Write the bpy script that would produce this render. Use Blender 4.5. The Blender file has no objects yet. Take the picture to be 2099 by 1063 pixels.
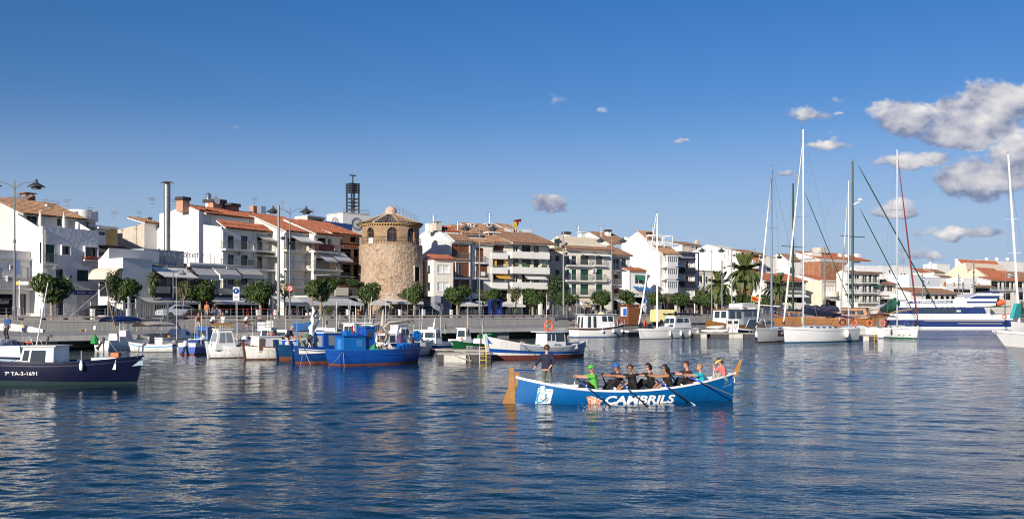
import bpy, bmesh, math, random
from mathutils import Vector, Matrix, noise
random.seed(7)
C = bpy.context.scene.collection
PI = math.pi
MT, MR = Matrix.Translation, Matrix.Rotation
# ---------------------------------------------------------------- camera, sky, sun, exposure
F, CX, HY, CH = 2041.0,1049.5,639.0,3.34     # focal length in photo pixels, centre column, horizon row, eye height in m
SC = bpy.context.scene
cam = bpy.data.cameras.new('camera'); camo = bpy.data.objects.new('camera', cam); C.objects.link(camo)
camo.location = (0,0, CH); camo.rotation_euler = (PI/2,0,0)
cam.sensor_width = 36; cam.lens = 36*F/2099; cam.shift_y = (HY-531.5)/2099
cam.clip_start = .5; cam.clip_end = 20000
SC.camera = camo
SC.view_settings.view_transform = 'Standard'; SC.view_settings.look = 'None'
SC.view_settings.exposure = 0.30; SC.view_settings.gamma = 1; SC.view_settings.use_curve_mapping = False
SUN_AZ, SUN_EL = math.radians(206), math.radians(18.5)     # azimuth clockwise from +Y
SV = Vector((math.sin(SUN_AZ)*math.cos(SUN_EL), math.cos(SUN_AZ)*math.cos(SUN_EL), math.sin(SUN_EL)))
sl = bpy.data.lights.new('sun', 'SUN'); sl.energy = 5.0; sl.angle = math.radians(.5); sl.color = (1,.92,.80)
so = bpy.data.objects.new('sun', sl); C.objects.link(so); so.rotation_euler = SV.to_track_quat('Z', 'Y').to_euler(); so.location = (-60,-60,80)
SC.render.engine = 'CYCLES'
SC.cycles.use_denoising = True; SC.cycles.filter_width = 1.1
SC.cycles.max_bounces = 6; SC.cycles.diffuse_bounces = 2; SC.cycles.glossy_bounces = 3; SC.cycles.transmission_bounces = 2
SC.cycles.transparent_max_bounces = 4
SC.cycles.caustics_reflective = False; SC.cycles.caustics_refractive = False
SC.cycles.sample_clamp_indirect = 4

class NT:
 """small helper to write node trees"""
 def __init__(s, tree): s.t = tree; s.n = tree.nodes; s.l = tree.links
 def add(s, typ, **kw):
  nd = s.n.new(typ)
  for k, v in kw.items(): setattr(nd, k, v)
  return nd
 def put(s, sock, v):
  if hasattr(v, 'is_linked') or hasattr(v, 'links'): s.l.new(v, sock)
  elif v is not None: sock.default_value = v
 def math(s, op, a, b=None, c=None, clamp=False):
  nd = s.add('ShaderNodeMath', operation=op, use_clamp=clamp)
  s.put(nd.inputs[0], a)
  if b is not None: s.put(nd.inputs[1], b)
  if c is not None: s.put(nd.inputs[2], c)
  return nd.outputs[0]
 def noise(s, vec, sc, det=4, rough=.55, dist=0):
  nd = s.add('ShaderNodeTexNoise'); s.put(nd.inputs['Vector'], vec)
  nd.inputs['Scale'].default_value = sc; nd.inputs['Detail'].default_value = det
  nd.inputs['Roughness'].default_value = rough; nd.inputs['Distortion'].default_value = dist
  return nd.outputs['Fac']
 def rng(s, v, a, b, c, d, smooth=False):
  nd = s.add('ShaderNodeMapRange'); nd.interpolation_type = 'SMOOTHSTEP' if smooth else 'LINEAR'
  s.put(nd.inputs[0], v)
  for i, x in enumerate((a, b, c, d)): s.put(nd.inputs[i+1], x)
  return nd.outputs[0]
 def mix(s, fac, a, b, blend='MIX'):
  nd = s.add('ShaderNodeMix', data_type='RGBA', blend_type=blend)
  s.put(nd.inputs[0], fac); s.put(nd.inputs[6], a); s.put(nd.inputs[7], b)
  return nd.outputs[2]
 def scale(s, vec, v):
  nd = s.add('ShaderNodeMapping'); s.put(nd.inputs[0], vec); nd.inputs['Scale'].default_value = v
  return nd.outputs[0]
 def bump(s, h, strength, dist, nrm=None):
  nd = s.add('ShaderNodeBump'); s.put(nd.inputs['Height'], h)
  s.put(nd.inputs['Strength'], strength); s.put(nd.inputs['Distance'], dist)
  if nrm is not None: s.l.new(nrm, nd.inputs['Normal'])
  return nd.outputs[0]

def rgba(c): return (c[0], c[1], c[2], 1)
def H(h):
 f = lambda x: x/12.92 if x <= .04045 else ((x+.055)/1.055)**2.4
 return tuple(f(int(h[i:i+2], 16)/255) for i in (0,2,4))

# ---- world: Nishita sky with clouds lying in it (direction space)
wd = bpy.data.worlds.new('World'); SC.world = wd; wd.use_nodes = True
def build_world():
 t = NT(wd.node_tree); t.n.clear()
 out = t.add('ShaderNodeOutputWorld'); bg = t.add('ShaderNodeBackground')
 sky = t.add('ShaderNodeTexSky', sky_type='NISHITA'); sky.sun_disc = False
 sky.sun_elevation = SUN_EL; sky.sun_rotation = SUN_AZ; sky.altitude = 0
 sky.air_density = SKY['air']; sky.dust_density = SKY['dust']; sky.ozone_density = SKY['ozone']
 co = t.add('ShaderNodeTexCoord').outputs['Generated']
 sp = t.add('ShaderNodeSeparateXYZ'); t.l.new(co, sp.inputs[0])
 y = t.math('MAXIMUM', sp.outputs[1], .05)
 u = t.math('DIVIDE', sp.outputs[0], y); v = t.math('DIVIDE', sp.outputs[2], y)
 cb = t.add('ShaderNodeCombineXYZ'); t.l.new(u, cb.inputs[0]); t.l.new(v, cb.inputs[1])
 uv = t.scale(cb.outputs[0], (1,1.5,1))
 n1 = t.noise(uv, 30,10,.6,.1)
 nl = t.noise(uv, 11,3,.5)
 off = t.add('ShaderNodeVectorMath', operation='ADD'); t.l.new(uv, off.inputs[0]); off.inputs[1].default_value = (-.010,.020,0)
 n2 = t.noise(off.outputs[0], 30,7,.55,.1)
 wt = t.add('ShaderNodeTexNoise'); t.l.new(uv, wt.inputs['Vector']); wt.inputs['Scale'].default_value = 20; wt.inputs['Detail'].default_value = 6; wt.inputs['Roughness'].default_value = .58
 ws = t.add('ShaderNodeSeparateColor'); t.l.new(wt.outputs['Color'], ws.inputs[0])
 uw = t.math('ADD', u, t.math('MULTIPLY', t.math('SUBTRACT', ws.outputs[0], .5),.050)); vw = t.math('ADD', v, t.math('MULTIPLY', t.math('SUBTRACT', ws.outputs[1], .5),.036))
 field = None; low = None
 for (px, py, rx, ry, wgt) in CLOUDS:
  a = t.math('MULTIPLY', t.math('SUBTRACT', uw, (px-CX)/F), F/rx)
  b = t.math('MULTIPLY', t.math('SUBTRACT', vw, (HY-py)/F), F/ry)
  # flatter underside: the lower half shrinks faster
  bb = t.math('MULTIPLY', b, t.rng(b, -.2,.2,1.35,1.0))
  r = t.math('ADD', t.math('MULTIPLY', a, a), t.math('MULTIPLY', bb, bb))
  e = t.math('MULTIPLY', t.math('SUBTRACT', 1.0, r), wgt)
  field = e if field is None else t.math('MAXIMUM', field, e)
  h = t.math('SUBTRACT', b, t.math('MULTIPLY', t.math('MAXIMUM', r, 0),1.2))
  low = h if low is None else t.math('MAXIMUM', low, h)
 dens = t.math('ADD', field, t.math('MULTIPLY', t.math('SUBTRACT', n1,.49),3.2))
 dens = t.math('ADD', dens, t.math('MULTIPLY', t.math('SUBTRACT', nl, .5),1.6))
 alpha = t.rng(dens, .0,1.15,0,.97, True)
 lit = t.math('ADD', t.math('MULTIPLY', t.math('SUBTRACT', n1, n2),1.7), t.rng(low, -1.3,.42,.0,.70))
 lit = t.math('MULTIPLY', lit, t.rng(dens, .2,2.6,1.25,.80), clamp=True)
 ccol = t.mix(lit, rgba(H('7a84a2')), rgba(H('ece8e5')))
 cs = t.add('ShaderNodeVectorMath', operation='SCALE'); t.l.new(ccol, cs.inputs[0]); cs.inputs[3].default_value = .90/SKY['strength']
 hs = t.add('ShaderNodeHueSaturation'); hs.inputs['Saturation'].default_value = SKY['sat']; hs.inputs['Value'].default_value = SKY['val']
 t.l.new(sky.outputs[0], hs.inputs['Color'])
 # pale blue air low over the horizon, the same all round
 hz = t.rng(sp.outputs[2], 0,.21,.9,0, True)
 tint = t.mix(1.0, hs.outputs[0], (1,.80,.97,1), 'MULTIPLY')
 base = t.mix(hz, tint, (.285/SKY['strength'], .415/SKY['strength'], .605/SKY['strength'], 1))
 front = t.math('GREATER_THAN', sp.outputs[1], .06)
 fac = t.math('MULTIPLY', alpha, front)
 colr = t.mix(fac, base, cs.outputs[0])
 t.l.new(colr, bg.inputs[0]); bg.inputs[1].default_value = SKY['strength']
 t.l.new(bg.outputs[0], out.inputs[0])
SKY = dict(air=1.0, dust=.6, ozone=3.0, strength=.081, sat=1.36, val=1.0)
CLOUDS = [(2045,222,140,58,2.6),(1868,246,90,42,2.1),(2000,268,120,50,2.5),(2005,374,105,52,2.5),(2100,340,85,75,2.5),
          (1862,326,84,27,1.7),(2010,330,40,18,.9),(1650,234,42,18,.9),(1718,201,20,8,.7),(1706,294,58,15,1.2),(1612,357,24,10,1.1),
          (1131,417,46,19,2.6),(1842,431,65,21,1.5),(1960,476,105,19,1.5),(1890,524,70,18,1.3),(1137,211,14,16,.42),
          (1225,229,16,8,.3),(1400,289,22,5,.55),(460,263,45,6,.22),(1965,181,30,7,.5),(1780,570,90,12,.6),
          (2200,240,120,60,2.4),(2230,400,110,50,2.2),(1715,232,14,6,.5),(905,395,22,6,.15)]
build_world()

# ---------------------------------------------------------------- materials
MATS = {}
def mat(key, col, rough=.6, var=.12, sc=1.5, bump=0, bsc=30, metal=0, streak=0, spec=.5, bdist=.02, seam=0, grime=0):
 if key in MATS: return MATS[key]
 m = bpy.data.materials.new(key); m.use_nodes = True; MATS[key] = m
 t = NT(m.node_tree); p = t.n['Principled BSDF']
 co = t.add('ShaderNodeTexCoord').outputs['Object']
 if isinstance(col, str): col = H(col)
 n = t.noise(co, sc, 6,.6)
 val = t.rng(n, .25,.75,1-var, 1+var)
 if streak:
  st = t.noise(t.scale(co, (2.2,2.2,.16)),1.7,5,.65)
  val = t.math('MULTIPLY', val, t.rng(st, .45,.75,1,1-streak))
 if seam or grime:                    # plank seams and a scummy band above the waterline, by height on the hull
  sz = t.add('ShaderNodeSeparateXYZ'); t.l.new(co, sz.inputs[0]); z = sz.outputs[2]
  if seam: val = t.math('MULTIPLY', val, t.rng(t.math('FRACT', t.math('ADD', t.math('MULTIPLY', z, 6.2), t.math('MULTIPLY', n, .25))),.0,.14,1-seam, 1))
  if grime:
   gz = t.math('ADD', z, t.math('MULTIPLY', t.math('SUBTRACT', t.noise(t.scale(co, (1.5,1.5,.5)),1.6,6,.7),.5),.55))
   val = t.math('MULTIPLY', val, t.rng(gz, .02,.42,1-grime, 1))
   sc_ = t.noise(t.scale(co, (.5,.5,3)),4.5,4,.7); val = t.math('MULTIPLY', val, t.rng(sc_, .62,.74,1,1-grime*.6))
 vm = t.add('ShaderNodeVectorMath', operation='SCALE'); vm.inputs[0].default_value = col; t.l.new(val, vm.inputs[3])
 t.l.new(vm.outputs[0], p.inputs['Base Color'])
 p.inputs['Roughness'].default_value = rough; p.inputs['Metallic'].default_value = metal
 p.inputs['Specular IOR Level'].default_value = spec
 if bump:
  t.l.new(t.bump(t.noise(co, bsc, 4), bump, bdist), p.inputs['Normal'])
 return m
def glass(key='window_glass', col=(.018,.022,.028), rough=.06):
 if key in MATS: return MATS[key]
 m = mat(key, col, rough, .3,3); return m
W_WHITE = mat('white_render', (.80,.78,.74),.8,.05,.5,.25,6, streak=.10)
W_GABLE = mat('white_gable_render', (.76,.735,.69),.85,.05,.35,.2,5, streak=.07)
W_ROUGH = mat('rough_white_render', (.66,.665,.68),.85,.08,.7,.8,2.2, streak=.10, bdist=.12)
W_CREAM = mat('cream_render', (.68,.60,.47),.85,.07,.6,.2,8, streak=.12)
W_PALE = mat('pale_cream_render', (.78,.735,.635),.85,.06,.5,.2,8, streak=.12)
W_OCHRE = mat('ochre_render', (.50,.35,.16),.85,.08,.6,.2,8, streak=.12)
W_ORANGE = mat('orange_render', (.50,.31,.17),.85,.08,.6,.2,8, streak=.12)
W_GREY = mat('grey_render', (.36,.35,.34),.85,.1,.6,.3,8, streak=.16)
W_BROWN = mat('brown_render', (.17,.10,.065),.85,.1,.6,.2,8, streak=.1)
W_STONE = mat('weathered_party_wall', (.50,.44,.36),.9,.16,.9,.5,4, streak=.25)
CONC = mat('concrete', (.30,.295,.28),.85,.14,.8,.25,18, streak=.22)
CONC_L = mat('pale_concrete', (.52,.50,.46),.85,.14,.8,.25,14, streak=.25)
PAVE = mat('paving', (.45,.42,.37),.85,.14,.3,.15,12)
ASPH = mat('asphalt', (.06,.06,.06),.9,.15,.5,.3,60)
GLASS = glass()
GLASSB = glass('boat_glass', (.03,.045,.06),.05)
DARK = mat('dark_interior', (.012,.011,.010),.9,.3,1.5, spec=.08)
WHITE = mat('white_paint', (.80,.80,.79),.4,.04,2)
GELC = mat('white_gelcoat', (.80,.80,.785),.22,.03,1.2, streak=.05, grime=.22)
GREYP = mat('grey_metal_paint', (.16,.17,.18),.45,.12,3)
BLACK = mat('black_rubber', (.018,.018,.02),.55,.2,4)
STEEL = mat('galvanised_steel', (.48,.49,.50),.35,.1,5, metal=.85)
ALU = mat('anodised_aluminium', (.66,.67,.68),.3,.06,2, metal=.8)
GREEN = mat('green_shutter_paint', (.010,.07,.045),.5,.15,3)
BROWNW = mat('brown_varnished_wood', (.16,.062,.025),.5,.25,5,.15,25)
WOOD = mat('honey_varnished_wood', (.29,.125,.035),.4,.25,4,.1,30)
TEAK = mat('weathered_timber', (.27,.18,.10),.7,.25,6,.2,30)
CANVAS = mat('white_canvas', (.74,.72,.68),.85,.05,2,.2,20)
CANVASG = mat('grey_canvas', (.47,.465,.455),.85,.1,2,.2,20)
NAVY = mat('navy_canvas', (.012,.016,.045),.75,.15,4,.3,12)
CANBLUE = mat('blue_canvas', (.012,.05,.20),.75,.12,3,.3,12)
BROWNF = mat('dark_bronze', (.05,.035,.028),.5,.2,5)
ORNG = mat('lifebuoy_orange', (.72,.13,.05),.55,.12,6)
YEL = mat('yellow_paint', (.72,.48,.05),.5,.1,4)
SKYB = mat('bright_blue_paint', (.006,.13,.44),.35,.10,2.5, streak=.18)
ROPE = mat('pale_rope', (.45,.40,.32),.85,.15,8)
ROPED = mat('dark_rope', (.05,.05,.05),.85,.15,8)
REDB = mat('red_antifouling', (.17,.045,.022),.8,.25,3,.3,20, streak=.2)

def tile_mat(key, c1, c2, c3):
 if key in MATS: return MATS[key]
 m = bpy.data.materials.new(key); m.use_nodes = True; MATS[key] = m
 t = NT(m.node_tree); p = t.n['Principled BSDF']
 co = t.add('ShaderNodeTexCoord').outputs['Object']
 vo = t.add('ShaderNodeTexVoronoi'); vo.inputs['Scale'].default_value = 3.2; t.l.new(t.scale(co, (1,.8,.8)), vo.inputs['Vector'])
 sx = t.add('ShaderNodeSeparateColor'); t.l.new(vo.outputs['Color'], sx.inputs[0])
 a = t.mix(sx.outputs[0], rgba(c1), rgba(c2)); b = t.mix(t.rng(t.noise(co, .8,6,.65),.45,.72,0,.8), a, rgba(c3))
 t.l.new(b, p.inputs['Base Color']); p.inputs['Roughness'].default_value = .9
 return m
T_RED = tile_mat('terracotta_tile', (.38,.125,.058),(.26,.08,.042),(.15,.075,.05))
T_OLD = tile_mat('weathered_clay_tile', (.36,.205,.11),(.23,.13,.08),(.11,.08,.06))
T_BRN = tile_mat('brown_clay_tile', (.27,.15,.09),(.18,.105,.07),(.09,.065,.05))

# ---------------------------------------------------------------- mesh builder
class MB:
 def __init__(s): s.v = []; s.f = []; s.mi = []
 def add(s, vs, fs, m=0):
  o = len(s.v); s.v.extend([tuple(p) for p in vs])
  for f in fs: s.f.append([i+o for i in f]); s.mi.append(m)
 def box(s, x0, x1, y0, y1, z0, z1, m=0):
  s.add([(x0, y0, z0),(x1, y0, z0),(x1, y1, z0),(x0, y1, z0),(x0, y0, z1),(x1, y0, z1),(x1, y1, z1),(x0, y1, z1)],
              [(3,2,1,0),(4,5,6,7),(0,1,5,4),(1,2,6,5),(2,3,7,6),(3,0,4,7)], m)
 def obox(s, M, sx, sy, sz, m=0):
  b = MB(); b.box(-sx/2, sx/2,-sy/2, sy/2,-sz/2, sz/2); s.add([M @ Vector(p) for p in b.v], b.f, m)
 def path(s, pts, r, n=6, m=0, cap=True, flat=1.0):
  pts = [Vector(p) for p in pts]; k = len(pts)
  rs = r if isinstance(r, (list, tuple)) else [r]*k
  vs = []; fs = []
  prev = None
  for i, p in enumerate(pts):
   d = (pts[min(i+1, k-1)]-pts[max(i-1,0)]).normalized()
   if prev is None:
    a = Vector((0,0,1)) if abs(d.z) < .9 else Vector((1,0,0))
    x = d.cross(a).normalized()
   else:
    x = (prev-d*prev.dot(d)).normalized()
   prev = x; y = d.cross(x)
   for j in range(n):
    an = 2*PI*j/n
    vs.append(p+x*(rs[i]*math.cos(an))+y*(rs[i]*math.sin(an)*flat))
  for i in range(k-1):
   for j in range(n):
    a = i*n+j; b = i*n+(j+1) % n
    fs.append((a, b, b+n, a+n))
  if cap: fs.append(list(range(n))[::-1]); fs.append([(k-1)*n+j for j in range(n)])
  s.add(vs, fs, m)
 def tube(s, p, q, r, r2=None, n=6, m=0): s.path([p, q], [r, r if r2 is None else r2], n, m)
 def lathe(s, prof, n=12, c=(0,0,0), m=0, a0=0, a1=2*PI):
  full = abs(a1-a0-2*PI) < 1e-4; k = n if full else n+1
  vs = []; fs = []
  for (r, z) in prof:
   for j in range(k):
    an = a0+(a1-a0)*j/n
    vs.append((c[0]+r*math.cos(an), c[1]+r*math.sin(an), c[2]+z))
  for i in range(len(prof)-1):
   for j in range(n):
    a = i*k+j; b = i*k+(j+1) % k
    fs.append((a, b, b+k, a+k))
  if full and prof[0] != prof[-1]:
   if prof[0][0] > 1e-4: fs.append([j for j in range(k)][::-1])
   if prof[-1][0] > 1e-4: fs.append([(len(prof)-1)*k+j for j in range(k)])
  s.add(vs, fs, m)
 def grid(s, fn, nu, nv, m=0, flip=False):
  vs = [fn(i/nu, j/nv) for i in range(nu+1) for j in range(nv+1)]
  fs = []
  for i in range(nu):
   for j in range(nv):
    a = i*(nv+1)+j; q = (a, a+nv+1, a+nv+2, a+1)
    fs.append(q[::-1] if flip else q)
  s.add(vs, fs, m)
 def prism(s, poly, ax, a, b, m=0, skip=()):
  """extrude a 2D polygon along ax (0: poly=(y,z),1: poly=(x,z),2: poly=(x,y))"""
  def P(q, h): return (h, q[0], q[1]) if ax == 0 else ((q[0], h, q[1]) if ax == 1 else (q[0], q[1], h))
  n = len(poly); vs = [P(q, a) for q in poly]+[P(q, b) for q in poly]
  fs = [list(range(n))[::-1], [n+i for i in range(n)]]
  for i in range(n):
   if i in skip: continue
   j = (i+1) % n; fs.append((i, j, n+j, n+i))
  s.add(vs, fs, m)
 def ball(s, c, r, n=8, m=0, sq=(1,1,1)):
  k = max(3, n//2)
  prof = [(math.sin(PI*i/k),-math.cos(PI*i/k)) for i in range(k+1)]
  b = MB(); b.lathe([(max(p[0], 1e-5), p[1]) for p in prof], n)
  s.add([(c[0]+v[0]*r*sq[0], c[1]+v[1]*r*sq[1], c[2]+v[2]*r*sq[2]) for v in b.v], b.f, m)
 def torus(s, c, R, r, ax='z', n=20, k=8, m=0):
  vs = []; fs = []
  for i in range(n):
   a = 2*PI*i/n
   for j in range(k):
    b = 2*PI*j/k; q = (math.cos(a)*(R+r*math.cos(b)), math.sin(a)*(R+r*math.cos(b)), r*math.sin(b))
    if ax == 'y': q = (q[0], q[2], q[1])
    if ax == 'x': q = (q[2], q[0], q[1])
    vs.append((c[0]+q[0], c[1]+q[1], c[2]+q[2]))
    fs.append((i*k+j, ((i+1) % n)*k+j, ((i+1) % n)*k+(j+1) % k, i*k+(j+1) % k))
  s.add(vs, fs, m)
 def xform(s, M):
  s.v = [tuple(M @ Vector(p)) for p in s.v]; return s
 def mesh(s, name, mats, smooth=None):
  me = bpy.data.meshes.new(name); me.from_pydata(s.v, [], s.f)
  for m in (mats if isinstance(mats, (list, tuple)) else [mats]): me.materials.append(m)
  if any(s.mi): me.polygons.foreach_set('material_index', s.mi)
  bm = bmesh.new(); bm.from_mesh(me); bmesh.ops.recalc_face_normals(bm, faces=bm.faces); bm.to_mesh(me); bm.free()
  if smooth:
   me.polygons.foreach_set('use_smooth', [True]*len(me.polygons)); me.set_sharp_from_angle(angle=math.radians(smooth))
  me.update()
  return me
 def build(s, name, mats, parent=None, loc=(0,0,0), rz=0, smooth=None):
  return link(name, s.mesh(name, mats, smooth), parent, loc, rz)
def link(name, me, parent=None, loc=(0,0,0), rz=0, scale=None):
 o = bpy.data.objects.new(name, me); C.objects.link(o)
 o.location = loc; o.rotation_euler = (0,0, rz)
 if scale: o.scale = scale
 if parent: o.parent = parent
 return o
def _one(op, sm):
 def f(name, m, parent, *a):
  b = MB(); getattr(b, op)(*a); return b.build(name, m, parent, smooth=sm)
 return f
bX, pA, tU, pZ, lA = _one('box', None), _one('path', 60), _one('tube', 60), _one('prism', None), _one('lathe', 50)
bL, tO, gR, aD, oB = _one('ball', 60), _one('torus', 60), _one('grid', 60), _one('add', None), _one('obox', None)
def tag(o, label, cat, group=None):
 o['label'] = label; o['category'] = cat
 if group: o['group'] = group
 return o
def thing(name, label, cat, loc=(0,0,0), rz=0, group=None):
 return tag(link(name, None, None, loc, rz), label, cat, group)
def struct(o, kind='structure'): o['kind'] = kind; return o
def children(o): return KIDS.get(o.name, ())
KIDS = {}
def dup(root, kids, loc, rz=0, label=None, scale=None, group=None):
 r = root.copy(); C.objects.link(r); r.location = loc; r.rotation_euler = (0,0, rz)
 if label: r['label'] = label
 if group: r['group'] = group
 if scale: r.scale = scale
 m = {root: r}
 for k in kids:                       # parents come before their children
  c = k.copy(); C.objects.link(c); c.parent = m[k.parent]; m[k] = c
 return r
def kids_of(root):
 a = [o for o in C.objects if o.parent == root]; b = [o for o in C.objects if o.parent in a]
 return a+b

# flat lettering -> mesh vertices in the xy plane
def text_mesh(txt, size, bold=0, shear=0, font_space=1.0):
 cu = bpy.data.curves.new('lettering', 'FONT'); cu.body = txt; cu.size = size; cu.offset = bold; cu.shear = shear
 cu.space_character = font_space; cu.resolution_u = 3
 ob = bpy.data.objects.new('lettering', cu); C.objects.link(ob)
 bpy.context.view_layer.update()
 me = bpy.data.meshes.new_from_object(ob.evaluated_get(bpy.context.evaluated_depsgraph_get()))
 C.objects.unlink(ob); bpy.data.objects.remove(ob)
 vs = [tuple(v.co) for v in me.vertices]; fs = [list(p.vertices) for p in me.polygons]
 bpy.data.meshes.remove(me)
 x0 = min(v[0] for v in vs); x1 = max(v[0] for v in vs); y0 = min(v[1] for v in vs); y1 = max(v[1] for v in vs)
 return vs, fs, (x0, x1, y0, y1)
TXT = {}
def lettering(mb, txt, fn, w, h, m=0, bold=0, shear=0):
 """map lettering into a w x h rectangle and through fn(x, z) -> 3D"""
 key = (txt, bold, shear)
 if key not in TXT: TXT[key] = text_mesh(txt, 1, bold, shear)
 vs, fs, (x0, x1, y0, y1) = TXT[key]
 mb.add([fn((v[0]-x0)/(x1-x0)*w, (v[1]-y0)/(y1-y0)*h) for v in vs], fs, m)

# ---------------------------------------------------------------- places
UX, UY = math.cos(math.radians(46)), math.sin(math.radians(46))    # along the quay
NX, NY = -UY, UX                                                   # inland
QX, QY = -40.4,93.0
PZ = 2.65                                                          # promenade level
def quay(s, t, z=PZ): return Vector((QX+s*UX+t*NX, QY+s*UY+t*NY, z))
def quay_s(px, t):
 k = (px-CX)/F
 return (k*(QY+t*NY)-QX-t*NX)/(UX-k*UY)
def at_quay(px, t, z=PZ): return quay(quay_s(px, t), t, z)
def zpx(py, d): return CH-(py-HY)*d/F
def on_water(px, py):
 d = CH*F/(py-HY); return Vector(((px-CX)*d/F, d, 0))
def at_depth(px, py, d): return Vector(((px-CX)*d/F, d, zpx(py, d)))
RQ = math.radians(46)
# ---------------------------------------------------------------- water
def water_mat():
 m = bpy.data.materials.new('harbour_water'); m.use_nodes = True
 t = NT(m.node_tree); p = t.n['Principled BSDF']
 p.inputs['Base Color'].default_value = (.004,.025,.036,1); p.inputs['Roughness'].default_value = .03
 p.inputs['IOR'].default_value = 1.34
 co = t.add('ShaderNodeNewGeometry').outputs['Position']
 lane = t.noise(t.scale(co, (.035,.07,1)),1.0,3,.5)         # wind lanes: calm and ruffled patches
 amp = t.rng(lane, .35,.65,.5,1.2)
 fine = t.noise(t.scale(co, (4.5,8.5,1)),1,2,.55,.4)
 mid = t.noise(t.scale(co, (1.1,2.2,1)),1,2,.5,.5)
 sp = t.add('ShaderNodeSeparateXYZ'); t.l.new(co, sp.inputs[0])
 b2 = t.bump(mid, t.math('MULTIPLY', amp, t.rng(sp.outputs[1], 50,80,0,.5)),.30)
 b3 = t.bump(fine, t.math('MULTIPLY', amp, .28),.05, b2)
 t.l.new(b3, p.inputs['Normal'])
 return m
import numpy as np
ROWD = .0031
def water_mesh():
 """ripples as real geometry over the open basin, flat water round it"""
 rs = np.random.RandomState(4); D0, D1, K = 9.0,92.0,.80
 n = int(math.log(D1/D0)/ROWD); d = D0*(D1/D0)**(np.arange(n+1)/n); nc = 480; k = np.linspace(-K, K, nc+1)
 Y = np.repeat(d[:, None], nc+1,1); Xx = Y*k[None, :]; sp = Y*ROWD
 Z = np.zeros_like(Y)
 def patch(sx, sy, ph):
  return sum(np.sin(Xx*sx*a+Y*sy*b+ph*c) for a, b, c in ((1,.6,1),(-.7,1.1,2.3),(.45,1.9,4.1),(1.7,-.8,.7),(-1.3,2.3,5.2)))/5
 lane = np.clip(.95+.75*patch(.10,.16,1.0)+.35*patch(.33,.42,3.0),.35,1.7)
 for i in range(84):
  lam = .23*(3.6/.23)**(rs.rand()**1.55); th = rs.normal(0,.62)+.12; kx, ky = math.sin(th)*2*PI/lam, math.cos(th)*2*PI/lam
  s = SLOPE*math.sqrt(2/84)*(1.0 if lam < 1.2 else (1.2/lam)**1.1)
  att = np.clip((lam/sp-2.2)/2.2,0,1)
  # wave groups: each train comes and goes
  grp = .55+.45*np.sin(Xx*rs.uniform(-.5,.5)/max(.5, lam)+Y*rs.uniform(-.5,.5)/max(.5, lam)+rs.rand()*7)
  Z += att*grp*s*lam/(2*PI)*np.sin(kx*Xx+ky*Y+rs.rand()*2*PI)*(lane if lam < 1.6 else 1)
 Z *= np.clip((Y-D0)/1.5,0,1)*np.clip((D1-Y)/26,.0,1)*np.clip((K-np.abs(k))[None, :]/.06,0,1)
 # wake: a few long low ridges trailing the rowing boat
 for (x0, y0, x1, y1, w, a) in ((.3,36.2,-16,33.2,.35,.035),(.3,35.6,-13,30.4,.4,.03),(-1,36.6,-20,36.5,.4,.03),(1.5,34.8,-9,27.5,.35,.022)):
  tx, ty = x1-x0, y1-y0; L = math.hypot(tx, ty); tx, ty = tx/L, ty/L; al = (Xx-x0)*tx+(Y-y0)*ty; ac = -(Xx-x0)*ty+(Y-y0)*tx+.25*np.sin(al*.7)
  Z += a*np.exp(-(ac/w)**2)*np.cos(ac/w*2.2)*np.clip(al/1.0,0,1)*np.clip((L-al)/6,0,1)
 V = np.stack([Xx, Y, Z], -1).reshape(-1,3); idx = np.arange((n+1)*(nc+1)).reshape(n+1, nc+1)
 Fq = np.stack([idx[:-1, :-1], idx[:-1,1:], idx[1:, 1:], idx[1:, :-1]], -1).reshape(-1,4)
 a, b = D0*K, D1*K; o = len(V); rim = [(-1500,-60),(6000,-60),(6000, D1),(6000,9000),(-1500,9000),(-1500, D1),(-a, D0),(a, D0),(b, D1),(-b, D1)]
 V = np.concatenate([V, np.array([(x, y, 0) for x, y in rim])]); R = [o+i for i in range(10)]
 Fr = np.array([(R[0], R[1], R[7], R[6]),(R[1], R[2], R[8], R[7]),(R[0], R[6], R[9], R[5]),(R[5], R[2], R[3], R[4])])
 Fa = np.concatenate([Fq, Fr]); me = bpy.data.meshes.new('water'); me.vertices.add(len(V)); me.vertices.foreach_set('co', V.ravel())
 me.loops.add(Fa.size); me.loops.foreach_set('vertex_index', Fa.ravel().astype(np.int32)); me.polygons.add(len(Fa)); me.polygons.foreach_set('loop_start', np.arange(0, Fa.size, 4, dtype=np.int32))
 me.update(calc_edges=True); me.validate(); me.polygons.foreach_set('use_smooth', [True]*len(me.polygons)); me.materials.append(water_mat()); return me
SLOPE = .135
struct(link('water', water_mesh()))

# ---------------------------------------------------------------- land behind the quay edge
g = MB()
S0, S1 = -90,520
pts = [quay(S0,.45), quay(S1,.45), quay(S1,900), quay(S0-400,900)]
g.add([(p.x, p.y, PZ) for p in pts]+[(p.x, p.y, -1) for p in pts], [(0,1,2,3),(0,4,5,1)])
struct(g.build('promenade_ground', PAVE))
g = MB(); pts = [quay(S0,6.6), quay(S1,6.6), quay(S1,12.0), quay(S0,12.0)]
g.add([(p.x, p.y, PZ+.006) for p in pts], [(0,1,2,3)])
struct(g.build('road', ASPH))
g = MB()
for k in range(int((S1-S0)/6)):
 a = S0+k*6
 pts = [quay(a, 9.25), quay(a+2.5,9.25), quay(a+2.5,9.38), quay(a, 9.38)]
 g.add([(p.x, p.y, PZ+.011) for p in pts], [(0,1,2,3)])
struct(g.build('road_markings', WHITE))
for nm, t0 in (('kerb', 6.45),('kerb', 12.0)):
 g = MB(); b = MB(); b.box(S0, S1, t0, t0+.15,0,.12); struct(b.build(nm, CONC_L, None, (QX, QY, PZ), RQ))

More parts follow.
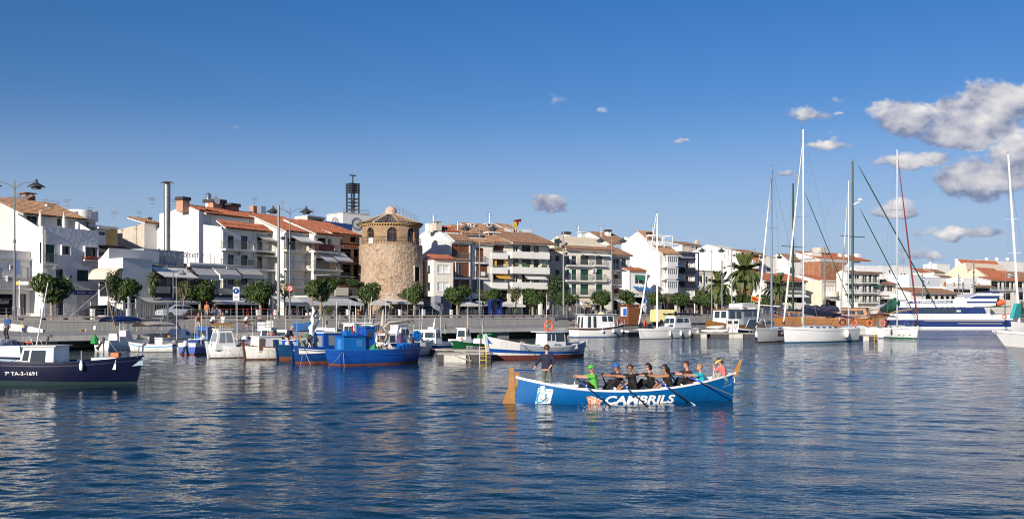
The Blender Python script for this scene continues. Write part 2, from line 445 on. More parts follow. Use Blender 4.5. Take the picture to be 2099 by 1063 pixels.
# quay wall: separate concrete panels with open joints
qw = thing('quay_wall', 'long low grey concrete quay wall of panels between dock and promenade', 'quay wall', (QX, QY, 0), RQ)
PLEN = 2.9; WALLC = mat('quay_wall_concrete', (.40,.385,.36),.85,.16,.8,.25,18, streak=.35)
b = MB(); b.box(0, PLEN-.03,0,.3,1.50,2.42)
b2 = b.mesh('concrete_panel', WALLC)
a = -30.0
while a < 170:
 link('concrete_panel', b2, qw, (a, random.uniform(-.012,.012),0)); a += PLEN
bX('wall_core', CONC, qw, -90,520,.31,.44,-1,2.6)
bX('coping', CONC_L, qw, -90,520,-.05,.5,2.425,2.52)
# long guard beam on blocks along the promenade edge
gb = thing('guard_beam', 'long weathered timber guard beam on dark blocks along the promenade edge', 'guard rail', (QX, QY, PZ), RQ)
blk = MB(); blk.box(-.16,.16,.45,.8,-.1,.12); blk = blk.mesh('support_block', BLACK)
bea = MB(); bea.box(0,5.96,.36,.86,.125,.30); bea = bea.mesh('beam', TEAK)
greyb = mat('weathered_beam', (.33,.28,.24),.8,.2,2,.3,20)
bea.materials[0] = greyb
a = -30
while a < 170:
 link('beam', bea, gb, (a, 0,0))
 for q in (.5,2.5,4.5): link('support_block', blk, gb, (a+q+.5,0,0))
 a += 6
# lower dock on piers
dk = thing('dock', 'grey concrete lower dock walkway with thick edge on piers beside the water', 'dock', (QX, QY, 0), RQ)
DW = 6.0
pZ('deck_slab', CONC, dk, [(-DW, 1.25),(-DW, .78),(-.02,.9),(-.02,1.60)], 0,-60,68)
bX('edge_beam', CONC_L, dk, -60,68,-DW-.05,-DW-.005,.84,1.28)
pr = MB(); pr.box(-1.2,1.2,-5.6,-3.5,-1.5,.9); pr = pr.mesh('pier', mat('pier_concrete', (.30,.29,.27),.85,.15))
for a in range(-50,66,14): link('pier', pr, dk, (a+2.6,0,0))
# ---------------------------------------------------------------- building kit
def tiles(mb, x0, x1, y0, z0, y1, z1, pitch=.40, m=0, along='x'):
 """rows of barrel tiles on the slope from (y0,z0) at the eave to (y1,z1) at the top; columns run up the slope"""
 n = max(2, int(abs(x1-x0)/pitch)); L = math.hypot(y1-y0, z1-z0); rows = max(2, int(L/.62))
 dy, dz = (y1-y0)/L, (z1-z0)/L; nz = abs(dy); ny = -dz*(1 if y1 > y0 else -1)*1.0
 ny = -dz if y1 > y0 else dz
 vs = []; fs = []; P = (0,.5,1.0,.5)
 k = n*4+1
 for r in range(rows):
  for e in (0,1):
   t = (r+e)/rows*L; lift = .065 if e == 0 else .015
   for j in range(k):
    w = P[j % 4]*.17+lift+random.uniform(-.012,.012)
    x = x0+(x1-x0)*j/(k-1)
    vs.append((x, y0+dy*t+ny*w, z0+dz*t+nz*w))
 for r in range(rows):
  for j in range(k-1):
   a = (2*r)*k+j; fs.append((a, a+1, a+k+1, a+k))
   if r: fs.append((a-k, a-k+1, a+1, a))
 for j in range(k-1): pass
 o = len(vs)
 vs += [(x0, y0, z0-.05),(x1, y0, z0-.05)]
 mb.add(vs, fs, m)
 mb.add([(x0, y0, z0-.06),(x1, y0, z0-.06),(x1, y0+ny*.06, z0+.07),(x0, y0+ny*.06, z0+.07)], [(0,1,2,3)], m)

WCACHE = {}
def window_parts(kind, w, h):
 """meshes of one window filling an opening w x h: origin at its lower left, wall face at y = 0"""
 key = (kind, round(w, 1), round(h, 1))
 if key in WCACHE: return WCACHE[key]
 w = round(w, 1)+.04; h = round(h, 1)+.04; x0 = -.02; z0 = -.02
 fr = MB(); pa = MB(); y = .14
 fm = {'g': WHITE, 'd': WHITE, 'b': BROWNW, 'n': GREYP, 'G': GREEN, 'B': BROWNW, 'r': WHITE, 'k': GREYP, 'e': GREEN, 'o': WOOD}[kind]
 pm = DARK if kind == 'k' else GLASS
 if kind in 'gdbneo':
  t = .07 if kind != 'n' else .05
  fr.box(x0, x0+t, y, y+.07, z0, z0+h); fr.box(x0+w-t, x0+w, y, y+.07, z0, z0+h)
  fr.box(x0+t, x0+w-t, y, y+.07, z0, z0+t); fr.box(x0+t, x0+w-t, y, y+.07, z0+h-t, z0+h)
  if w > .9:
   c = x0+w/2; fr.box(c-.045, c+.045, y+.005, y+.065, z0+t, z0+h-t)
  if w > 2.4:
   for c in (x0+w/4, x0+.75*w): fr.box(c-.03, c+.03, y+.006, y+.064, z0+t, z0+h-t)
  pa.box(x0+.02, x0+w-.02, y+.03, y+.045, z0+.02, z0+h-.02)
 elif kind in 'GB':                  # two closed louvred leaves
  for i in (0,1):
   a = x0+i*w/2+.012; b = x0+(i+1)*w/2-.012
   fr.box(a, a+.06, y-.04, y+.01, z0, z0+h); fr.box(b-.06, b, y-.04, y+.01, z0, z0+h)
   n = max(6, int(h/.16))
   for q in range(n):
    zz = z0+q*h/n; fr.add([(a+.06, y-.035, zz),(b-.06, y-.035, zz),(b-.06, y+.01, zz+h/n),(a+.06, y+.01, zz+h/n)], [(0,1,2,3)])
  pa = None
 elif kind == 'r':                   # white roller blind three quarters down or shut
  n = max(6, int(h/.14))
  for q in range(n):
   zz = z0+q*h/n; fr.add([(x0, y-.02, zz),(x0+w, y-.02, zz),(x0+w, y+.012, zz+h/n),(x0, y+.012, zz+h/n)], [(0,1,2,3)])
  fr.box(x0+w/2-.05, x0+w/2+.05, y-.05, y+.02, z0, z0+h)
  pa = None
 elif kind == 'k':                   # shop opening: deep and dark behind slim posts
  n = max(1, int(w/1.6))
  for q in range(n+1):
   c = x0+q*w/n; fr.box(c-.04, c+.04, y, y+.08, z0, z0+h)
  fr.box(x0, x0+w, y+.005, y+.075, z0+h*.74, z0+h*.74+.07)
  pa.box(x0, x0+w, y+.03, y+.045, z0, z0+h)
 r = (fr.mesh('window' if kind not in 'GBr' else ('shutter' if kind in 'GB' else 'roller_blind'), fm), pa.mesh('pane', pm) if pa else None)
 WCACHE[key] = r
 return r
SILLS = {}
def sill(w):
 w = round(w, 1)
 if w not in SILLS:
  b = MB(); b.box(-.1, w+.1,-.09,.1,-.075,-.005); SILLS[w] = b.mesh('sill', W_WHITE)
 return SILLS[w]
RAILS = {}
def railing_mesh(w, d, h, m):
 key = (round(w, 1), round(d, 1), h, m.name)
 if key not in RAILS:
  b = MB()
  def run(p, q):
   p = Vector(p); q = Vector(q); L = (q-p).length; n = max(2, int(L/.13))
   for i in range(n+1):
    c = p.lerp(q, i/n); b.box(c.x-.009, c.x+.009, c.y-.009, c.y+.009,.03, h)
   for z, t in ((h, .022),(.06,.015)):
    b.path([(p.x, p.y, z),(q.x, q.y, z)], t, 4)
  run((0,-d, 0),(w, -d, 0))
  if d > .15: run((0,-d, 0),(0,0,0)); run((w, -d, 0),(w, 0,0))
  RAILS[key] = b.mesh('railing', m)
 return RAILS[key]
STAIN = {}

class Bld:
 """A house in its own frame: x along its front, y inland, z up from the promenade. Openings are measured off the photograph."""
 def __init__(s, name, label, xa, xb, a=46, t=16, cat='house', group=None, D=10, base=PZ, at=None):
  s.a = math.radians(a); A = at or at_quay(xa, t, base); s.A = A; s.base = base
  s.u = Vector((math.cos(s.a), math.sin(s.a),0)); s.n = Vector((-s.u.y, s.u.x, 0))
  s.r = thing(name, label, cat, A, s.a, group); s.W = s.lx(xb); s.D = D; s.holes = []; s.jobs = []
 def lx(s, px, o=0):                  # local x where column px meets the front plane moved inland by o
  k = (px-CX)/F; A = s.A+s.n*o
  return (k*A.y-A.x)/(s.u.x-k*s.u.y)
 def lz(s, py, x, o=0):
  d = (s.A+s.u*x+s.n*o).y; return zpx(py, d)-s.base
 def g(s, px, py, x=0):               # point on the side wall plane at local x -> (y, z)
  A = s.A+s.u*x; k = (px-CX)/F
  y = (k*A.y-A.x)/(s.n.x-k*s.n.y)
  return (y, zpx(py, A.y+y*s.n.y)-s.base)
 def part(s, name, mb, mats, parent=None, smooth=None, loc=(0,0,0)):
  return mb.build(name, mats, parent or s.r, loc, 0, smooth)
 def win(s, kind, p0, p1, q0, q1, o=0, sl=True):
  """opening between columns p0..p1 and rows q0 (top)..q1 (foot) of the front plane"""
  x0, x1 = s.lx(p0, o), s.lx(p1, o); xm = (x0+x1)/2
  z1, z0 = s.lz(q0, xm, o), max(.02, s.lz(q1, xm, o))
  s.holes.append((x0, x1, z0, z1, o)); s.put(kind, x0, x1, z0, z1, o, sl)
 def put(s, kind, x0, x1, z0, z1, o=0, sl=True, parent=None):
  fr, pa = window_parts(kind, x1-x0, z1-z0)
  f = link(fr.name.split('.')[0], fr, parent or s.r, (x0, o, z0))
  if pa: link('pane', pa, f)
  if sl and kind in 'gnbr' and z0 > 1.2: link('sill', sill(x1-x0), f)
  return f
 def front(s, H, m, W=None, o=0, top=None, dep=.24, x0=0, name='front_wall', z0=0):
  W = s.W if W is None else W
  hs = [h for h in s.holes if abs(h[4]-o) < .01 and h[0] > x0-.3 and h[1] < W+.3]
  xs = sorted(set([x0, W]+[min(max(v, x0), W) for h in hs for v in h[:2]])); zs = sorted(set([z0, H]+[min(max(v, z0), H) for h in hs for v in h[2:4]]))
  b = MB()
  for i in range(len(xs)-1):
   for j in range(len(zs)-1):
    cx = (xs[i]+xs[i+1])/2; cz = (zs[j]+zs[j+1])/2
    if any(h[0] < cx < h[1] and h[2] < cz < h[3] for h in hs): continue
    b.add([(xs[i], o, zs[j]),(xs[i+1], o, zs[j]),(xs[i+1], o, zs[j+1]),(xs[i], o, zs[j+1])], [(0,1,2,3)])
  for (a, c, e, f, _) in hs:
   f = min(f, H)
   b.add([(a, o, e),(c, o, e),(c, o, f),(a, o, f),(a, o+dep, e),(c, o+dep, e),(c, o+dep, f),(a, o+dep, f)],
                  [(0,1,5,4),(1,2,6,5),(2,3,7,6),(3,0,4,7)])
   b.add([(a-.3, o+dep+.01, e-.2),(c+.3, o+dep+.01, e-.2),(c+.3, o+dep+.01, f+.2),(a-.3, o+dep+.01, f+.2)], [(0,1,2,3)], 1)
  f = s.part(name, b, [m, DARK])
  if H > 6 and W-x0 > 4 and o == 0 and not z0:          # downpipe and air conditioners on the wall
   rr = random.Random(int(W*100)); x = x0+.22 if rr.random() < .5 else W-.22
   p = MB(); p.path([(x, -.07,2.6),(x, -.07, H-.35)], .055,6); s.part('downpipe', p, mat('zinc_pipe', (.40,.39,.37),.6,.1))
   for k in range(2 if W > 8 else 1):
    for tr in range(30):
     ax, az = rr.uniform(x0+.5, W-1.4), rr.uniform(3.6, H-1.6)
     if not any(ax < h[1]+.12 and ax+.85 > h[0]-.12 and az < h[3]+.1 and az+.6 > h[2]-.35 for h in hs):
      p = MB(); p.box(ax, ax+.82,-.32,-.01, az, az+.56); a = s.part('air_conditioner', p, mat('ac_white', (.66,.66,.64),.5,.05)); p = MB(); p.lathe([(.05,0),(.2,0),(.2,.012),(.05,.012)], 12); p.xform(MT((ax+.28,-.325, az+.28)) @ MR(PI/2,4, 'X')); s.part('fan_grille', p, GREYP, a); break
  return f
 def body(s, prof, m, x0=0, x1=None, name='side_wall', o=.28):
  """side walls, back and roof deck: profile (y, z) pushed along x; its front edge stays behind the front wall"""
  b = MB(); x1 = s.W if x1 is None else x1
  pr = [(max(y, o) if i in (0,1) else y, z) for i, (y, z) in enumerate(prof)]
  b.prism(pr, 0, x0, x1,0)
  z1 = prof[1][1]; z0 = prof[0][1]
  for x in (x0, x1):               # return of the side wall up to the face of the front
   b.add([(x, prof[0][0], z0),(x, o, z0),(x, o, z1),(x, prof[0][0], z1)], [(0,1,2,3)])
  b.add([(x0, prof[0][0], z1),(x1, prof[0][0], z1),(x1, o, z1),(x0, o, z1)], [(0,1,2,3)])
  return s.part(name, b, m)
 def roof(s, y0, z0, y1, z1, m=None, x0=None, x1=None, pitch=.40, ov=.12, name='roof', board=True):
  b = MB(); x0 = -ov if x0 is None else x0; x1 = s.W+ov if x1 is None else x1
  tiles(b, x0, x1, y0, z0+.1, y1, z1+.1, pitch)
  if board:
   L = 1 if y1 > y0 else -1
   b.prism([(y0+.04*L, z0-.02),(y0+.04*L, z0+.09),(y1, z1+.09),(y1, z1-.02)], 0, x0+.03, x1-.03,1)
  return s.part(name, b, [m or T_RED, W_WHITE])
 def cornice(s, z, m=None, x0=None, x1=None, d=.3, h=.18, o=0, name='cornice'):
  b = MB(); x0 = -.08 if x0 is None else x0; x1 = s.W+.08 if x1 is None else x1
  b.box(x0, x1, o-d, o+.05, z-h, z); b.box(x0+.03, x1-.03, o-d*.55, o+.05, z-h-.1, z-h-.002)
  return s.part(name, b, m or W_WHITE)
 def balcony(s, p0, p1, q, d=.95, h=1.0, o=0, kind='bars', m=None, sm=None, hq=None):
  """slab with its top at row q between columns p0..p1 (as seen on its front edge)"""
  x0, x1 = s.lx(p0, o-d), s.lx(p1, o-d); z = s.lz(q, (x0+x1)/2, o-d)
  b = MB(); b.box(x0, x1, o-d, o-.005, z-.16, z); b.box(x0+.05, x1-.05, o-d+.05, o-.005, z-.22, z-.162)
  if kind == 'solid':
   b.box(x0, x1, o-d, o-d+.12, z+.002, z+h); b.box(x0, x0+.12, o-d+.122, o-.005, z+.002, z+h); b.box(x1-.12, x1, o-d+.122, o-.005, z+.002, z+h)
  p = s.part('balcony', b, sm or W_WHITE)
  if kind != 'solid': link('railing', railing_mesh(x1-x0-.1, d-.05, h, m or GREYP), p, (x0+.05, o, z))
  elif kind == 'solid' and hq: link('railing', railing_mesh(x1-x0-.2, d-.06,.32, m or ALU), p, (x0+.1, o, z+h))
  return p
 def awning(s, p0, p1, q0, proj=1.5, drop=.8, m=None, o=0, val=.28, arms=True, name='awning', m2=None):
  """sheet fixed to the wall at row q0, its front edge proj out and drop lower, with a scalloped valance"""
  x0, x1 = s.lx(p0, o), s.lx(p1, o); z = s.lz(q0,(x0+x1)/2, o); b = MB()
  y1 = o-proj; z1 = z-drop; n = max(4, int((x1-x0)/.3))
  def f(u, v): return (x0+(x1-x0)*u, o-.02-(proj-.02)*v, z-drop*v-.10*math.sin(PI*v)*(1+.25*math.sin(u*n*PI)))
  b.grid(f, n, 4,0)
  b.grid(lambda u, v: (x0+(x1-x0)*u, o-.02-(proj-.02)*v, z-drop*v-.10*math.sin(PI*v)-.03),6,4,0)
  if val:
   for k in range(n):
    a, c = x0+(x1-x0)*k/n, x0+(x1-x0)*(k+1)/n
    b.add([(a, y1, z1),(c, y1, z1),(c, y1-.02, z1-val),((a+c)/2, y1-.015, z1-val-.05),(a, y1-.02, z1-val)], [(0,1,2,3,4)])
  if arms:
   for x in (x0+.1, x1-.1):
    b.path([(x, o-.03, z-drop-.05),(x, o-proj*.5, z-drop-.18),(x, y1+.03, z1-.02)], .025,4,1)
  return s.part(name, b, [m or CANVASG, STEEL])
 def box(s, name, px0, px1, q0, q1, o0, o1, m, parent=None):
  """block between columns/rows measured on its front face, from o0 to o1 inland"""
  x0, x1 = s.lx(px0, o0), s.lx(px1, o0); xm = (x0+x1)/2
  b = MB(); b.box(x0, x1, o0, o1, s.lz(q1, xm, o0), s.lz(q0, xm, o0)); return s.part(name, b, m, parent)
 def chimney(s, px, q0, h=1.3, w=.7, o=4, m=None, cap='dark'):
  x = s.lx(px, o); z = s.lz(q0, x, o); b = MB()
  b.box(x-w/2, x+w/2, o-w/2, o+w/2, z-h, z)
  if cap == 'dark': b.box(x-w*.62, x+w*.62, o-w*.62, o+w*.62, z+.001, z+.42,1)
  elif cap == 'pot':
   b.box(x-w*.6, x+w*.6, o-w*.6, o+w*.6, z+.3, z+.4,0)
   for i in (-1,1):
    for j in (-1,1): b.box(x+i*w*.36-.07, x+i*w*.36+.07, o+j*w*.36-.07, o+j*w*.36+.07, z+.001, z+.299,0)
  return s.part('chimney', b, [m or mat('chimney_render', (.46,.25,.17),.85,.1), BROWNF])
 def aerial(s, px, q0, q1, o=5):
  x = s.lx(px, o); z1 = s.lz(q0, x, o); z0 = s.lz(q1, x, o); b = MB()
  b.tube((x, o, z0-.5),(x, o, z1),.05,.035,4)
  for k, (dz, w) in enumerate(((.1,.55),(.35,.45),(.8,.3))):
   if z1-dz < z0: continue
   b.tube((x-w, o, z1-dz),(x+w, o, z1-dz),.022, None, 4)
   for q in range(-2,3): b.tube((x+q*w*.42, o-.3, z1-dz),(x+q*w*.42, o+.3, z1-dz),.012, None, 3)
  return s.part('roof_aerial', b, STEEL)
# ---------------------------------------------------------------- the town front, from the left
AL = 62
# low white house at the far left
b = Bld('white_house', 'low two-storey white house with closed shutters and long iron balcony at the far left', -62,88, AL)
h = b.lz(516, b.lx(60)); c1 = b.lz(529, b.lx(60))
for p0, p1 in ((-40,-20),(-8,6),(34,59),(66,72),(79,86)): b.win('r', p0, p1,547,571)
b.win('k', -30,27,602,645); b.win('n', 40,54,602,645); b.win('B', 78,87,606,645)
b.front(h, W_WHITE); b.body([(0,0),(0, h),(9, h),(9,0)], W_WHITE); b.cornice(c1); b.cornice(h+.05, d=.12, h=.1)
b.balcony(-62,69,589, d=.8, h=1.0, m=mat('rusty_iron', (.16,.12,.11),.7,.2))
sg = MB(); x0 = b.lx(1); z0 = b.lz(622, x0)
lettering(sg, 'Sacolon', lambda x, z: (x0+x, .05, z0+z), b.lx(19)-x0,.5); b.part('shop_lettering', sg, CANVAS)
# three-storey rough white house with the roof terrace
b = Bld('white_house', 'three-storey rough white house with green shutter, flower box and terrace under old tiles', 88,202, AL)
h = b.lz(463,0); h2 = h
b.win('G', 90,112,501,537); b.win('n', 125,141,504,521); b.win('n', 173,197,507,531)
b.win('n', 115,130,551,575); b.win('G', 158,182,553,576); b.win('r', 157,186,606,645); b.win('n', 114,131,618,645)
b.front(h, W_ROUGH)
y1, ze = b.g(37,437); yb, zb = b.g(-22,406); ym, zm = b.g(76,461)
b.body([(0,0),(0, h),(ym, h),(y1, b.g(37,440)[1]),(y1+.01, ze),(yb, zb),(yb+5, zb-2),(yb+5,0)], W_GABLE, x1=b.W*.02)
pZ('cream_wall', W_CREAM, b.r, [b.g(*p) for p in ((30,640),(30,434),(-21,408),(-21,640))], 0,-.06,-.004)
b.body([(0,0),(0, h-.9),(y1, h-.9),(yb, h-.9),(yb, 0)], W_WHITE, x0=b.W*.02, name='terrace_floor')
q = MB(); q.box(b.W-.25, b.W, .3, y1, h-.9, h); q.box(0, b.W, .02,.26, h-.95, h-.01); b.part('parapet', q, W_ROUGH)
x1 = b.lx(158, y1); b.holes = []
b.win('n', 55,76,438,461, o=y1, sl=False); b.win('n', 117,126,447,463, o=y1, sl=False)
b.front(ze, W_WHITE, W=x1, o=y1, name='terrace_wall', z0=h-1)
b.roof(y1-1.0, ze-.25, yb, zb, T_OLD, x0=-.1, x1=x1+.6, pitch=.30)
pZ('side_wall', W_WHITE, b.r, [(y1, h-.9),(y1, ze),(yb, zb),(yb, h-.9)], 0, x1-.2, x1)
pZ('side_wall', W_WHITE, b.r, [(.3, h-.9),(.3, h-.1),(y1, h+1.6),(y1, h-.9)], 0, b.lx(168,2), b.lx(168,2)+.2)
for (p, q0, d) in ((90,540,.7),): b.balcony(88,119,540, d=.7, h=1.05, m=GREYP)
for p0, p1, q0, q1 in ((123,143,502,523),(171,199,505,533)):
 x0, x3 = b.lx(p0), b.lx(p1); xm = (x0+x3)/2; za, zc = b.lz(q1, xm), b.lz(q0, xm); q = MB()
 q.box(x0, x3,-.28,-.003, zc-.1, zc); q.box(x0, x0+.1,-.28,-.003, za, zc-.102); q.box(x3-.1, x3,-.28,-.003, za, zc-.102)
 if p0 > 150:
  q.box(x0-.2, x3+.3,-.5,-.003, za-.12, za-.002); q.box(x0-.15, x3+.25,-.48,-.12, za+.002, za+.2,1)
  for k in range(60): q.ball((random.uniform(x0, x3), random.uniform(-.45,-.15), za+.22+random.random()*.1),.06,4,2)
 b.part('window_surround', q, [W_WHITE, mat('terracotta_pot', (.30,.10,.05),.8), mat('red_flowers', (.30,.03,.03),.8)])
x0 = b.lx(150); x3 = b.lx(194); xm = (x0+x3)/2; za, zc = b.lz(603.5, xm), b.lz(595.5, xm)
p = bX('shop_sign', mat('sign_blue', (.012,.05,.22),.5), b.r, x0, x3,-.12,-.003, za, zc)
q = MB(); lettering(q, 'surf rider', lambda x, z: (x0+.4+x, -.125, za+.12+z),1.1,.26); lettering(q, '~~', lambda x, z: (x3-.9+x, -.125, za+.15+z),.7,.12); b.part('sign_lettering', q, WHITE, p)
pZ('ledge', W_WHITE, b.r, [(-.15, za+.52),(-.02, za+.52),(-.02, za+.60),(-.15, za+.60)], 0, x0-.2, x3+.2)
for px in (82.5,131):                                # folded parasols on the roof terrace
 x = b.lx(px, 2.4); wp = b.r.matrix_basis @ Vector((x, 2.4, h-.9)); wp = MT(b.A) @ MR(b.a, 4, 'Z') @ Vector((x, 2.4, h-.9))
 ps = thing('parasol', 'folded cream parasol on the left white roof terrace, %s one' % ('left' if px < 100 else 'right'), 'parasol', wp, 0, 'folded parasols on the roof terrace')
 tU('pole', STEEL, ps, (0,0,0),(0,0,2.9),.035, None, 6)
 lA('canopy', CANVAS, ps, [(.20,1.0),(.24,1.15),(.2,1.8),(.12,2.4),(.02,2.85)], 10)
b.aerial(95.5,408,424, o=y1+4); b.aerial(114,411,436, o=y1+5); b.aerial(137,408,440, o=y1+6); b.aerial(184,424,440,9)
q = MB(); x = b.lx(97, y1+3); z = b.lz(424, x, y1+3); q.lathe([(.22,-1),(.22,0),(.34,.02),(.3,.25),(.02,.35)], 8,(x, y1+3, z)); b.part('flue', q, STEEL)
# things behind it
b = Bld('brown_rooftop_house', 'brown rooftop room with brick chimney and satellite dish behind the old tiled roof', 30,68, AL, t=34, cat='rooftop room', D=6)
h = b.lz(403, b.W); hl = b.lz(414,0)
pZ('wall', W_BROWN, b.r, [(0,0),(b.W, 0),(b.W, h),(0, hl-.8)], 1,0,5)
pZ('roof', T_BRN, b.r, [(-.3, hl-.75),(b.W+.1, h+.06),(b.W+.1, h+.2),(-.3, hl-.6)], 1,-.2,5.2)
b.chimney(55,402,1.2,1.4,2, mat('brick_chimney', (.28,.14,.09),.9,.2), 'pot')
q = MB(); x = b.lx(39,-.6); z = b.lz(408, x, -.6); q.lathe([(.02,0),(.32,.04),(.48,.16)], 12); q.xform(MT((x, -.6, z)) @ MR(math.radians(80),4, 'X')); b.part('satellite_dish', q, WHITE)
b = Bld('water_tank_house', 'grey rooftop block carrying white round water tanks behind the terrace house', 120,196, AL, t=27, cat='rooftop block', D=7)
h = b.lz(449, b.W); b.win('n', 170,182,454,468); b.front(h, W_GREY); b.body([(0,0),(0, h),(7, h),(7,0)], W_GREY)
for px, q0, r in ((145,433,1.1),(163,431,1.5),(184,433,1.0)):
 x = b.lx(px, 3); z = b.lz(q0, x, 3); lA('water_tank', W_WHITE, b.r, [(r, h),(r, z-.15),(r*.96, z),(.01, z+.05)], 18,(x, 3,0))
b = Bld('ochre_house', 'ochre sided house with dark roof terrace glazing between the two white houses', 196,217, AL, t=22, D=9)
h = b.lz(467, b.W); 
b.win('n', 203,216,475,486, sl=False); b.win('n', 203,215,516,524); b.front(h, W_WHITE); b.body([(0,0),(0, h),(9, h),(9,0)], W_OCHRE)
bX('side_wing', W_OCHRE, b.r, b.W, b.lx(241,1.2),1.2,1.5,0, b.lz(468, b.W+2))
b.balcony(200,217,498, d=1.2, h=.9, kind='solid'); b.cornice(h, d=.6)
b.roof(-1.3, b.lz(514,1),.0, b.lz(506,1), T_BRN, x1=b.W+2.6)
b.aerial(234,432,470,3); b.cornice(b.lz(468, b.W+2)+.25, x0=b.W-1.5, x1=b.lx(241,1.2), o=1.2, d=.25)
# weathered party wall and low white house (casa gatell)
b = Bld('old_party_house', 'weathered beige party wall with old tiled ridge beside the tall steel flue', 296,330, AL, t=26, D=12)
P = [b.g(298,640), b.g(298,458), b.g(270,464), b.g(241,471), b.g(241,640)]; b.D = P[-1][0]
b.front(P[1][1], W_GABLE); b.body([(0,0)]+P[1:4]+[(P[4][0], 0)], W_STONE)
b.roof(-.2, P[1][1], 3, P[1][1]+.8, T_OLD); b.chimney(303,452,1.4,.7,2, CONC, 'pot'); b.aerial(311,405,450,3); b.aerial(284,432,462,7); b.aerial(355,408,440,4)
b = Bld('white_restaurant', 'low white restaurant house with round cream awnings, front wall in shade, under the steel flue', 252,312, AL, t=10.5)
h = b.lz(528,0); P = b.g(201,531)
b.win('k', 256,278,606,645); b.front(h, W_WHITE); b.body([(0,0),(0, h),(P[0], P[1]),(P[0], 0)], W_GABLE)
q = MB(); y0 = 2.2; q.prism([(y0, h-.1),(y0, b.lz(511,3, y0)),(P[0], P[1]-.2),(P[0], 0)], 0,0.02, b.W+3); b.part('upper_wall', q, W_GABLE)
b.cornice(h+.04, d=.10, h=.1)
for pc in (216,237):                                 # dutch awnings on the sunlit side wall
 yc, zc = b.g(pc, 571); r = 1.1; q = MB(); q.lathe([(r, -1.6),(r, 1.6)], 10, a0=PI*.5, a1=PI)
 q.grid(lambda u, v: (-.02-1.25*math.sin(u*PI/2), yc-1.15+2.3*v, zc-.1+1.25*math.cos(u*PI/2)),8,8)
 q.v = q.v[22:]; q.f = [[i-22 for i in f] for f in q.f[10:]]; q.mi = q.mi[10:]
 b.part('dutch_awning', q, mat('cream_canvas', (.62,.54,.42),.85))
 yo, zo = b.g(pc, 581); bX('side_window', GLASS, b.r, -.02,.05, yc-.9, yc+.9, zc-1.9, zc-.1)
for yy in (2,3.5): pass
q = MB(); yl = b.g(205,571)[0]; zz = b.g(228,572)[1]; q.box(-.25,-.003,.2, yl, zz-.25, zz-.1); b.part('ledge', q, W_WHITE)
# steel flue
b2 = at_quay(342.5,17.5); d = b2.y; fl = thing('steel_flue', 'tall galvanised steel flue with flat cap rising beside the big white gable', 'flue', (b2.x, b2.y, PZ))
FLUE = mat('dull_flue_steel', (.26,.27,.28),.42,.12,3, metal=.7, streak=.2); zt = zpx(378, d)-PZ; r = 6.6*d/F/1.0
for k in range(9):
 z0 = 2+(zt-2)*k/9; lA('pipe_section', FLUE, fl, [(r, z0),(r, z0+(zt-2)/9-.08),(r*1.06, z0+(zt-2)/9-.07),(r*1.06, z0+(zt-2)/9-.01)], 16)
q = MB(); q.lathe([(r*.8, zt),(r*.8, zt+.22)], 10); q.lathe([(r*2.1, zt+.2),(r*1.6, zt+.3),(.02, zt+.42)], 16); q.build('cap', GREYP, fl)
# tall white gable and shaded four-storey flats
b = Bld('white_flats', 'tall white flats with big sunlit gable, red tiled attic and glazed balconies', 454,581, AL, cat='apartment house')
zc = b.lz(468,0)
for q0, q1 in ((483,511),(522,548)):
 for p0, p1 in ((467,480),(494,508)): b.win('e', p0, p1, q0, q1)
 for p0, p1 in ((527,538),(554,567)): b.win('e', p0, p1, q0+3, q1+3)
for p0, p1, q0, q1 in ((467,480,560,583),(494,508,560,583),(526,541,566,577),(553,567,563,588)): b.win('e', p0, p1, q0, q1)
b.win('k', 462,578,612,645, sl=False)
b.front(zc, W_WHITE)
G = [b.g(*p) for p in ((454,464),(414,460),(414,434),(398,428),(381,423),(366,426),(350,433),(327,438),(327,467),(298,470))]
b.body([(0,0)]+G+[(G[-1][0], 0)], W_GABLE, x1=.35)
y1 = G[1][0]
b.body([(0,0),(0, zc),(y1, zc),(y1+.1, G[2][1]-.1),(G[4][0], G[4][1]-.3),(G[6][0], G[6][1]-.3),(G[7][0], G[7][1]-1),(G[8][0], G[8][1]-2),(G[9][0]-.2,0)], W_WHITE, x0=.35)
b.roof(-.55, zc-.05,1.0, zc+.95, T_RED, x0=.1)
x1 = b.lx(546, y1); b.holes = []
for p0, p1, q0, q1 in ((421,432,446,460),(446,459,448,461),(483,495,451,464),(501,517,453,466),(518,534,454,467)): b.win('b', p0, p1, q0, q1, o=y1-.02, sl=False)
b.front(G[2][1]-.1, W_WHITE, W=x1, o=y1-.02, name='attic_wall', z0=zc)
b.roof(y1-.7, G[2][1]-.35, G[4][0], G[4][1]+.05, T_RED, x0=.05, x1=x1+.2)
link('railing', railing_mesh(b.W-1,.05,.8, ALU), b.r, (.5,1.3, zc+.7))
b.balcony(463,521,511, d=1.1, m=GREYP); b.balcony(523,581,514, d=1.1, m=GREYP)
b.balcony(465,523,548, d=1.1, m=GREYP); b.balcony(523,581,552, d=1.1, m=GREYP); b.balcony(523,581,588, d=1.1, m=GREYP)
for x in (.22, b.W*.5, b.W-.2):
 bX('pilaster', W_WHITE, b.r, x-.11, x+.11,-.12,-.003,3.4, zc-.2)
b.awning(525,582,482,1.4,.75, CANVASG, val=.15); b.awning(525,581,519,1.5,.45, mat('beige_canvas', (.46,.42,.36),.85), val=.12)
b.chimney(437,416,1.6,1.5, y1+3); b.chimney(454,416,1.2,.8, y1+4); b.chimney(474,424,1.2,1.4, y1+3); b.chimney(375,411,1.4,1.1, G[4][0]); b.chimney(519,422,2.2,.7, y1+2.4, cap='none')
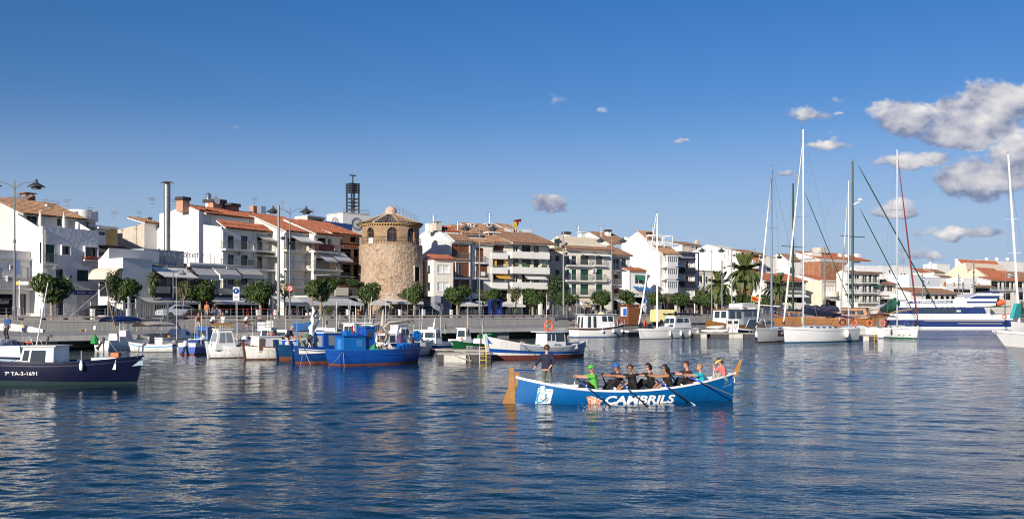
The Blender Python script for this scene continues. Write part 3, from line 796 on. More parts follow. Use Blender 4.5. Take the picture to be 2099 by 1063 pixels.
q = MB(); x = b.lx(427, y1+3.5); z = b.lz(398, x, y1+3.5); q.lathe([(.5,-2.2),(.5,-1.2),(.25,-1.1),(.25,-.5),(.42,-.45),(.3,-.2),(.42,-.15),(.25,.1),(.02,.2)], 10,(x, y1+3.5, z)); b.part('roof_vent', q, STEEL)
q = MB(); x = b.lx(442, y1+2); z = b.lz(411, x, y1+2); q.lathe([(.02,0),(.35,.05),(.55,.2)], 12); q.xform(MT((x, y1+2, z)) @ MR(math.radians(75),4, 'X')); b.part('satellite_dish', q, WHITE)
b.aerial(522,404,425, y1+3); b.aerial(311,404,430, G[7][0])
# letters of the restaurant on a grey sign box
b3 = Bld('restaurant_sign', 'grey glass sign box with outlined white letters on the low white restaurant roof', 316,382, AL, t=14.5, cat='sign', base=PZ)
z0, z1 = b3.lz(543,2), b3.lz(512,2)
bX('box', mat('sign_box_grey', (.34,.37,.39),.4,.1), b3.r, -1.1, b3.W, .4,2.4, z0, z1)
q = MB(); q.box(-1.1, b3.W+3.6,.2,.3, z0-.15, z0); q.box(-.2, b3.W+3.6,-.04,.02, z1-.25, z1-.2)
for px in (318,337,360,384,400,415,431):
 x = b3.lx(px); q.box(x-.03, x+.03,-.03,.01, z0, z1)
b3.part('frame', q, GREYP)
q = MB(); xx = b3.lx(323); lettering(q, 'casa gatell', lambda x, z: (xx+x, -.08, b3.lz(527, xx)+z), b3.lx(409)-xx, .85, bold=.004); b3.part('letters', q, mat('sign_letter_grey', (.62,.62,.65),.4))
q = MB()
q.box(-1.4, b3.W+.6,-1.0,.2, z0-.32, z0-.17)
for k in range(26):
 x = -1.4+k*(b3.W+2)/26; q.box(x, x+.06,-1.15,-1.0, z0-.32, z0-.1)
b3.part('gutter_frame', q, GREYP)
# glazed first-floor restaurant terrace in front
b = Bld('restaurant_terrace', 'two-level restaurant terrace with grey canvas awnings, planter wall and hanging plants', 300,526, AL, t=11.5, cat='restaurant terrace')
zt = b.lz(589, b.lx(400)); zb_ = b.lz(606, b.lx(400)); za = b.lz(548, b.lx(450))
b.win('k', 302,345,616,646); b.win('k', 352,385,616,646); b.win('k', 390,445,616,646); b.win('k', 450,522,616,646); b.front(zb_+.2, mat('shade_brown_front', (.07,.05,.04),.8,.2), dep=1.0)  # dark brown wall colour carries the shade under the awnings
bX('terrace_slab', CONC, b.r, 0, b.W, .3,4.2, zb_-.1, zb_+.22)
q = MB(); x = .3
while x < b.W-2.6:
 q.box(x, x+2.9,-.25,.0, zb_+.25, zt); x += 3.5
b.part('planter_wall', q, W_CREAM)
link('railing', railing_mesh(b.W-.2,.05,.9, GREYP), b.r, (.1,.15, zt))
for px in (345,385,420,465,524):
 x = b.lx(px); bX('post', STEEL, b.r, x-.05, x+.05,.1,.2, zt-.2, za)
bX('back_glazing', GLASS, b.r, .2, b.W, 4.0,4.1, zb_+.2, za+.5)
for p0, p1 in ((391,434),(436,480),(482,526)): b.awning(p0, p1,547,1.2,.95, CANVASG, val=.5, arms=False, o=.3)
pA('rolled_canvas', CANVASG, b.r, [(b.lx(391),.35, za+.15),(b.lx(440),.35, za+.2),(b.lx(526),.35, za+.12)], .28,8)
b.awning(310,382,548,2.0,1.1, CANVAS, val=.1, o=.8, arms=False)
for p0, p1 in ((286,318),(320,352),(354,386)): b.awning(p0, p1,609,1.7,.55, CANVASG, val=.25)
b.awning(415,505,609,1.9,.55, CANVAS, val=.32)
AM = 53
b = Bld('attic_house', 'set-back attic house with red tiled roof, chimney and glazed terrace behind the white flats', 533,600, AL, t=26, D=8, cat='attic house')
h = b.lz(452,2); b.win('n', 556,592,452,466, sl=False); b.front(h, W_CREAM); P = b.g(509,438)
b.body([(0,0),(0, h),(P[0], P[1]),(P[0]+4,0)], W_PALE); b.roof(-.6, h-.1, P[0], P[1], T_RED)
bX('terrace_canopy', CANVAS, b.r, b.lx(592), b.lx(622),-2.5,1, h-.9, h-.72)
b.chimney(535,423,1.6,1.0,5, STEEL, 'none'); b.aerial(578,412,440,4)
b = Bld('yellow_penthouse', 'flat-roofed cream penthouse with ochre front and one dark window behind the red roofs', 630,666, AL, t=30, D=6, cat='penthouse')
h = b.lz(443,1); b.win('n', 648,659,449,463); b.win('n', 634,637,447,451); b.front(h, W_OCHRE); P = b.g(604,443); b.body([(0,0),(0, h),(P[0], h),(P[0], 0)], W_CREAM); b.cornice(h+.1, d=.08, h=.12); b.aerial(642,427,443,2)
b = Bld('blue_roof_shed', 'long bright blue roofed structure behind the red tiled roofs', 664,716, AL, t=30, D=5, cat='roof structure')
h = b.lz(459,1); pZ('wall', W_BROWN, b.r, [(0,0),(0, h),(4, h+.9),(4,0)], 0,0, b.W); bX('fascia', SKYB, b.r, -.2, b.W+.2,-.4,-.05, h-.6, h+.35)
# cream flats with white blinds
b = Bld('cream_flats', 'narrow cream flats with iron balconies, white roller blinds and one white awning', 582,643, AL, cat='apartment house')
h = b.lz(477,2)
b.win('k', 589,607,488,512); b.win('r', 609,631,488,512)
for q0, q1 in ((525,550),(562,585)): b.win('r', 590,604, q0, q1); b.win('r', 609,630, q0, q1)
b.win('k', 588,638,612,646); b.front(h, W_PALE); b.body([(0,0),(0, h),(6, h+2.4),(12, h),(12,0)], W_PALE)
b.roof(-.5, h-.05,5, h+2.1, T_RED); 
for q in (513.5,551,587): b.balcony(588,639, q, d=.9, m=GREYP, sm=W_PALE)
b.awning(592,640,481,1.9,1.0, CANVAS, val=.15); b.awning(586,632,609,1.6,.8, CANVAS, val=.35); b.cornice(h, m=W_PALE)
b = Bld('cream_flats', 'cream flats with grey double awning and dark red balcony screen left of the round tower', 643,698, AL, cat='apartment house')
h = b.lz(482,2)
b.win('k', 652,668,488,514); b.win('n', 648,690,530,552); b.win('n', 650,690,568,590); b.win('n', 672,680,490,513); b.front(h, W_PALE); b.body([(0,0),(0, h),(5, h+2.2),(10, h),(10,0)], W_PALE)
b.roof(-.5, h-.05,5, h+2.1, T_RED)
p = b.balcony(646,695,515, d=1.0, h=.9, m=mat('dark_red_railing', (.12,.02,.025),.6)); b.balcony(644,704,552, d=1.1, h=1.0, m=GREYP)
bX('balcony_screen', mat('dark_red_screen', (.13,.025,.03),.8), b.r, b.lx(653,-1), b.lx(685,-1),-1.02,-.99, b.lz(514,3,-1), b.lz(502,3,-1))
b.awning(646,671,515,1.7,1.25, mat('light_grey_canvas', (.52,.53,.55),.85), val=.2); b.awning(672,704,515,1.7,1.25, mat('light_grey_canvas', (.52,.53,.55),.85), val=.2); b.cornice(h, m=W_PALE)
q = MB(); z = b.lz(565,4,-2)
for k in range(9): q.box(b.lx(646)+k*.62, b.lx(646)+k*.62+.5,-2.6,0, z-.02*k, z-.02*k+.05)
b.part('pergola_awning', q, CANVASG)
b = Bld('orange_house', 'orange house with dark brown loggias and red tiled roof beside the round tower', 676,737, AL, t=17, D=10)
h = b.lz(481,2)
b.win('k', 718,730,483,496, sl=False); b.win('B', 686,701,485,496)
b.win('k', 697,720,510,537, sl=False); b.win('k', 725,735,510,537, sl=False); b.win('k', 697,720,541,572, sl=False); b.win('k', 725,735,541,572, sl=False); b.win('k', 690,735,600,645)
b.front(h, W_ORANGE, dep=.9); b.body([(0,0),(0, h),(6, h+2.2),(12, h),(12,0)], W_ORANGE)
b.roof(-.5, h-.05,5.5, h+2.0, T_RED); b.roof(-.5, b.lz(508,3),.02, b.lz(501,3), T_RED, x0=b.lx(696), x1=b.W)
b.balcony(697,733,539, d=.5, h=.9, m=mat('brown_railing', (.10,.055,.04),.6), sm=W_BROWN); link('railing', railing_mesh(2.2,.05,.9, GREYP), b.r, (b.lx(698),-.1, b.lz(572,3)))
# church bell tower
d0 = at_quay(711,62); bt = thing('bell_tower', 'white church clock block carrying a dark open steel belfry with cross', 'bell tower', (d0.x, d0.y, PZ), math.radians(43))
d = d0.y; sx = F/d
zt = zpx(440, d)-PZ; wl = 36/sx; 
bX('clock_block', mat('pale_tower_render', (.58,.58,.56),.8,.06), bt, -2.6,3.4,-2.6,3,0, zt)
bX('parapet', CONC_L, bt, -2.7,3.5,-2.7,3.1, zt, zt+.12)
link('railing', railing_mesh(6,.05,.8, GREYP), bt, (-2.55,-2.5, zt+.1))
for nm, M in (('clock', MT((.45,-2.62, zt-1.9)) @ MR(PI/2,4, 'X')),('clock', MT((-2.62,0, zt-1.9)) @ MR(-PI/2,4, 'Y'))):
 q = MB(); q.lathe([(1.05,0),(1.2,0),(1.2,.12),(1.05,.12),(1.05,0)], 28); q.xform(M); ck = q.build('clock', GREYP, bt)
 q = MB(); q.lathe([(.001,.03),(1.04,.03)], 28); q.xform(M); q.build('dial', WHITE, ck)
 q = MB()
 for k in range(12):
  R = MR(k*PI/6,4, 'Z'); w = MB(); w.box(-.045,.045,.72,.95,.04,.06); w.xform(M @ R); q.add(w.v, w.f)
 for ang, L, t in ((-2.0,.85,.05),(-2.5,.55,.07)):
  R = MR(ang, 4, 'Z'); w = MB(); w.box(-t, t, -.1, L, .065,.085); w.xform(M @ R); q.add(w.v, w.f)
 o_ = q.build('clock_marks', BLACK, ck); o_['kind'] = 'stuff'
zb = zpx(376, d)-PZ; bw = .82; stl = mat('dark_steel', (.035,.04,.05),.5,.2)
bx_, by_ = 1.15,-.3
for i in (-1,1):
 for j in (-1,1):
  bX('belfry_post', stl, bt, bx_+i*bw-.12, bx_+i*bw+.12, by_+j*bw-.12, by_+j*bw+.12, zt+.12, zb-.1)
n = 5
for k in range(1, n):
 z = zt+.12+(zb-zt-2.6)*k/n+.2
 q = MB()
 for i in (-1,1):
  q.box(bx_-bw, bx_+bw, by_+i*bw-.1, by_+i*bw+.1, z, z+.13); q.box(bx_+i*bw-.1, bx_+i*bw+.1, by_-bw+.1, by_+bw-.1, z, z+.13)
 q.box(bx_-bw, bx_+bw, by_-.06, by_+.06, z-.12, z-.02); q.build('cross_frame', stl, bt)
 lA('bell', BROWNF, bt, [(.34,0),(.24,.25),(.2,.45),(.05,.6)], 10,(bx_, by_, z-.85))
for k in range(6):
 z = zb-1.75+k*.33; bX('louvre', stl, bt, bx_-bw-.18, bx_+bw+.18, by_-bw-.18, by_+bw+.18, z, z+.15)
q = MB(); zc = zpx(358, d)-PZ; q.box(bx_-.09, bx_+.09, by_-.09, by_+.09, zb-.2, zc); q.box(bx_-.75, bx_+.75, by_-.07, by_+.07, zb+1.5, zb+1.72); q.tube((bx_, by_, zc-.1),(bx_, by_, zpx(341, d)-PZ),.035,.015,4); q.build('cross', stl, bt)

# ---- the round stone tower
def stone_mat(key, c1, c2, c3, sc, mortar, flat=1.0):
 m = bpy.data.materials.new(key); m.use_nodes = True; t = NT(m.node_tree); p = t.n['Principled BSDF']
 co = t.add('ShaderNodeTexCoord').outputs['Object']
 wob = t.add('ShaderNodeTexNoise'); wob.inputs['Scale'].default_value = 2.0; t.l.new(co, wob.inputs['Vector'])
 add = t.add('ShaderNodeVectorMath', operation='MULTIPLY_ADD'); t.l.new(wob.outputs['Color'], add.inputs[0]); add.inputs[1].default_value = (.35,.35,.35); t.l.new(co, add.inputs[2])
 v = t.scale(add.outputs[0], (1,1, flat))
 vo = t.add('ShaderNodeTexVoronoi'); vo.inputs['Scale'].default_value = sc; t.l.new(v, vo.inputs['Vector'])
 vd = t.add('ShaderNodeTexVoronoi', feature='DISTANCE_TO_EDGE'); vd.inputs['Scale'].default_value = sc; t.l.new(v, vd.inputs['Vector'])
 cs = t.add('ShaderNodeSeparateColor'); t.l.new(vo.outputs['Color'], cs.inputs[0])
 a = t.mix(cs.outputs[0], rgba(c1), rgba(c2)); a = t.mix(t.rng(cs.outputs[1], .86,.98,0,.85), a, rgba(c3))
 e = t.rng(vd.outputs['Distance'], .02,.16,0,1, True)
 a = t.mix(e, rgba(mortar), a)
 bigN = t.noise(t.scale(co, (1,1,.45)),.42,5,.6)
 a = t.mix(t.rng(bigN,   .46,.66,0,.65), a, rgba((.52,.41,.31)))        # old render still clinging in patches
 sm = t.add('ShaderNodeVectorMath', operation='SCALE'); t.l.new(a, sm.inputs[0]); t.l.new(t.rng(t.noise(co, 1.2,6,.7),.25,.75,.72,1.2), sm.inputs[3])
 t.l.new(sm.outputs[0], p.inputs['Base Color']); p.inputs['Roughness'].default_value = .92
 hgt = t.math('ADD', t.math('MULTIPLY', e, .5), t.noise(co, 9,5,.65))
 t.l.new(t.bump(hgt, .9,.10), p.inputs['Normal'])
 return m
STONE = stone_mat('rubble_stone', (.43,.295,.19),(.29,.19,.12),(.16,.11,.085),2.2,(.47,.37,.27),1.25)
BRICKT = stone_mat('tower_brick', (.50,.31,.17),(.42,.25,.13),(.33,.18,.09),3.2,(.42,.30,.19),3.2)
tc = at_quay(801,15.5); d = tc.y
tw = thing('round_tower', 'round rubble stone watchtower with brick upper storey, arched windows and tiled cone roof', 'tower', (tc.x, tc.y, PZ),0)
R = 64.5*d/F; zs = zpx(500, d-R*.8)-PZ; ze = zpx(465, d)-PZ; za = zpx(439, d)-PZ; zl = zpx(423, d)-PZ
q = MB()
def drum(u, v):
 an = 2*PI*u; z = zs*v; r = R*(1.025-.025*v)+.05*noise.noise(Vector((math.cos(an)*14, math.sin(an)*14, z*3)))+.05*noise.noise(Vector((math.cos(an)*30, math.sin(an)*30, z*6)))
 return (r*math.cos(an), r*math.sin(an), z)
q.grid(drum, 220,80); q.lathe([(R, zs),(R*.6, zs+.02)], 48); q.build('stone_drum', STONE, tw, smooth=60)
R2 = R*.905
# upper storey with arched openings cut between facets
NS = 96; q = MB(); wins = []
ang0 = math.atan2(-tc.y, -tc.x)                       # towards the water
for px in (760,804,842):
 s_ = (px-801)/ (F/d) ; th = math.asin(max(-.99, min(.99, s_/R2))); wins.append(ang0+th)
wins += [ang0+th for th in (1.75,2.5,3.2,-1.75,-2.5)]
whw = .66/R2; z0w = zs+.35; zsp = zs+(ze-zs)*.62
def in_win(an):
 for w in wins:
  dd = (an-w+PI) % (2*PI)-PI
  if abs(dd) < whw: return dd/whw
 return None
for i in range(NS*2):
 a0, a1 = 2*PI*i/(NS*2),2*PI*(i+1)/(NS*2); am = (a0+a1)/2; w = in_win(am)
 P = lambda an, z, r=R2: (r*math.cos(an), r*math.sin(an), z)
 if w is None:
  q.add([P(a0, zs), P(a1, zs), P(a1, ze), P(a0, ze)], [(0,1,2,3)])
 else:
  top = zsp+math.sqrt(max(0,1-w*w))*.66
  q.add([P(a0, zs), P(a1, zs), P(a1, z0w), P(a0, z0w)], [(0,1,2,3)]); q.add([P(a0, top), P(a1, top), P(a1, ze), P(a0, ze)], [(0,1,2,3)])
  q.add([P(a0, top), P(a1, top), P(a1, top, R2-.4), P(a0, top, R2-.4)], [(0,1,2,3)])
for w in wins:
 for sgn in (-1,1):
  a = w+sgn*whw; q.add([P(a, z0w), P(a, zsp+.2), P(a, zsp+.2, R2-.4), P(a, z0w, R2-.4)], [(0,1,2,3)])
q.build('brick_storey', BRICKT, tw)
for w in wins[:3]:
 M = MR(w+PI/2,4, 'Z'); f = MB(); hh = zsp+.64-z0w
 f.box(-.68,.68,-R2+.30,-R2+.32, z0w, z0w+hh); fr = MB()
 for x in (-.64,-.03,.58): fr.box(x, x+.06,-R2+.22,-R2+.298, z0w, z0w+hh*(.98 if x == -.03 else .6))
 fr.box(-.6,.6,-R2+.225,-R2+.295, zsp-.05, zsp+.03)
 for k in range(9):
  t0, t1 = PI*k/9, PI*(k+1)/9
  fr.add([(.60*math.cos(t0),-R2+.25, zsp+.60*math.sin(t0)),(.60*math.cos(t1),-R2+.25, zsp+.60*math.sin(t1)),(.68*math.cos(t1),-R2+.25, zsp+.68*math.sin(t1)),(.68*math.cos(t0),-R2+.25, zsp+.68*math.sin(t0))], [(0,1,2,3)])
 fr.xform(M); f.xform(M); o = fr.build('window', BROWNW, tw); f.build('pane', GLASS, o)
q = MB()                                              # dog-tooth eaves and conical tiled roof
for k in range(70):
 a = 2*PI*k/70; c = MB(); c.box(-.09,.09,-.24,.05,0,.16); c.xform(MR(a, 4, 'Z') @ MT((0,-R2-.05, ze-.02))); q.add(c.v, c.f)
q.lathe([(R2-.1, ze+.14),(R2+.42, ze+.14),(R2+.42, ze+.24),(R2-.1, ze+.24)], 64); q.build('eaves', mat('ochre_brick_eaves', (.46,.30,.13),.85,.15), tw)
q = MB(); NT_ = 74; rows = 9
for rr in range(rows):
 f0, f1 = rr/rows, (rr+1)/rows
 for k in range(NT_):
  ang = lambda j: 2*PI*(k+j)/NT_
  def rp(f, j, up): 
   r = (R2+.55)*(1-f)+.55*f; return (r*math.cos(ang(j)), r*math.sin(ang(j)), ze+.27+(za-ze-.27)*f+up*(1-.6*f))
  q.add([rp(f0,0,.05), rp(f0,.5,.19), rp(f0,1,.05), rp(f1,0,0), rp(f1,.5,.12), rp(f1,1,0)], [(0,1,4,3),(1,2,5,4)])
q.build('roof', tile_mat('tower_roof_tile', (.31,.215,.14),(.20,.14,.095),(.11,.085,.07)), tw)
for k in range(8):
 a = 2*PI*k/8+.35; pA('roof_ridge', W_PALE if k == 5 else mat('ridge_tile', (.40,.28,.17),.9,.2), tw, [((R2+.5)*math.cos(a),(R2+.5)*math.sin(a), ze+.38),(.6*math.cos(a),.6*math.sin(a), za+.12)], .11,5)
lA('lantern', mat('pinkish_render', (.50,.36,.27),.85,.1), tw, [(.86, za-.1),(.80, za+.7),(.74, zl-.55),(.62, zl-.22),(.35, zl-.03),(.02, zl)], 20)
for a in (ang0-.25, ang0+.25):
 bL('lantern_hole', BLACK, tw, (.74*math.cos(a),.74*math.sin(a), zl-.75),.11,8)
q = MB()                                              # ledge railing and roof handrail
for k in range(64):
 a = 2*PI*k/64; c = (R-.25); q.box(c*math.cos(a)-.015, c*math.cos(a)+.015, c*math.sin(a)-.015, c*math.sin(a)+.015, zs, zs+1.0)
for z in (zs+.5, zs+1.0): q.torus((0,0, z), R-.25,.02, n=64, k=4)
q.build('ledge_railing', mat('tower_rail', (.10,.08,.07),.7,.1), tw)
q = MB()
for s_ in (0,1):
 pts = []
 for k in range(7):
  f = k/6; a = ang0+1.15; r = (R2+.1)*(1-f)+.8*f; pts.append((r*math.cos(a), r*math.sin(a), ze+.35+(za-ze)*f+.5+.4*s_))
  if s_: q.tube((pts[-1][0], pts[-1][1], pts[-1][2]-1.0), pts[-1], .025, None, 4)
 q.path(pts, .025,4)
q.build('roof_handrail', GREYP, tw)
M = MR(ang0+math.asin(.80)+PI/2,4, 'Z'); q = MB(); q.box(-.55,.55,-R-.12,-R+.5, zpx(576, d)-PZ, zpx(549, d)-PZ); q.xform(M); q.build('slit_window', DARK, tw)
q = MB(); q.box(-.68,-.55,-R-.16,-R+.4, zpx(577, d)-PZ, zpx(548, d)-PZ); q.box(.55,.68,-R-.16,-R+.4, zpx(577, d)-PZ, zpx(548, d)-PZ); q.box(-.68,.68,-R-.16,-R+.4, zpx(548, d)-PZ, zpx(545.5, d)-PZ); q.xform(M); q.build('stone_jamb', W_STONE, tw)
q = MB(); q.box(-.45,.45,-.2,.2,0,.75); q.xform(MR(ang0-.72+PI/2,4, 'Z') @ MT((0,-R+.5, zs+.1))); q.build('air_conditioner', WHITE, tw)
AR = 36
# white gable house carrying the shadow of the tower, with a pale projecting bay house before it
b = Bld('white_gable_house', 'white gable house carrying the round tower shadow, with timber recess under red tiles', 922,964, AR, t=15)
P = [b.g(*p) for p in ((922,493),(883.5,463.5),(850,490))]; h = P[0][1]
b.win('B', 926,962,501,530, sl=False); b.win('B', 926,934,537,568, sl=False); b.win('B', 935,962,537,568, sl=False); b.win('B', 926,962,572,604, sl=False); b.win('k', 926,962,612,646)
b.front(h, W_WHITE, dep=.7); b.body([(0,0),(0, h), P[1], P[2], (P[2][0]+2,0)], W_GABLE)
b.roof(P[0][0]+3.2, P[0][1]+3.2*(P[1][1]-P[0][1])/P[1][0], P[1][0], P[1][1], T_RED, x0=.35)
pZ('verge', W_WHITE, b.r, [(-.5, h-.35),(-.5, h-.05),(P[1][0], P[1][1]+.22),(P[1][0], P[1][1]+.02)], 0,-.12,.34)
b.roof(-.6, h-.2,1.6, h+1.0, T_BRN, x0=.5)
b.balcony(924,963,531, d=.25, h=1.0, m=GREYP, sm=W_BROWN)
louv = MB(); n = 26
for x in (944,953):
 for q0, q1 in ((538,568),(573,603)):
  pass
p = b.put('n', b.lx(940), b.lx(946), b.lz(566,2), b.lz(540,2),-.13, False); p2 = b.put('n', b.lx(940), b.lx(946), b.lz(600,2), b.lz(574,2),-.13, False)
b.chimney(880,458,1.3,.9, P[1][0]-1, W_WHITE, 'none'); b.chimney(896,459,1.0,1.0, P[1][0]-2, W_STONE, 'pot'); b.aerial(888,441,460, P[1][0]); b.aerial(938,455,470,4)
b = Bld('pale_bay_house', 'narrow pale house with two white-blind windows over a blue-grey column beside the tower', 889,929, AR, t=10.5)
h = b.lz(532,0); z0 = b.lz(607,1)
for q0, q1 in ((543,560),(578,596)): b.win('r', 897,921, q0, q1)
b.front(h, W_PALE, z0=z0); b.body([(0, z0),(0, h),(3.4, h),(3.4, z0)], W_PALE)
for q0, q1 in ((543,560),(578,596)):
 y0, y1 = b.g(884,550)[0], b.g(880,550)[0]
 za, zc = b.lz(q1,0), b.lz(q0,0); bX('side_window', GLASS, b.r, -.004,.03,1.0,1.5, za, zc)
q = MB(); tiles(q, -.3, b.W+.3,-.4, h+.05,1.8, h+.75,.3); 
q.add([(-.3,-.4, h+.1),(-.3,3.6, h+.1),(b.W*.5,2, h+.85)], [(0,1,2)]); b.part('roof', q, T_RED)
bX('column', mat('blue_grey_paint', (.26,.29,.33),.7,.05), b.r, b.lx(890.6), b.lx(903.6),-.02,1.0,0, z0+.1)
q = MB(); q.box(.2, b.W, 3.0,3.2,0, z0+.3); q.box(b.lx(868)-3,.2,3.5,3.7,0, b.lz(545,0)); b.part('grey_wall', q, W_GREY)
b = Bld('shutter_house', 'white house with tall brown wooden shutters and weathered tiled roof beside timber louvres', 964,1010, AR, t=15)
h = b.lz(499,1)
for p0, p1, q0, q1, k in ((976,992,508,537, 'B'),(976,1000,541,569, 'B'),(968,992,573,601, 'd'),(968,1005,612,646, 'k')): b.win(k, p0, p1, q0, q1, sl=False)
P = [b.g(964,497), b.g(936,478), b.g(925,484)]
b.front(h, W_PALE); b.body([(0,0),(0, h), P[1], (P[1][0]*2, h-1),(P[1][0]*2,0)], W_GABLE); b.roof(-.5, h-.1, P[1][0]*.42, h+.42*(P[1][1]-h), T_OLD)
b.roof(P[1][0]*.55, h+.55*(P[1][1]-h)+.5, P[1][0]+2, P[1][1]+1.3, T_OLD, x1=b.W*.9)
for q_, p0, p1 in ((537.5,976,997),(569.5,976,1000)): b.balcony(p0, p1, q_, d=.45, h=.95, m=GREYP)
q = MB(); x = b.lx(982); q.box(x, x+.8,-.5,-.48, b.lz(565, x), b.lz(557, x)); b.part('hanging_board', q, CANVAS)
b.chimney(941,464,1.6,1.0, P[1][0]+2, W_WHITE, 'none'); q = MB(); x = b.lx(951,6); q.tube((x, 6, h),(x, 6, b.lz(459, x, 6)),.16, None, 8); b.part('flue', q, STEEL)
b.awning(944,985,618,2.2,.5, CANVAS, val=.3); b.awning(1000,1060,618,2.2,.5, CANVAS, val=.3)
# white flats with solid balconies
b = Bld('balcony_flats', 'white flats with broad solid white balconies, yellow awnings and hipped clay tile roof', 1009,1126, AR, t=15, cat='apartment house')
h = b.lz(501, b.lx(1060))
for q0, q1, k in ((503,517, 'g'),(531,547, 'o'),(562,578, 'g')):
 b.win('B' if q0 < 560 else 'o', 1012,1033, q0, q1+4, sl=False)
 for p0, p1 in ((1052,1063),(1070,1088),(1094,1105)): b.win(k if p0 != 1070 else 'o', p0, p1, q0, q1+3, sl=False)
plum = mat('plum_shopfront', (.06,.02,.03),.4,.2)
b.win('k', 1071,1104,592,646); b.win('k', 1012,1040,594,646); b.win('k', 1048,1062,592,646); b.win('k', 1110,1122,592,646)
b.front(h, W_PALE, dep=.6); b.body([(0,0),(0, h),(6, h+2.3),(13, h),(13,0)], W_PALE)
for q_ in (528,558,589): b.balcony(1008,1041, q_, d=1.0, h=.75, kind='solid', hq=1)
for q_ in (527.5,558.5,589.5): b.balcony(1050,1127, q_, d=1.2, h=.85, kind='solid', hq=0)
b.roof(-.9, h-.05,3.2, h+1.35, T_OLD, x0=-.3, x1=b.lx(1045)); b.roof(-1.4, h+.0,5.5, h+2.25, T_BRN, x0=b.lx(1041), x1=b.W+.6)
ya = mat('yellow_canvas', (.62,.37,.06),.85)
b.awning(1012,1040,561,1.3,.65, ya, val=.12); b.awning(1071,1112,561,1.3,.75, CANVAS, val=.15)
for px in (1012,1035):
 x = b.lx(px); bX('side_curtain', ya, b.r, x-.15, x+.15,-.6,-.45, b.lz(546, x), b.lz(529, x))
for px in (1067,1107):
 x = b.lx(px); bX('pillar', W_WHITE, b.r, x-.22, x+.22,-.32,-.005,0, b.lz(591, x))
q = MB()
for k in range(34):
 x = b.lx(random.choice((1062,1075,1082,1115,1120)),-1); q.ball((x+random.uniform(-.4,.4),-.95, b.lz(random.choice((546,)), x, -1)+random.uniform(-.1,.5)),.14,4)
b.part('balcony_plants', q, mat('plant_green', (.05,.10,.025),.8))
b.chimney(966,463,1.5,.9,7, W_WHITE, 'pot'); b.chimney(1000,463,1.5,1.0,8, W_WHITE, 'pot'); b.aerial(1003,438,455,9); b.chimney(1032,466,.9,.5,8, GREYP, 'none')
q = MB(); x0, x1 = b.lx(990,5), b.lx(1012,5); z = b.lz(487, x0,5)
for x in (x0,(x0+x1)/2, x1):
 for y in (3.5,6): q.box(x-.05, x+.05, y-.05, y+.05, z-.6, z+.7)
q.box(x0-.2, x1+.2,3.2,6.2, z+.7, z+.85); b.part('roof_conservatory', q, WHITE)
b.roof(4.5, b.lz(478,3,5),9, b.lz(460,3,9), T_OLD, x0=b.lx(962,6), x1=b.lx(1035,6)); b.roof(5.5, b.lz(477,9,6),10, b.lz(461,9,10), T_OLD, x0=b.lx(1037,7), x1=b.lx(1062,7))
# bank lettering and emblem on the roof of the flats
sg = at_quay(1033,19); d = sg.y+3; rs = thing('roof_sign', 'white roof lettering with red and yellow bank emblem on a frame over the balcony flats', 'sign', (sg.x, sg.y, zpx(492, sg.y)), math.radians(AR))
fr = Bld.__new__(Bld); fr.a = math.radians(AR); fr.A = sg; fr.u = Vector((math.cos(fr.a), math.sin(fr.a),0)); fr.n = Vector((-fr.u.y, fr.u.x, 0)); fr.base = zpx(492, sg.y)
q = MB(); x1 = fr.lx(1088); z0 = fr.lz(478,0); z1 = fr.lz(480, x1); hh = 1.0
lettering(q, 'Caixa Tarragona', lambda x, z: (x, -.1+(.0), z0+(z1-z0)*x/x1+z), x1, hh, bold=.02); q.build('letters', WHITE, rs)
q = MB()
for px in (1036,1050,1060,1070,1079,1086):
 x = fr.lx(px); q.tube((x, 0,-.6),(x, 0, fr.lz(481 if px not in (1050,1070) else 449, x)),.04, None, 4); q.tube((x, 1.4,-.6),(x, 0, z0+.4),.03, None, 4)
q.path([(0,0, z0),(x1,0, z1)], .04,4); q.build('frame', GREYP, rs)
def flagpt(px, py): x = fr.lx(px); return (x, fr.lz(py, x))
pZ('emblem', mat('emblem_red', (.16,.012,.03),.5), rs, [flagpt(1050,453), flagpt(1058,450), flagpt(1068,448.5), flagpt(1067,455), flagpt(1062.5,453.5), flagpt(1062,460), flagpt(1058,466), flagpt(1059.5,458), flagpt(1057,454)], 1,-.12,-.02)
q = MB(); c = flagpt(1054.5,460); q.prism([(c[0]+.42*math.cos(k*PI/8), c[1]+.50*math.sin(k*PI/8)) for k in range(16)], 1,-.18,-.125); q.build('emblem_disc', YEL, rs)
# cream house with green shutters
b = Bld('green_shutter_house', 'cream corner house with dark green shutters, iron balconies and roof terrace canopy', 1158,1254, AR, t=15, cat='apartment house')
h = b.lz(513, b.lx(1200))
for p0, p1 in ((1159,1168),(1172,1182),(1190,1207),(1222,1236)):
 b.win('e', p0, p1,524,542, sl=False); b.win('G', p0, p1,552,574, sl=False); b.win('G', p0, p1,582,604, sl=False)
b.win('e', 1222,1240,612,646); b.win('k', 1160,1212,610,646)
P = [b.g(1112,514), b.g(1112,508)]; D = P[0][0]; pk = b.g(1143,483)
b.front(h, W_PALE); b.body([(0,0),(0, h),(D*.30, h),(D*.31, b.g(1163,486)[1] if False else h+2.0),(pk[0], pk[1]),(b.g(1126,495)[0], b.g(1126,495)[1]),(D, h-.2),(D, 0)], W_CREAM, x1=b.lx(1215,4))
b.body([(0,0),(0, h),(5, h+1.8),(11, h),(11,0)], W_CREAM, x0=b.lx(1215,4))
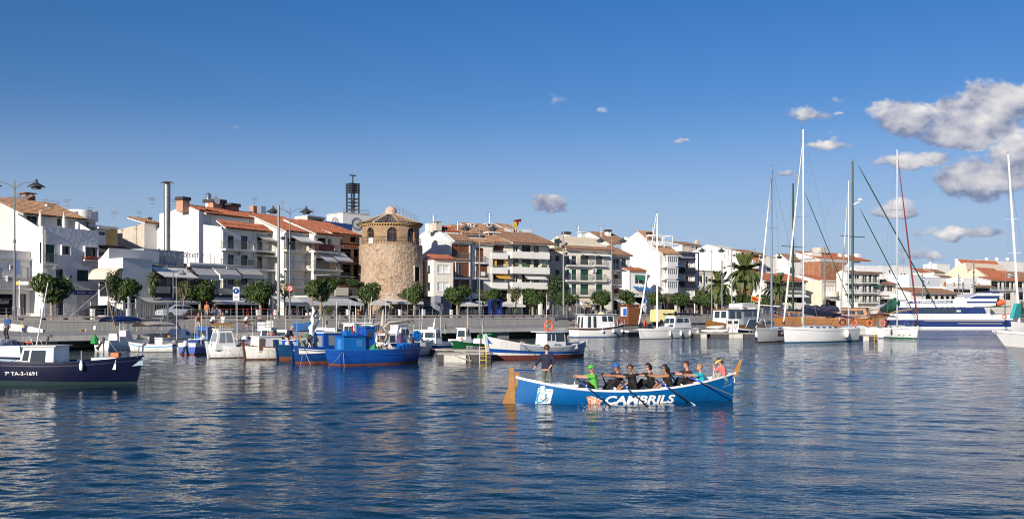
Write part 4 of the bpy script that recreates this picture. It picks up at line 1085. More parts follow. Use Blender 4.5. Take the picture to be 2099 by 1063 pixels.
for p, q0, q1 in ((1142.5,524,535),(1142.5,553,565),(1122,564,574),(1122,584,600),(1125,526,537),(1142,489,506)):
 y, z0 = b.g(p, q1); _, z1 = b.g(p, q0); w = .5 if p > 1140 and q0 > 500 else .7
 o = bX('side_window', GREEN if p != 1142.5 else BROWNF, b.r, -.03,.02, y-w, y+w, z0, z1); bX('pane', GLASS, o, -.034,-.031, y-w+.12, y+w-.12, z0+.12, z1-.12)
b.roof(-.7, h-.05,1.1, h+.62, T_BRN, x0=-.3, x1=b.W+.2); q = MB(); tiles(q, -D, .3,-.6,0,.5,.45); q.xform(MT((0,0, h)) @ MR(-PI/2,4, 'Z')); b.part('roof', q, T_BRN)
for q_ in (543.5,574.5,604.5): b.balcony(1163,1214, q_, d=.7, m=GREYP); b.balcony(1219,1244, q_, d=.7, m=GREYP)
b.awning(1190,1215,519,.9,.25, CANVAS, val=.1); b.awning(1223,1246,521,.9,.25, CANVAS, val=.1)
q = MB(); x0, x1 = b.lx(1165,3), b.lx(1218,3); z = b.lz(492, x0,3)
q.box(x0, x1,2.0,5.5, z, z+.12); 
for x in (x0+.2,(x0+x1)/2, x1-.2): q.box(x-.05, x+.05,2.1,2.2, h, z)
b.part('terrace_canopy', q, CANVAS); bX('parapet', W_PALE, b.r, 0, b.W, 1.2,1.4, h+.4, h+1.1)
b.chimney(1161,480,1.4,1.0,8, W_PALE); b.chimney(1192,480,1.7,1.0,8, W_PALE, 'pot'); b.aerial(1186,462,478,9); b.aerial(1232,462,480,10)
b.awning(1178,1215,610,2.2,.9, W_CREAM, val=.25)
b = Bld('brown_roof_house', 'pale gabled roof with brown tiles and chimney behind the green shuttered house', 1247,1262, AR, t=27, D=9, cat='house')
P = [b.g(*p) for p in ((1247,500),(1207,476),(1195,482))]; h = P[0][1]; b.front(h, W_PALE); b.body([(0,0),(0, h), P[1], P[2], (P[2][0], 0)], W_GABLE); b.roof(-.4, h, P[1][0], P[1][1], T_BRN, x1=b.W+4); b.chimney(1246,475,2.2,.9, P[1][0]-2, W_WHITE)
b = Bld('loggia_house', 'narrow pale house with brown doors, loggias and clay tile roof beside the tall white gable', 1255,1291, AR, t=16)
h = b.lz(524,1)
for p0, p1, q0, q1, k in ((1257,1270,530,553, 'd'),(1274,1284,530,552, 'n'),(1257,1268,562,583, 'B'),(1274,1284,565,582, 'n'),(1257,1268,592,608, 'B'),(1257,1286,614,646, 'k')): b.win(k, p0, p1, q0, q1, sl=False)
P = b.g(1229,508) if False else (5, h+2); b.front(h, W_WHITE, dep=.6); b.body([(0,0),(0, h),(5.5, h+2.1),(11, h),(11,0)], W_WHITE)
b.roof(-.8, h-.1,5, h+2.0, T_BRN)
for q_ in (553,583,613): b.balcony(1256,1285, q_, d=.9, m=ALU)
b.awning(1256,1288,584,1.5,.6, CANVAS, val=.15)
b = Bld('awning_cottage', 'small white house with green striped awning, blue awning and orange hip roof', 1289,1324, AR, t=13, cat='cottage')
h = b.lz(556,1); b.win('d', 1302,1318,565,581); b.win('k', 1294,1320,600,645); b.front(h, W_WHITE); b.body([(0,0),(0, h),(5, h),(5,0)], W_WHITE); b.roof(-.35, h-.05,1.8, h+.55, T_RED)
b.awning(1300,1320,563,1.0,.85, mat('green_canvas', (.03,.16,.10),.85), val=.1); b.awning(1297,1327,587,1.5,.6, mat('sky_blue_canvas', (.02,.16,.42),.85), val=.15); b.balcony(1296,1322,606, d=1.4, h=.8, m=WHITE)
# tall white gable, white glazed bays
b = Bld('bay_window_house', 'tall white gable house with stacked white glazed bay windows and tiled roof', 1352,1388, AR, t=15)
P = [b.g(*p) for p in ((1351.5,520),(1304,476),(1274,500))]; h = P[0][1]
b.win('k', 1357,1384,612,646)
for q0, q1 in ((524,546),(549,571),(575,599)):
 x0, x1 = b.lx(1362), b.lx(1383); xm = (x0+x1)/2; z0, z1 = b.lz(q1, xm), b.lz(q0, xm); q = MB()
 q.box(x0, x1,-.9,-.003, z0, z0+.16); q.box(x0-.06, x1+.06,-.96,-.003, z1-.16, z1); q.box(x0+.05, x1-.05,-.85,-.003, z0+.162, z0+.8)
 for k in range(6): x = x0+(x1-x0-.1)*k/5; q.box(x, x+.1,-.88,-.78, z0+.802, z1-.162)
 for y in (-.5,-.1): q.box(x0, x0+.1, y, y+.1, z0+.802, z1-.162); q.box(x1-.1, x1, y, y+.1, z0+.802, z1-.162)
 bw_ = b.part('bay_window', q, WHITE); bX('pane', glass('bay_glass', (.10,.12,.14),.1), bw_, x0+.05, x1-.05,-.82,-.7, z0+.803, z1-.163)
 b.balcony(1362,1386, q1+.5, d=1.0, h=.75, m=WHITE)
b.front(h, W_WHITE); b.body([(0,0),(0, h), P[1], P[2], (P[2][0], 0)], W_GABLE); b.roof(-.6, h-.15, P[1][0]*.35, h+.35*(P[1][1]-h), T_OLD, x0=.3); b.roof(P[1][0]*.6, h+.6*(P[1][1]-h)+.2, P[1][0], P[1][1]+.2, T_OLD, x0=.3, x1=b.W*.9)
q = MB(); ya_, yb_ = P[1][0]*.18, P[1][0]*.6; z = h+.35*(P[1][1]-h)
for y in (ya_, yb_):
 for x in (.4, b.W/2, b.W-.1): q.box(x-.05, x+.05, y-.05, y+.05, z-1, z+2.0)
for y in (ya_, yb_): q.box(.3, b.W, y-.06, y+.06, z+2, z+2.12)
for x in (.4, b.W-.1): q.box(x-.06, x+.06, ya_+.061, yb_-.061, z+2, z+2.12)
b.part('terrace_frame', q, WHITE); link('railing', railing_mesh(b.W-.4,.05,1.0, WHITE), b.r, (.3, ya_, z))
b.chimney(1284,486,2,.8, P[1][0]+4, W_WHITE, 'none'); b.chimney(1330,480,1.4,.7,5, W_WHITE); b.aerial(1338,462,490,6)
b = Bld('blue_trim_house', 'narrow white flats with dark blue slab edges and dark balcony screens', 1387,1425, AR, t=16, cat='apartment house')
h = b.lz(518,1); nb = mat('dark_blue_trim', (.02,.025,.07),.5,.1)
for q0, q1 in ((536,556),(565,584)): b.win('r', 1390,1401, q0, q1, sl=False); b.win('B', 1406,1412, q0, q1, sl=False); b.win('r', 1413,1421, q0, q1, sl=False)
b.win('r', 1393,1408,590,608); b.win('r', 1411,1424,590,608); b.win('k', 1392,1424,614,646)
b.front(h, W_WHITE); b.body([(0,0),(0, h),(8, h),(8,0)], W_WHITE)
for q_ in (529,557.5,585.5):
 b.balcony(1386,1427, q_, d=.9, h=.95, m=nb, sm=nb, kind='bars')
 if q_ > 540: bX('balcony_screen', mat('smoked_glass', (.03,.03,.035),.2), b.r, b.lx(1387,-.9), b.lx(1426,-.9),-.88,-.86, b.lz(q_, 2,-.9)+.05, b.lz(q_, 2,-.9)+.85)
q = MB(); x = b.lx(1424); q.box(x-.1, x+.2,-.95,-.9, b.lz(586, x), h+.2); q.box(0, b.W+.1,-.95,-.003, h+.02, h+.2); b.part('blue_frame', q, nb)
b = Bld('low_beige_house', 'low flat beige house with three narrow windows below the big plain white gable', 1425,1472, AR, t=16)
h = b.lz(553,1)
for p in (1438,1449,1460): b.win('n', p-2.5, p+2.5,566,580)
b.win('n', 1445,1451,592,600); b.win('k', 1430,1466,612,646); b.front(h, W_PALE); b.body([(0,0),(0, h),(8, h),(8,0)], W_PALE); b.cornice(h, m=W_PALE); b.cornice(b.lz(559,1), m=W_PALE, d=.15, h=.1)
b.awning(1425,1442,585,1.3,.9, CANVASG, val=.1)
b = Bld('plain_gable_house', 'big plain white gable house with low pitched roof behind the palms', 1525,1556, AR, t=20, D=20)
P = [b.g(*p) for p in ((1525,520),(1449,501),(1418,516))]; h = P[0][1]
b.win('n', 1530,1540,528,537); b.front(h, mat('rust_render', (.45,.15,.06),.85,.1)); b.body([(0,0),(0, h), P[1], P[2], (P[2][0], 0)], W_GABLE); b.roof(-.8, h-.1, P[1][0]*.4, h+.4*(P[1][1]-h), T_BRN, x0=.2, x1=b.W+.5, board=True); b.balcony(1527,1556,548, d=.9, h=1, kind='solid')
for px, q0 in ((1473,500),(1486,502),(1530,508),(1545,508)): b.aerial(px, q0,522,3)
b = Bld('stone_rooftop_house', 'small stone coloured rooftop house with brown tiles and chimney behind blue trimmed flats', 1398,1436, AR, t=36, D=7, cat='rooftop house')
P = [b.g(*p) for p in ((1417,503),(1398,512))]; h = b.lz(503,0); b.win('n', 1419,1422,505,510); b.win('n', 1426,1430,505,513); b.front(h, W_STONE); b.body([(0,0),(0, h),(7, h-.7),(7,0)], W_PALE); b.roof(-.3, h, 5, h+1.1, T_BRN); b.chimney(1429,491,1,.8,2, W_STONE, 'none')
b = Bld('white_block', 'white flat-roofed block with rooftop boxes behind the tall palm', 1556,1592, AR, t=22, D=8, cat='house')
h = b.lz(528,1); b.win('n', 1572,1580,548,556); b.win('n', 1561,1567,545,552); b.front(h, W_PALE); b.body([(0,0),(0, h),(8, h),(8,0)], W_GABLE); b.box('roof_box', 1558,1572,522,530,2,5, W_STONE); b.box('roof_box', 1576,1590,525,535,1.5,4, W_STONE); b.aerial(1545,509,530,3)
b = Bld('white_gable_cottage', 'white gabled house rising behind the red roofed house and dark green mast', 1616,1640, AR, t=24, D=10, cat='cottage')
P = [b.g(*p) for p in ((1616,535),(1600,521),(1587,533))]; h = P[0][1]; b.win('n', 1618,1630,548,560); b.front(h, W_GABLE); b.body([(0,0),(0, h), P[1], P[2], (P[2][0], 0)], W_GABLE); b.roof(-.3, h-.05, P[1][0], P[1][1], T_BRN)
b = Bld('red_roof_house', 'house with red tiled roof and dark glazed balcony behind the schooner masts', 1566,1652, AR, t=14)
h = b.lz(576,2); b.win('k', 1597,1645,577.5,595, sl=False); b.win('n', 1572,1590,580,592); b.win('k', 1600,1645,604,620); b.win('n', 1620,1630,606,622); b.front(h, W_PALE); b.body([(0,0),(0, h),(6, h+1.9),(11, h),(11,0)], W_PALE); b.roof(-.5, h-.05,5.5, h+1.75, T_RED); b.balcony(1590,1650,596, d=1.2, h=.9, m=GREYP); b.awning(1600,1648,601,1.4,.6, CANVAS, val=.2)
b = Bld('sloping_white_house', 'white side wall with long sloping roof between red roof and brick building', 1680,1690, AR, t=16, D=12)
P = [b.g(*p) for p in ((1680,577),(1636,564),(1627,570))]; h = P[0][1]; b.front(h, W_WHITE); b.body([(0,0),(0, h), P[1], P[2], (P[2][0], 0)], W_GABLE); b.roof(-.4, h, P[1][0], P[1][1], T_RED, x0=.2, x1=b.W+3)
# bare brick building
BRK = stone_mat('bare_orange_brick', (.50,.19,.09),(.43,.155,.07),(.35,.13,.07),2.6,(.38,.19,.11),2.4)
b = Bld('brick_building', 'large bare orange brick building with concrete parapet and red tiled roof', 1681,1736, AR, t=24, cat='building', D=16)
h = b.lz(536,1); P = b.g(1647,534); b.front(h, BRK); b.body([(0,0),(0, h),(P[0], h),(P[0], 0)], BRK); 
bX('concrete_band', CONC_L, b.r, -.05, b.W, -.05, P[0], h+.01, h+.75); b.box('white_box', 1664,1684,518,530,3,8, W_PALE); b.box('tank_box', 1682,1698,507,518,6,9, CONC_L)
b.roof(.5, h+.6,9, b.lz(516,2,9), T_RED, x0=.5, x1=b.lx(1762,4)); b.chimney(1722,520,2.2,.8,4, W_WHITE, 'none'); b.chimney(1735,521,2.2,.7,4, W_WHITE, 'none'); b.chimney(1757,520,2.4,1.2,5, W_WHITE, 'none')
for px in (1662,1671,1690): b.aerial(px, 506,522,8)
b = Bld('red_roof_back_house', 'far red tiled roof left of the bare brick building', 1627,1662, AR, t=44, cat='house', D=9)
h = b.lz(530,1); b.front(h, W_PALE); b.body([(0,0),(0, h),(6, h+1.4),(11, h),(11,0)], W_PALE); b.roof(-.4, h, 6, h+1.5, T_BRN)
b = Bld('round_bay_house', 'cream house with rounded glazed upper bay and grey awning', 1684,1713, AR, t=11, cat='house')
h = b.lz(574,1); b.win('r', 1692,1700,586,597); b.win('r', 1701,1711,586,597); b.win('k', 1688,1712,614,640); b.front(h, W_CREAM); b.body([(0,0),(0, h),(9, h),(9,0)], W_CREAM)
q = MB(); x0, x1 = b.lx(1690), b.lx(1713); q.lathe([((x1-x0)/2, b.lz(608,1)),((x1-x0)/2, b.lz(599,1)),((x1-x0)/2+.06, b.lz(599,1)),((x1-x0)/2+.06, b.lz(597.5,1)),((x1-x0)/2-.05, b.lz(597.5,1))], 24,((x0+x1)/2,.2,0), a0=PI, a1=2*PI); b.part('round_bay', q, W_CREAM); b.awning(1690,1715,608,1.6,.7, CANVASG, val=.2); b.cornice(h)
b = Bld('green_balcony_flats', 'flats with green shutters and plant-filled balconies behind the tall green mast', 1736,1803, AR, t=16, cat='apartment house')
h = b.lz(559,1)
for q0, q1 in ((563,579),(584,599),(605,619)):
 for p0, p1, k in ((1740,1748, 'e'),(1752,1762, 'd'),(1768,1778, 'd'),(1781,1787, 'G'),(1790,1799, 'd')): b.win(k, p0, p1, q0, q1, sl=False)
b.front(h, W_PALE); b.body([(0,0),(0, h),(1.6, h+.7),(3, h),(3,0)], W_PALE); b.roof(-.9, h-.05,1.2, h+.55, T_BRN)
for q_ in (579,600,620): b.balcony(1738,1765, q_, d=1.0, h=.9, m=WHITE); b.balcony(1768,1802, q_, d=1.0, h=.9, m=GREYP)
b.awning(1786,1800,582,1.0,.5, mat('green_canvas', (.03,.16,.10)), val=.1); q = MB()
pZ('attic', W_GABLE, b.r, [(0, h+.5),(1.5, b.lz(543,3,3)),(3, h+.5)], 0, b.lx(1737,3), b.lx(1796,3))
b = Bld('white_balcony_house', 'low brown-roofed house with white solid balcony and pale awning right of green shuttered flats', 1801,1836, AR, t=15)
h = b.lz(583,1); b.win('n', 1806,1814,585,603); b.win('d', 1818,1830,585,603); b.win('k', 1804,1833,613,640); b.front(h, W_PALE); b.body([(0,0),(0, h),(5, h+1.6),(10, h),(10,0)], W_PALE); b.roof(-.8, h-.05,4.5, h+1.4, T_BRN); b.balcony(1802,1835,603.5, d=1.0, h=.9, kind='solid'); b.awning(1802,1835,605,1.5,.7, CANVAS, val=.2); b.chimney(1813,571,1.6,.9,4, W_PALE, 'none')
def flat(name, label, xa, xb, q, t, m=W_GABLE, D=9, wins=(), a=AR, cor=True):
 b = Bld(name, label, xa, xb, a, t=t, D=D); h = b.lz(q, b.W/2)
 for w in wins: b.win('n', *w)
 b.front(h, m); b.body([(0,0),(0, h),(D, h),(D, 0)], m)
 if cor: b.cornice(h+.05, d=.1, h=.12)
 return b, h
flat('white_block', 'white flats with small square windows under a beige penthouse, right of the silver mast', 1806,1866,546,42, wins=((1812,1816,553,559),(1822,1826,553,559),(1846,1850,560,564),(1853,1857,560,564),(1843,1848,580,590),(1853,1860,580,590)))
flat('penthouse_block', 'beige rooftop penthouse with wide flat roof above the white flats', 1840,1869,545,52, W_PALE, 6)
b, h = flat('pale_blue_block', 'plain pale blue-white windowless block left of the brown-roofed arcade', 1864,1892,563,34, mat('pale_blue_render', (.58,.62,.68),.85,.04))
b, h = flat('white_block', 'long pale grey-white windowless block above the brown-roofed arcade', 1894,1928,568,34, mat('pale_blue_render', (.58,.62,.68),.85,.04)); 
b, h = flat('white_block', 'white house with dark flat roof edge just left of the beige gable', 1924,1948,567,36, W_GABLE, wins=((1939,1944,572,584),)); b.roof(-.5, h-.1,2, h+.4, T_BRN)
b, h = flat('low_roofed_houses', 'row of low houses with brown roofs and white chimney behind the arcade', 1884,1912,559,58, W_PALE); b.roof(-.3, h-.1,4, h+1.6, T_RED); b.chimney(1907.5,537,5.2,.9,3, W_WHITE, 'none'); b.chimney(1897,548,1,.8,3, W_WHITE, 'pot')
b, h = flat('low_roofed_houses', 'low brown-roofed house under the small white rooftop cube', 1915,1936,559,52, W_PALE); b.roof(-.3, h-.1,4, h+1.4, T_BRN)
flat('rooftop_cube', 'small plain white rooftop cube with a dish on the skyline', 1920,1947,541,66, W_GABLE, 6)
# brown-roofed arcade with five arches
b = Bld('arcade', 'long low white arcade with five dark arches and brown hipped roof', 1866,1962, AR, t=8, cat='arcade', D=10)
h = b.lz(602,8); b.front(h, W_WHITE); b.body([(0,0),(0, h),(10, h),(10,0)], W_WHITE); q = MB(); tiles(q, -.5, b.W+.5,-.9, h+.05,5, h+1.6); b.part('roof', q, T_BRN)
for px in (1902,1919,1931,1942,1953):
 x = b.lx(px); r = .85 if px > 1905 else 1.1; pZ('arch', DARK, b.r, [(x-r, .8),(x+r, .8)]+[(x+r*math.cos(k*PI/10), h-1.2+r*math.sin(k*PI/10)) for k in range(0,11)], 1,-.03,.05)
 q = MB(); 
 for k in range(10):
  t0, t1 = k*PI/10,(k+1)*PI/10; q.add([(x+rr*math.cos(t), yy, h-1.2+rr*math.sin(t)) for rr, yy in ((r, -.06),(r+.14,-.06)) for t in (t0, t1)], [(0,1,3,2)])
 b.part('arch_rim', q, W_CREAM)
# beige gables with orange roofs on the right
b = Bld('beige_gable_house', 'large beige gable house with stepped wall and long orange tiled roofs', 1985,2064, AR, t=30, cat='house', D=22)
P = [b.g(*p) for p in ((1984,556),(1984,540),(1978.5,538),(1963,542),(1933,566))]; h = b.lz(560,2)
b.front(h, W_CREAM); b.body([(0,0),(0, h),(P[2][0], P[2][1]),(P[3][0], P[3][1]),(P[4][0], P[4][1]),(P[4][0], 0)], mat('beige_gable_render', (.66,.55,.42),.85,.05)); b.roof(-.5, h-.1, P[2][0]+3, P[2][1]+1.2, T_RED, x0=.3); b.chimney(2037,545,1.8,1.2,6, W_CREAM, 'none')
b = Bld('beige_gable_house', 'smaller beige gable in front of the large one, with verges of orange tiles', 2029,2064, AR, t=18, cat='house', D=14)
P = [b.g(*p) for p in ((2029,571),(1997,549),(1985,556))]; h = P[0][1]; b.win('n', 2045,2052,580,596); b.front(h, W_PALE); b.body([(0,0),(0, h), P[1], P[2], (P[2][0], 0)], mat('beige_gable_render', (.66,.55,.42))); b.roof(-.8, h-.1, P[1][0], P[1][1], T_RED, x1=b.W+1)
b = Bld('balcony_terrace_house', 'houses with red eave and deep white balconies behind the right-hand mast', 2030,2110, AR, t=12, cat='house')
h = b.lz(575,2)
for p0, p1 in ((2032,2046),(2049,2054),(2058,2070),(2073,2078),(2085,2096)): b.win('k', p0, p1,577,594, sl=False)
for p0, p1 in ((2034,2050),(2058,2072),(2084,2098)): b.win('k', p0, p1,600,614, sl=False)
b.front(h, W_PALE, dep=1.2); b.body([(0,0),(0, h),(6, h+1.4),(10, h),(10,0)], W_PALE); b.roof(-.6, h-.05,4, h+1.2, T_RED); b.balcony(2031,2056,594.5, d=.8, h=.9, m=ALU); b.balcony(2057,2098,594.5, d=.8, h=.9, m=ALU)
b = Bld('terrace_building', 'white flat terrace building with brick piers along its parapet', 1937,2030, AR, t=10, cat='building')
h = b.lz(587,3); b.win('k', 2000,2028,590,600, sl=False); b.win('k', 1955,1990,592,599, sl=False); b.front(h, W_WHITE); b.body([(0,0),(0, h),(12, h),(12,0)], W_WHITE); bX('parapet', W_WHITE, b.r, 0, b.W, .02,.2, h+.02, h+.9)
for px in (1938,1956,1975,2007): x = b.lx(px); bX('brick_pier', BRK, b.r, x-.25, x+.25,-.03,.35, h+.02, h+1.2)
b.roof(-1.5, b.lz(588,8),.5, b.lz(584,8), T_BRN, x0=b.lx(1990), x1=b.W); b.box('roof_room', 1973,2004,570,588,3,8, W_WHITE)
b = Bld('long_white_building', 'long white flat-roofed building with rooftop dishes on the right skyline', 2008,2125, AR, t=70, cat='building', D=12)
h = b.lz(533,5); b.win('n', 2014,2018,547,553); b.front(h, W_GABLE); b.body([(0,0),(0, h),(12, h+1),(12,0)], W_GABLE)
for px in (2022,2043,2065): x = b.lx(px, 4); bL('satellite_dome', WHITE, b.r, (x, 4, b.lz(531, x, 4)),.9,10)
b = Bld('brown_roof_terrace', 'brown-roofed house at the right edge behind the white mast', 2084,2140, AR, t=40, cat='house', D=10)
h = b.lz(571,2); b.front(h, W_PALE); b.body([(0,0),(0, h),(6, h+1.5),(10, h),(10,0)], W_PALE); b.roof(-.5, h, 5, h+3, T_BRN)
# quay buildings go on beyond the frame edge so the far shore does not stop short
b, h = flat('white_block', 'plain white block closing the quay beyond the right edge', 2120,2200,575,14, W_PALE)
# ---------------------------------------------------------------- trees
def leaf_mat(key, c1, c2, c3):
 m = bpy.data.materials.new(key); m.use_nodes = True; t = NT(m.node_tree); p = t.n['Principled BSDF']
 co = t.add('ShaderNodeTexCoord').outputs['Object']
 vo = t.add('ShaderNodeTexVoronoi'); vo.inputs['Scale'].default_value = 7; t.l.new(co, vo.inputs['Vector'])
 sx = t.add('ShaderNodeSeparateColor'); t.l.new(vo.outputs['Color'], sx.inputs[0])
 a = t.mix(sx.outputs[0], rgba(c1), rgba(c2)); a = t.mix(t.rng(sx.outputs[1], .86,1,0,.8), a, rgba(c3))
 t.l.new(a, p.inputs['Base Color']); p.inputs['Roughness'].default_value = .5; p.inputs['Specular IOR Level'].default_value = .35
 return m
LEAF = leaf_mat('citrus_leaf', (.024,.050,.010),(.047,.083,.015),(.10,.12,.03))
LEAFD = leaf_mat('dark_leaf', (.016,.034,.010),(.032,.058,.014),(.05,.07,.02))
LEAFY = leaf_mat('sparse_leaf', (.06,.085,.02),(.10,.10,.03),(.20,.10,.03))
HEDGE = leaf_mat('hedge_leaf', (.028,.058,.014),(.05,.088,.02),(.08,.11,.03))
BARK = mat('pale_bark', (.30,.24,.18),.9,.2,5,.3,20)
def crown_mb(rng, rx, rz, n, leaf=.15, lobes=9, fill=.75, flat=1):
 b = MB(); blobs = []
 for k in range(lobes):
  a = rng.uniform(0,2*PI); e = rng.uniform(-.55,.9); r = rng.uniform(.35,.62)
  blobs.append((Vector((math.cos(a)*r*rx, math.sin(a)*r*rx, e*rz*.55)), rng.uniform(.42,.60)))
 blobs.append((Vector((0,0,0)),.72))
 for k in range(n):
  c, s = rng.choice(blobs)
  d = Vector((rng.gauss(0,1), rng.gauss(0,1), rng.gauss(0,1))).normalized()
  r = s*(1-rng.random()**2*(1-fill)*1.6); p = c+Vector((d.x*rx*r, d.y*rx*r, d.z*rz*r))
  q = Vector((p.x/rx, p.y/rx, p.z/rz))
  nrm = (d+Vector((rng.uniform(-.8,.8), rng.uniform(-.8,.8), rng.uniform(-.4,.9)))).normalized()
  x = nrm.orthogonal().normalized(); x = MR(rng.uniform(0,2*PI),3, nrm) @ x; y = nrm.cross(x)
  L = leaf*rng.uniform(.7,1.4); w = L*.5
  b.add([p-x*L, p+y*w+nrm*.02, p+x*L, p-y*w+nrm*.02], [(0,1,2,3)])
 return b
rg = random.Random(11)
CROWNS = [crown_mb(rg, 1,.72,2600,.085,10).mesh('crown', LEAF) for _ in range(4)]
CROWNS_S = [crown_mb(rg, 1,.9,520,.095,7,.5).mesh('crown', LEAFY) for _ in range(2)]
CROWNS_D = [crown_mb(rg, 1,1.0,1900,.085,12).mesh('crown', LEAFD) for _ in range(2)]
def trunk_mb(h, r, rng, fork=True):
 b = MB(); pts = [(0,0,0),(rng.uniform(-.06,.06), rng.uniform(-.06,.06), h*.5),(rng.uniform(-.1,.1), rng.uniform(-.1,.1), h)]
 b.path(pts, [r*1.25, r, r*.85], 8)
 if fork:
  for k in range(5):
   a = k*2*PI/5+rng.uniform(-.3,.3); b.path([pts[-1], (math.cos(a)*.45, math.sin(a)*.45, h+.5),(math.cos(a)*.9, math.sin(a)*.9, h+rng.uniform(.8,1.2))], [r*.6, r*.4, r*.2], 5)
 return b
TR = [trunk_mb(1.75,.13, rg).mesh('trunk', BARK) for _ in range(3)]
def tree(px, cy, w, h, t, label, kind=0, name='citrus_tree', group='clipped trees along the promenade'):
 """crown centre at row cy, w x h photo pixels"""
 p = at_quay(px, t); d = p.y; rx = w/2*d/F; rz = h/2*d/F; zc = zpx(cy, d)-PZ
 r = thing(name, label, 'tree', p, rg.uniform(0,6), group)
 cr = (CROWNS, CROWNS_S, CROWNS_D)[kind]; rm = {0: .72,1: .9,2: 1.0}[kind]
 sx = 1.0
 link('crown', rg.choice(cr), r, (0,0, zc), rg.uniform(0,6),(rx*sx*rg.uniform(.93,1.07), rx*sx*rg.uniform(.93,1.07), rz/rm*rg.uniform(1.08,1.22)))
 hb = max(.6, zc-rz*.55)
 tk = link('trunk', rg.choice(TR), r, (0,0,0),0,(min(1.2, rx*.75), min(1.2, rx*.75), hb/1.75))
 return r
tree(107,597,78,58,5.2, 'round clipped tree in front of the rough white house with shop sign')
tree(237,594,40,66,6.0, 'dark narrow tree before the round cream awnings', 2)
tree(266,596,64,46,4.6, 'rounded tree left of the grey car and potted palm')
tree(377,600,30,56,4.6, 'thin half-bare tree left of the parking sign', 1)
tree(411,599,64,46,4.6, 'clipped tree before the restaurant planter wall')
tree(534,600,68,48,4.6, 'wide clipped tree right of the blue parking sign')
tree(584,599,34,44,5.2, 'sparse yellowing tree beside the tall lamp mast', 1)
tree(657,598,64,48,4.6, 'clipped tree before the long grey awning')
tree(757,601,52,42,4.6, 'round clipped tree left before the foot of the stone tower')
tree(849,603,50,38,4.6, 'round clipped tree right before the foot of the stone tower')
tree(938,608,56,40,4.6, 'clipped tree between the blue-grey column and dark lamp post')
tree(990,607,30,36,6.2, 'sparse tree behind the dark lamp post before white awnings', 1)
tree(1015,609,44,36,4.6, 'clipped tree left of the blue phone booth')
tree(1057,606,28,42,6.0, 'tall sparse tree left of the white pillars', 1)
tree(1092,610,46,36,4.6, 'clipped tree before the plum shopfront')
tree(1116,612,28,40,5.2, 'sparse tree between the white pillars and shaded side wall', 1)
tree(1142,596,44,58,9.5, 'large dark tree beside the shaded wall of the green shuttered house', 2, 'dark_tree')
tree(1155,613,42,36,4.6, 'clipped tree before the dark restaurant terrace')
tree(1176,615,30,36,5.2, 'sparse tree left of the white diamond signs', 1)
tree(1232,611,46,34,4.6, 'clipped tree left of the brown ticket kiosk')
tree(1284,612,46,32,4.6, 'clipped tree behind the brown ticket kiosk')
tree(1344,614,40,28,4.6, 'clipped tree left of the white mast over the yellow van')
tree(1366,615,30,28,5.4, 'yellowish clipped tree behind the yellow van', 1)
tree(1393,613,42,28,4.6, 'clipped tree before the white roller blinds')
tree(1438,614,46,28,4.6, 'clipped tree below the low beige house')
tree(1484,614,44,28,4.6, 'clipped tree below the left palm')
tree(1522,616,46,28,4.6, 'clipped tree below the tall palm')
tree(1562,618,44,28,4.6, 'clipped tree below the right palm')
# tree at the far right quay
tree(2092,640,26,44,3, 'dark round tree at the right edge behind the white mast', 2, 'dark_tree')
# hedge row under the palms and shrubs by the terraces
def shrub(px, cy, w, h, t, label, name='shrub', cat='shrub', group=None, m=0):
 p = at_quay(px, t); d = p.y; rx = w/2*d/F; rz = h/2*d/F
 o = link(name, SHR[m], None, (p.x, p.y, zpx(cy, d)), rg.uniform(0,6),(rx, rx*.8, rz)); tag(o, label, cat, group); return o
SHR = [crown_mb(rg, 1,1,700,.12,8).mesh('shrub', HEDGE), crown_mb(rg, 1,1,700,.10,6).mesh('shrub', leaf_mat('bright_shrub_leaf', (.09,.15,.02),(.13,.19,.03),(.17,.2,.05)))]
shrub(675,638,22,16,5.2, 'bright green round shrub before the grey awning', m=1)
shrub(700,635,18,16,7.5, 'dark shrub right of the bright round one under the grey awning')
shrub(630,637,24,14,8, 'dark low shrub below the white corner awning')
shrub(722,637,20,14,8, 'dark shrub below the right end of the grey awning')
shrub(792,636,24,12,8, 'wide low hedge by the tower foot under white awnings')
shrub(810,632,14,20,8, 'upright small shrub by the tower foot')
shrub(965,636,30,16,8, 'dark shrub beside the bicycles and lamp post')
shrub(1035,640,26,12,6, 'low dark hedge beside the walkers')
shrub(1058,638,17,15,4, 'bright clipped ball shrub on the promenade beside the white pillars', m=1)
shrub(1270,640,30,12,8, 'dark hedge behind the brown ticket kiosk')
for px, q, w in ((650,580,40),(690,578,36),(718,579,40),(676,583,30),(740,585,22)):
 shrub(px, q, w, 20,14.2, {650: 'wide leafy plant at the left end of the raised terrace', 690: 'leafy plant above the left of the cream terrace wall', 718: 'wide leafy plant above the right of the cream terrace wall', 676: 'low leafy plant filling the middle of the raised terrace', 740: 'small leafy plant at the tower end of the raised terrace'}[px], 'terrace_plant', 'terrace plant', 'plants on the raised terrace left of the tower')
for px, q, h in ((438,594,26),(487,592,28),(440,579,16),(487,578,16)):
 shrub(px, q, 13, h, 11.0, 'hanging plant on the restaurant planter wall, %s' % ('left one' if px < 460 else 'right one') if h > 20 else 'small bush standing on the planter wall, %s' % ('left one' if px < 460 else 'right one'), 'hanging_plant', 'plant', 'plants on the restaurant planter wall')
shrub(313,591,20,44,11.0, 'tall dark plant hanging over the restaurant corner', 'hanging_plant', 'plant')
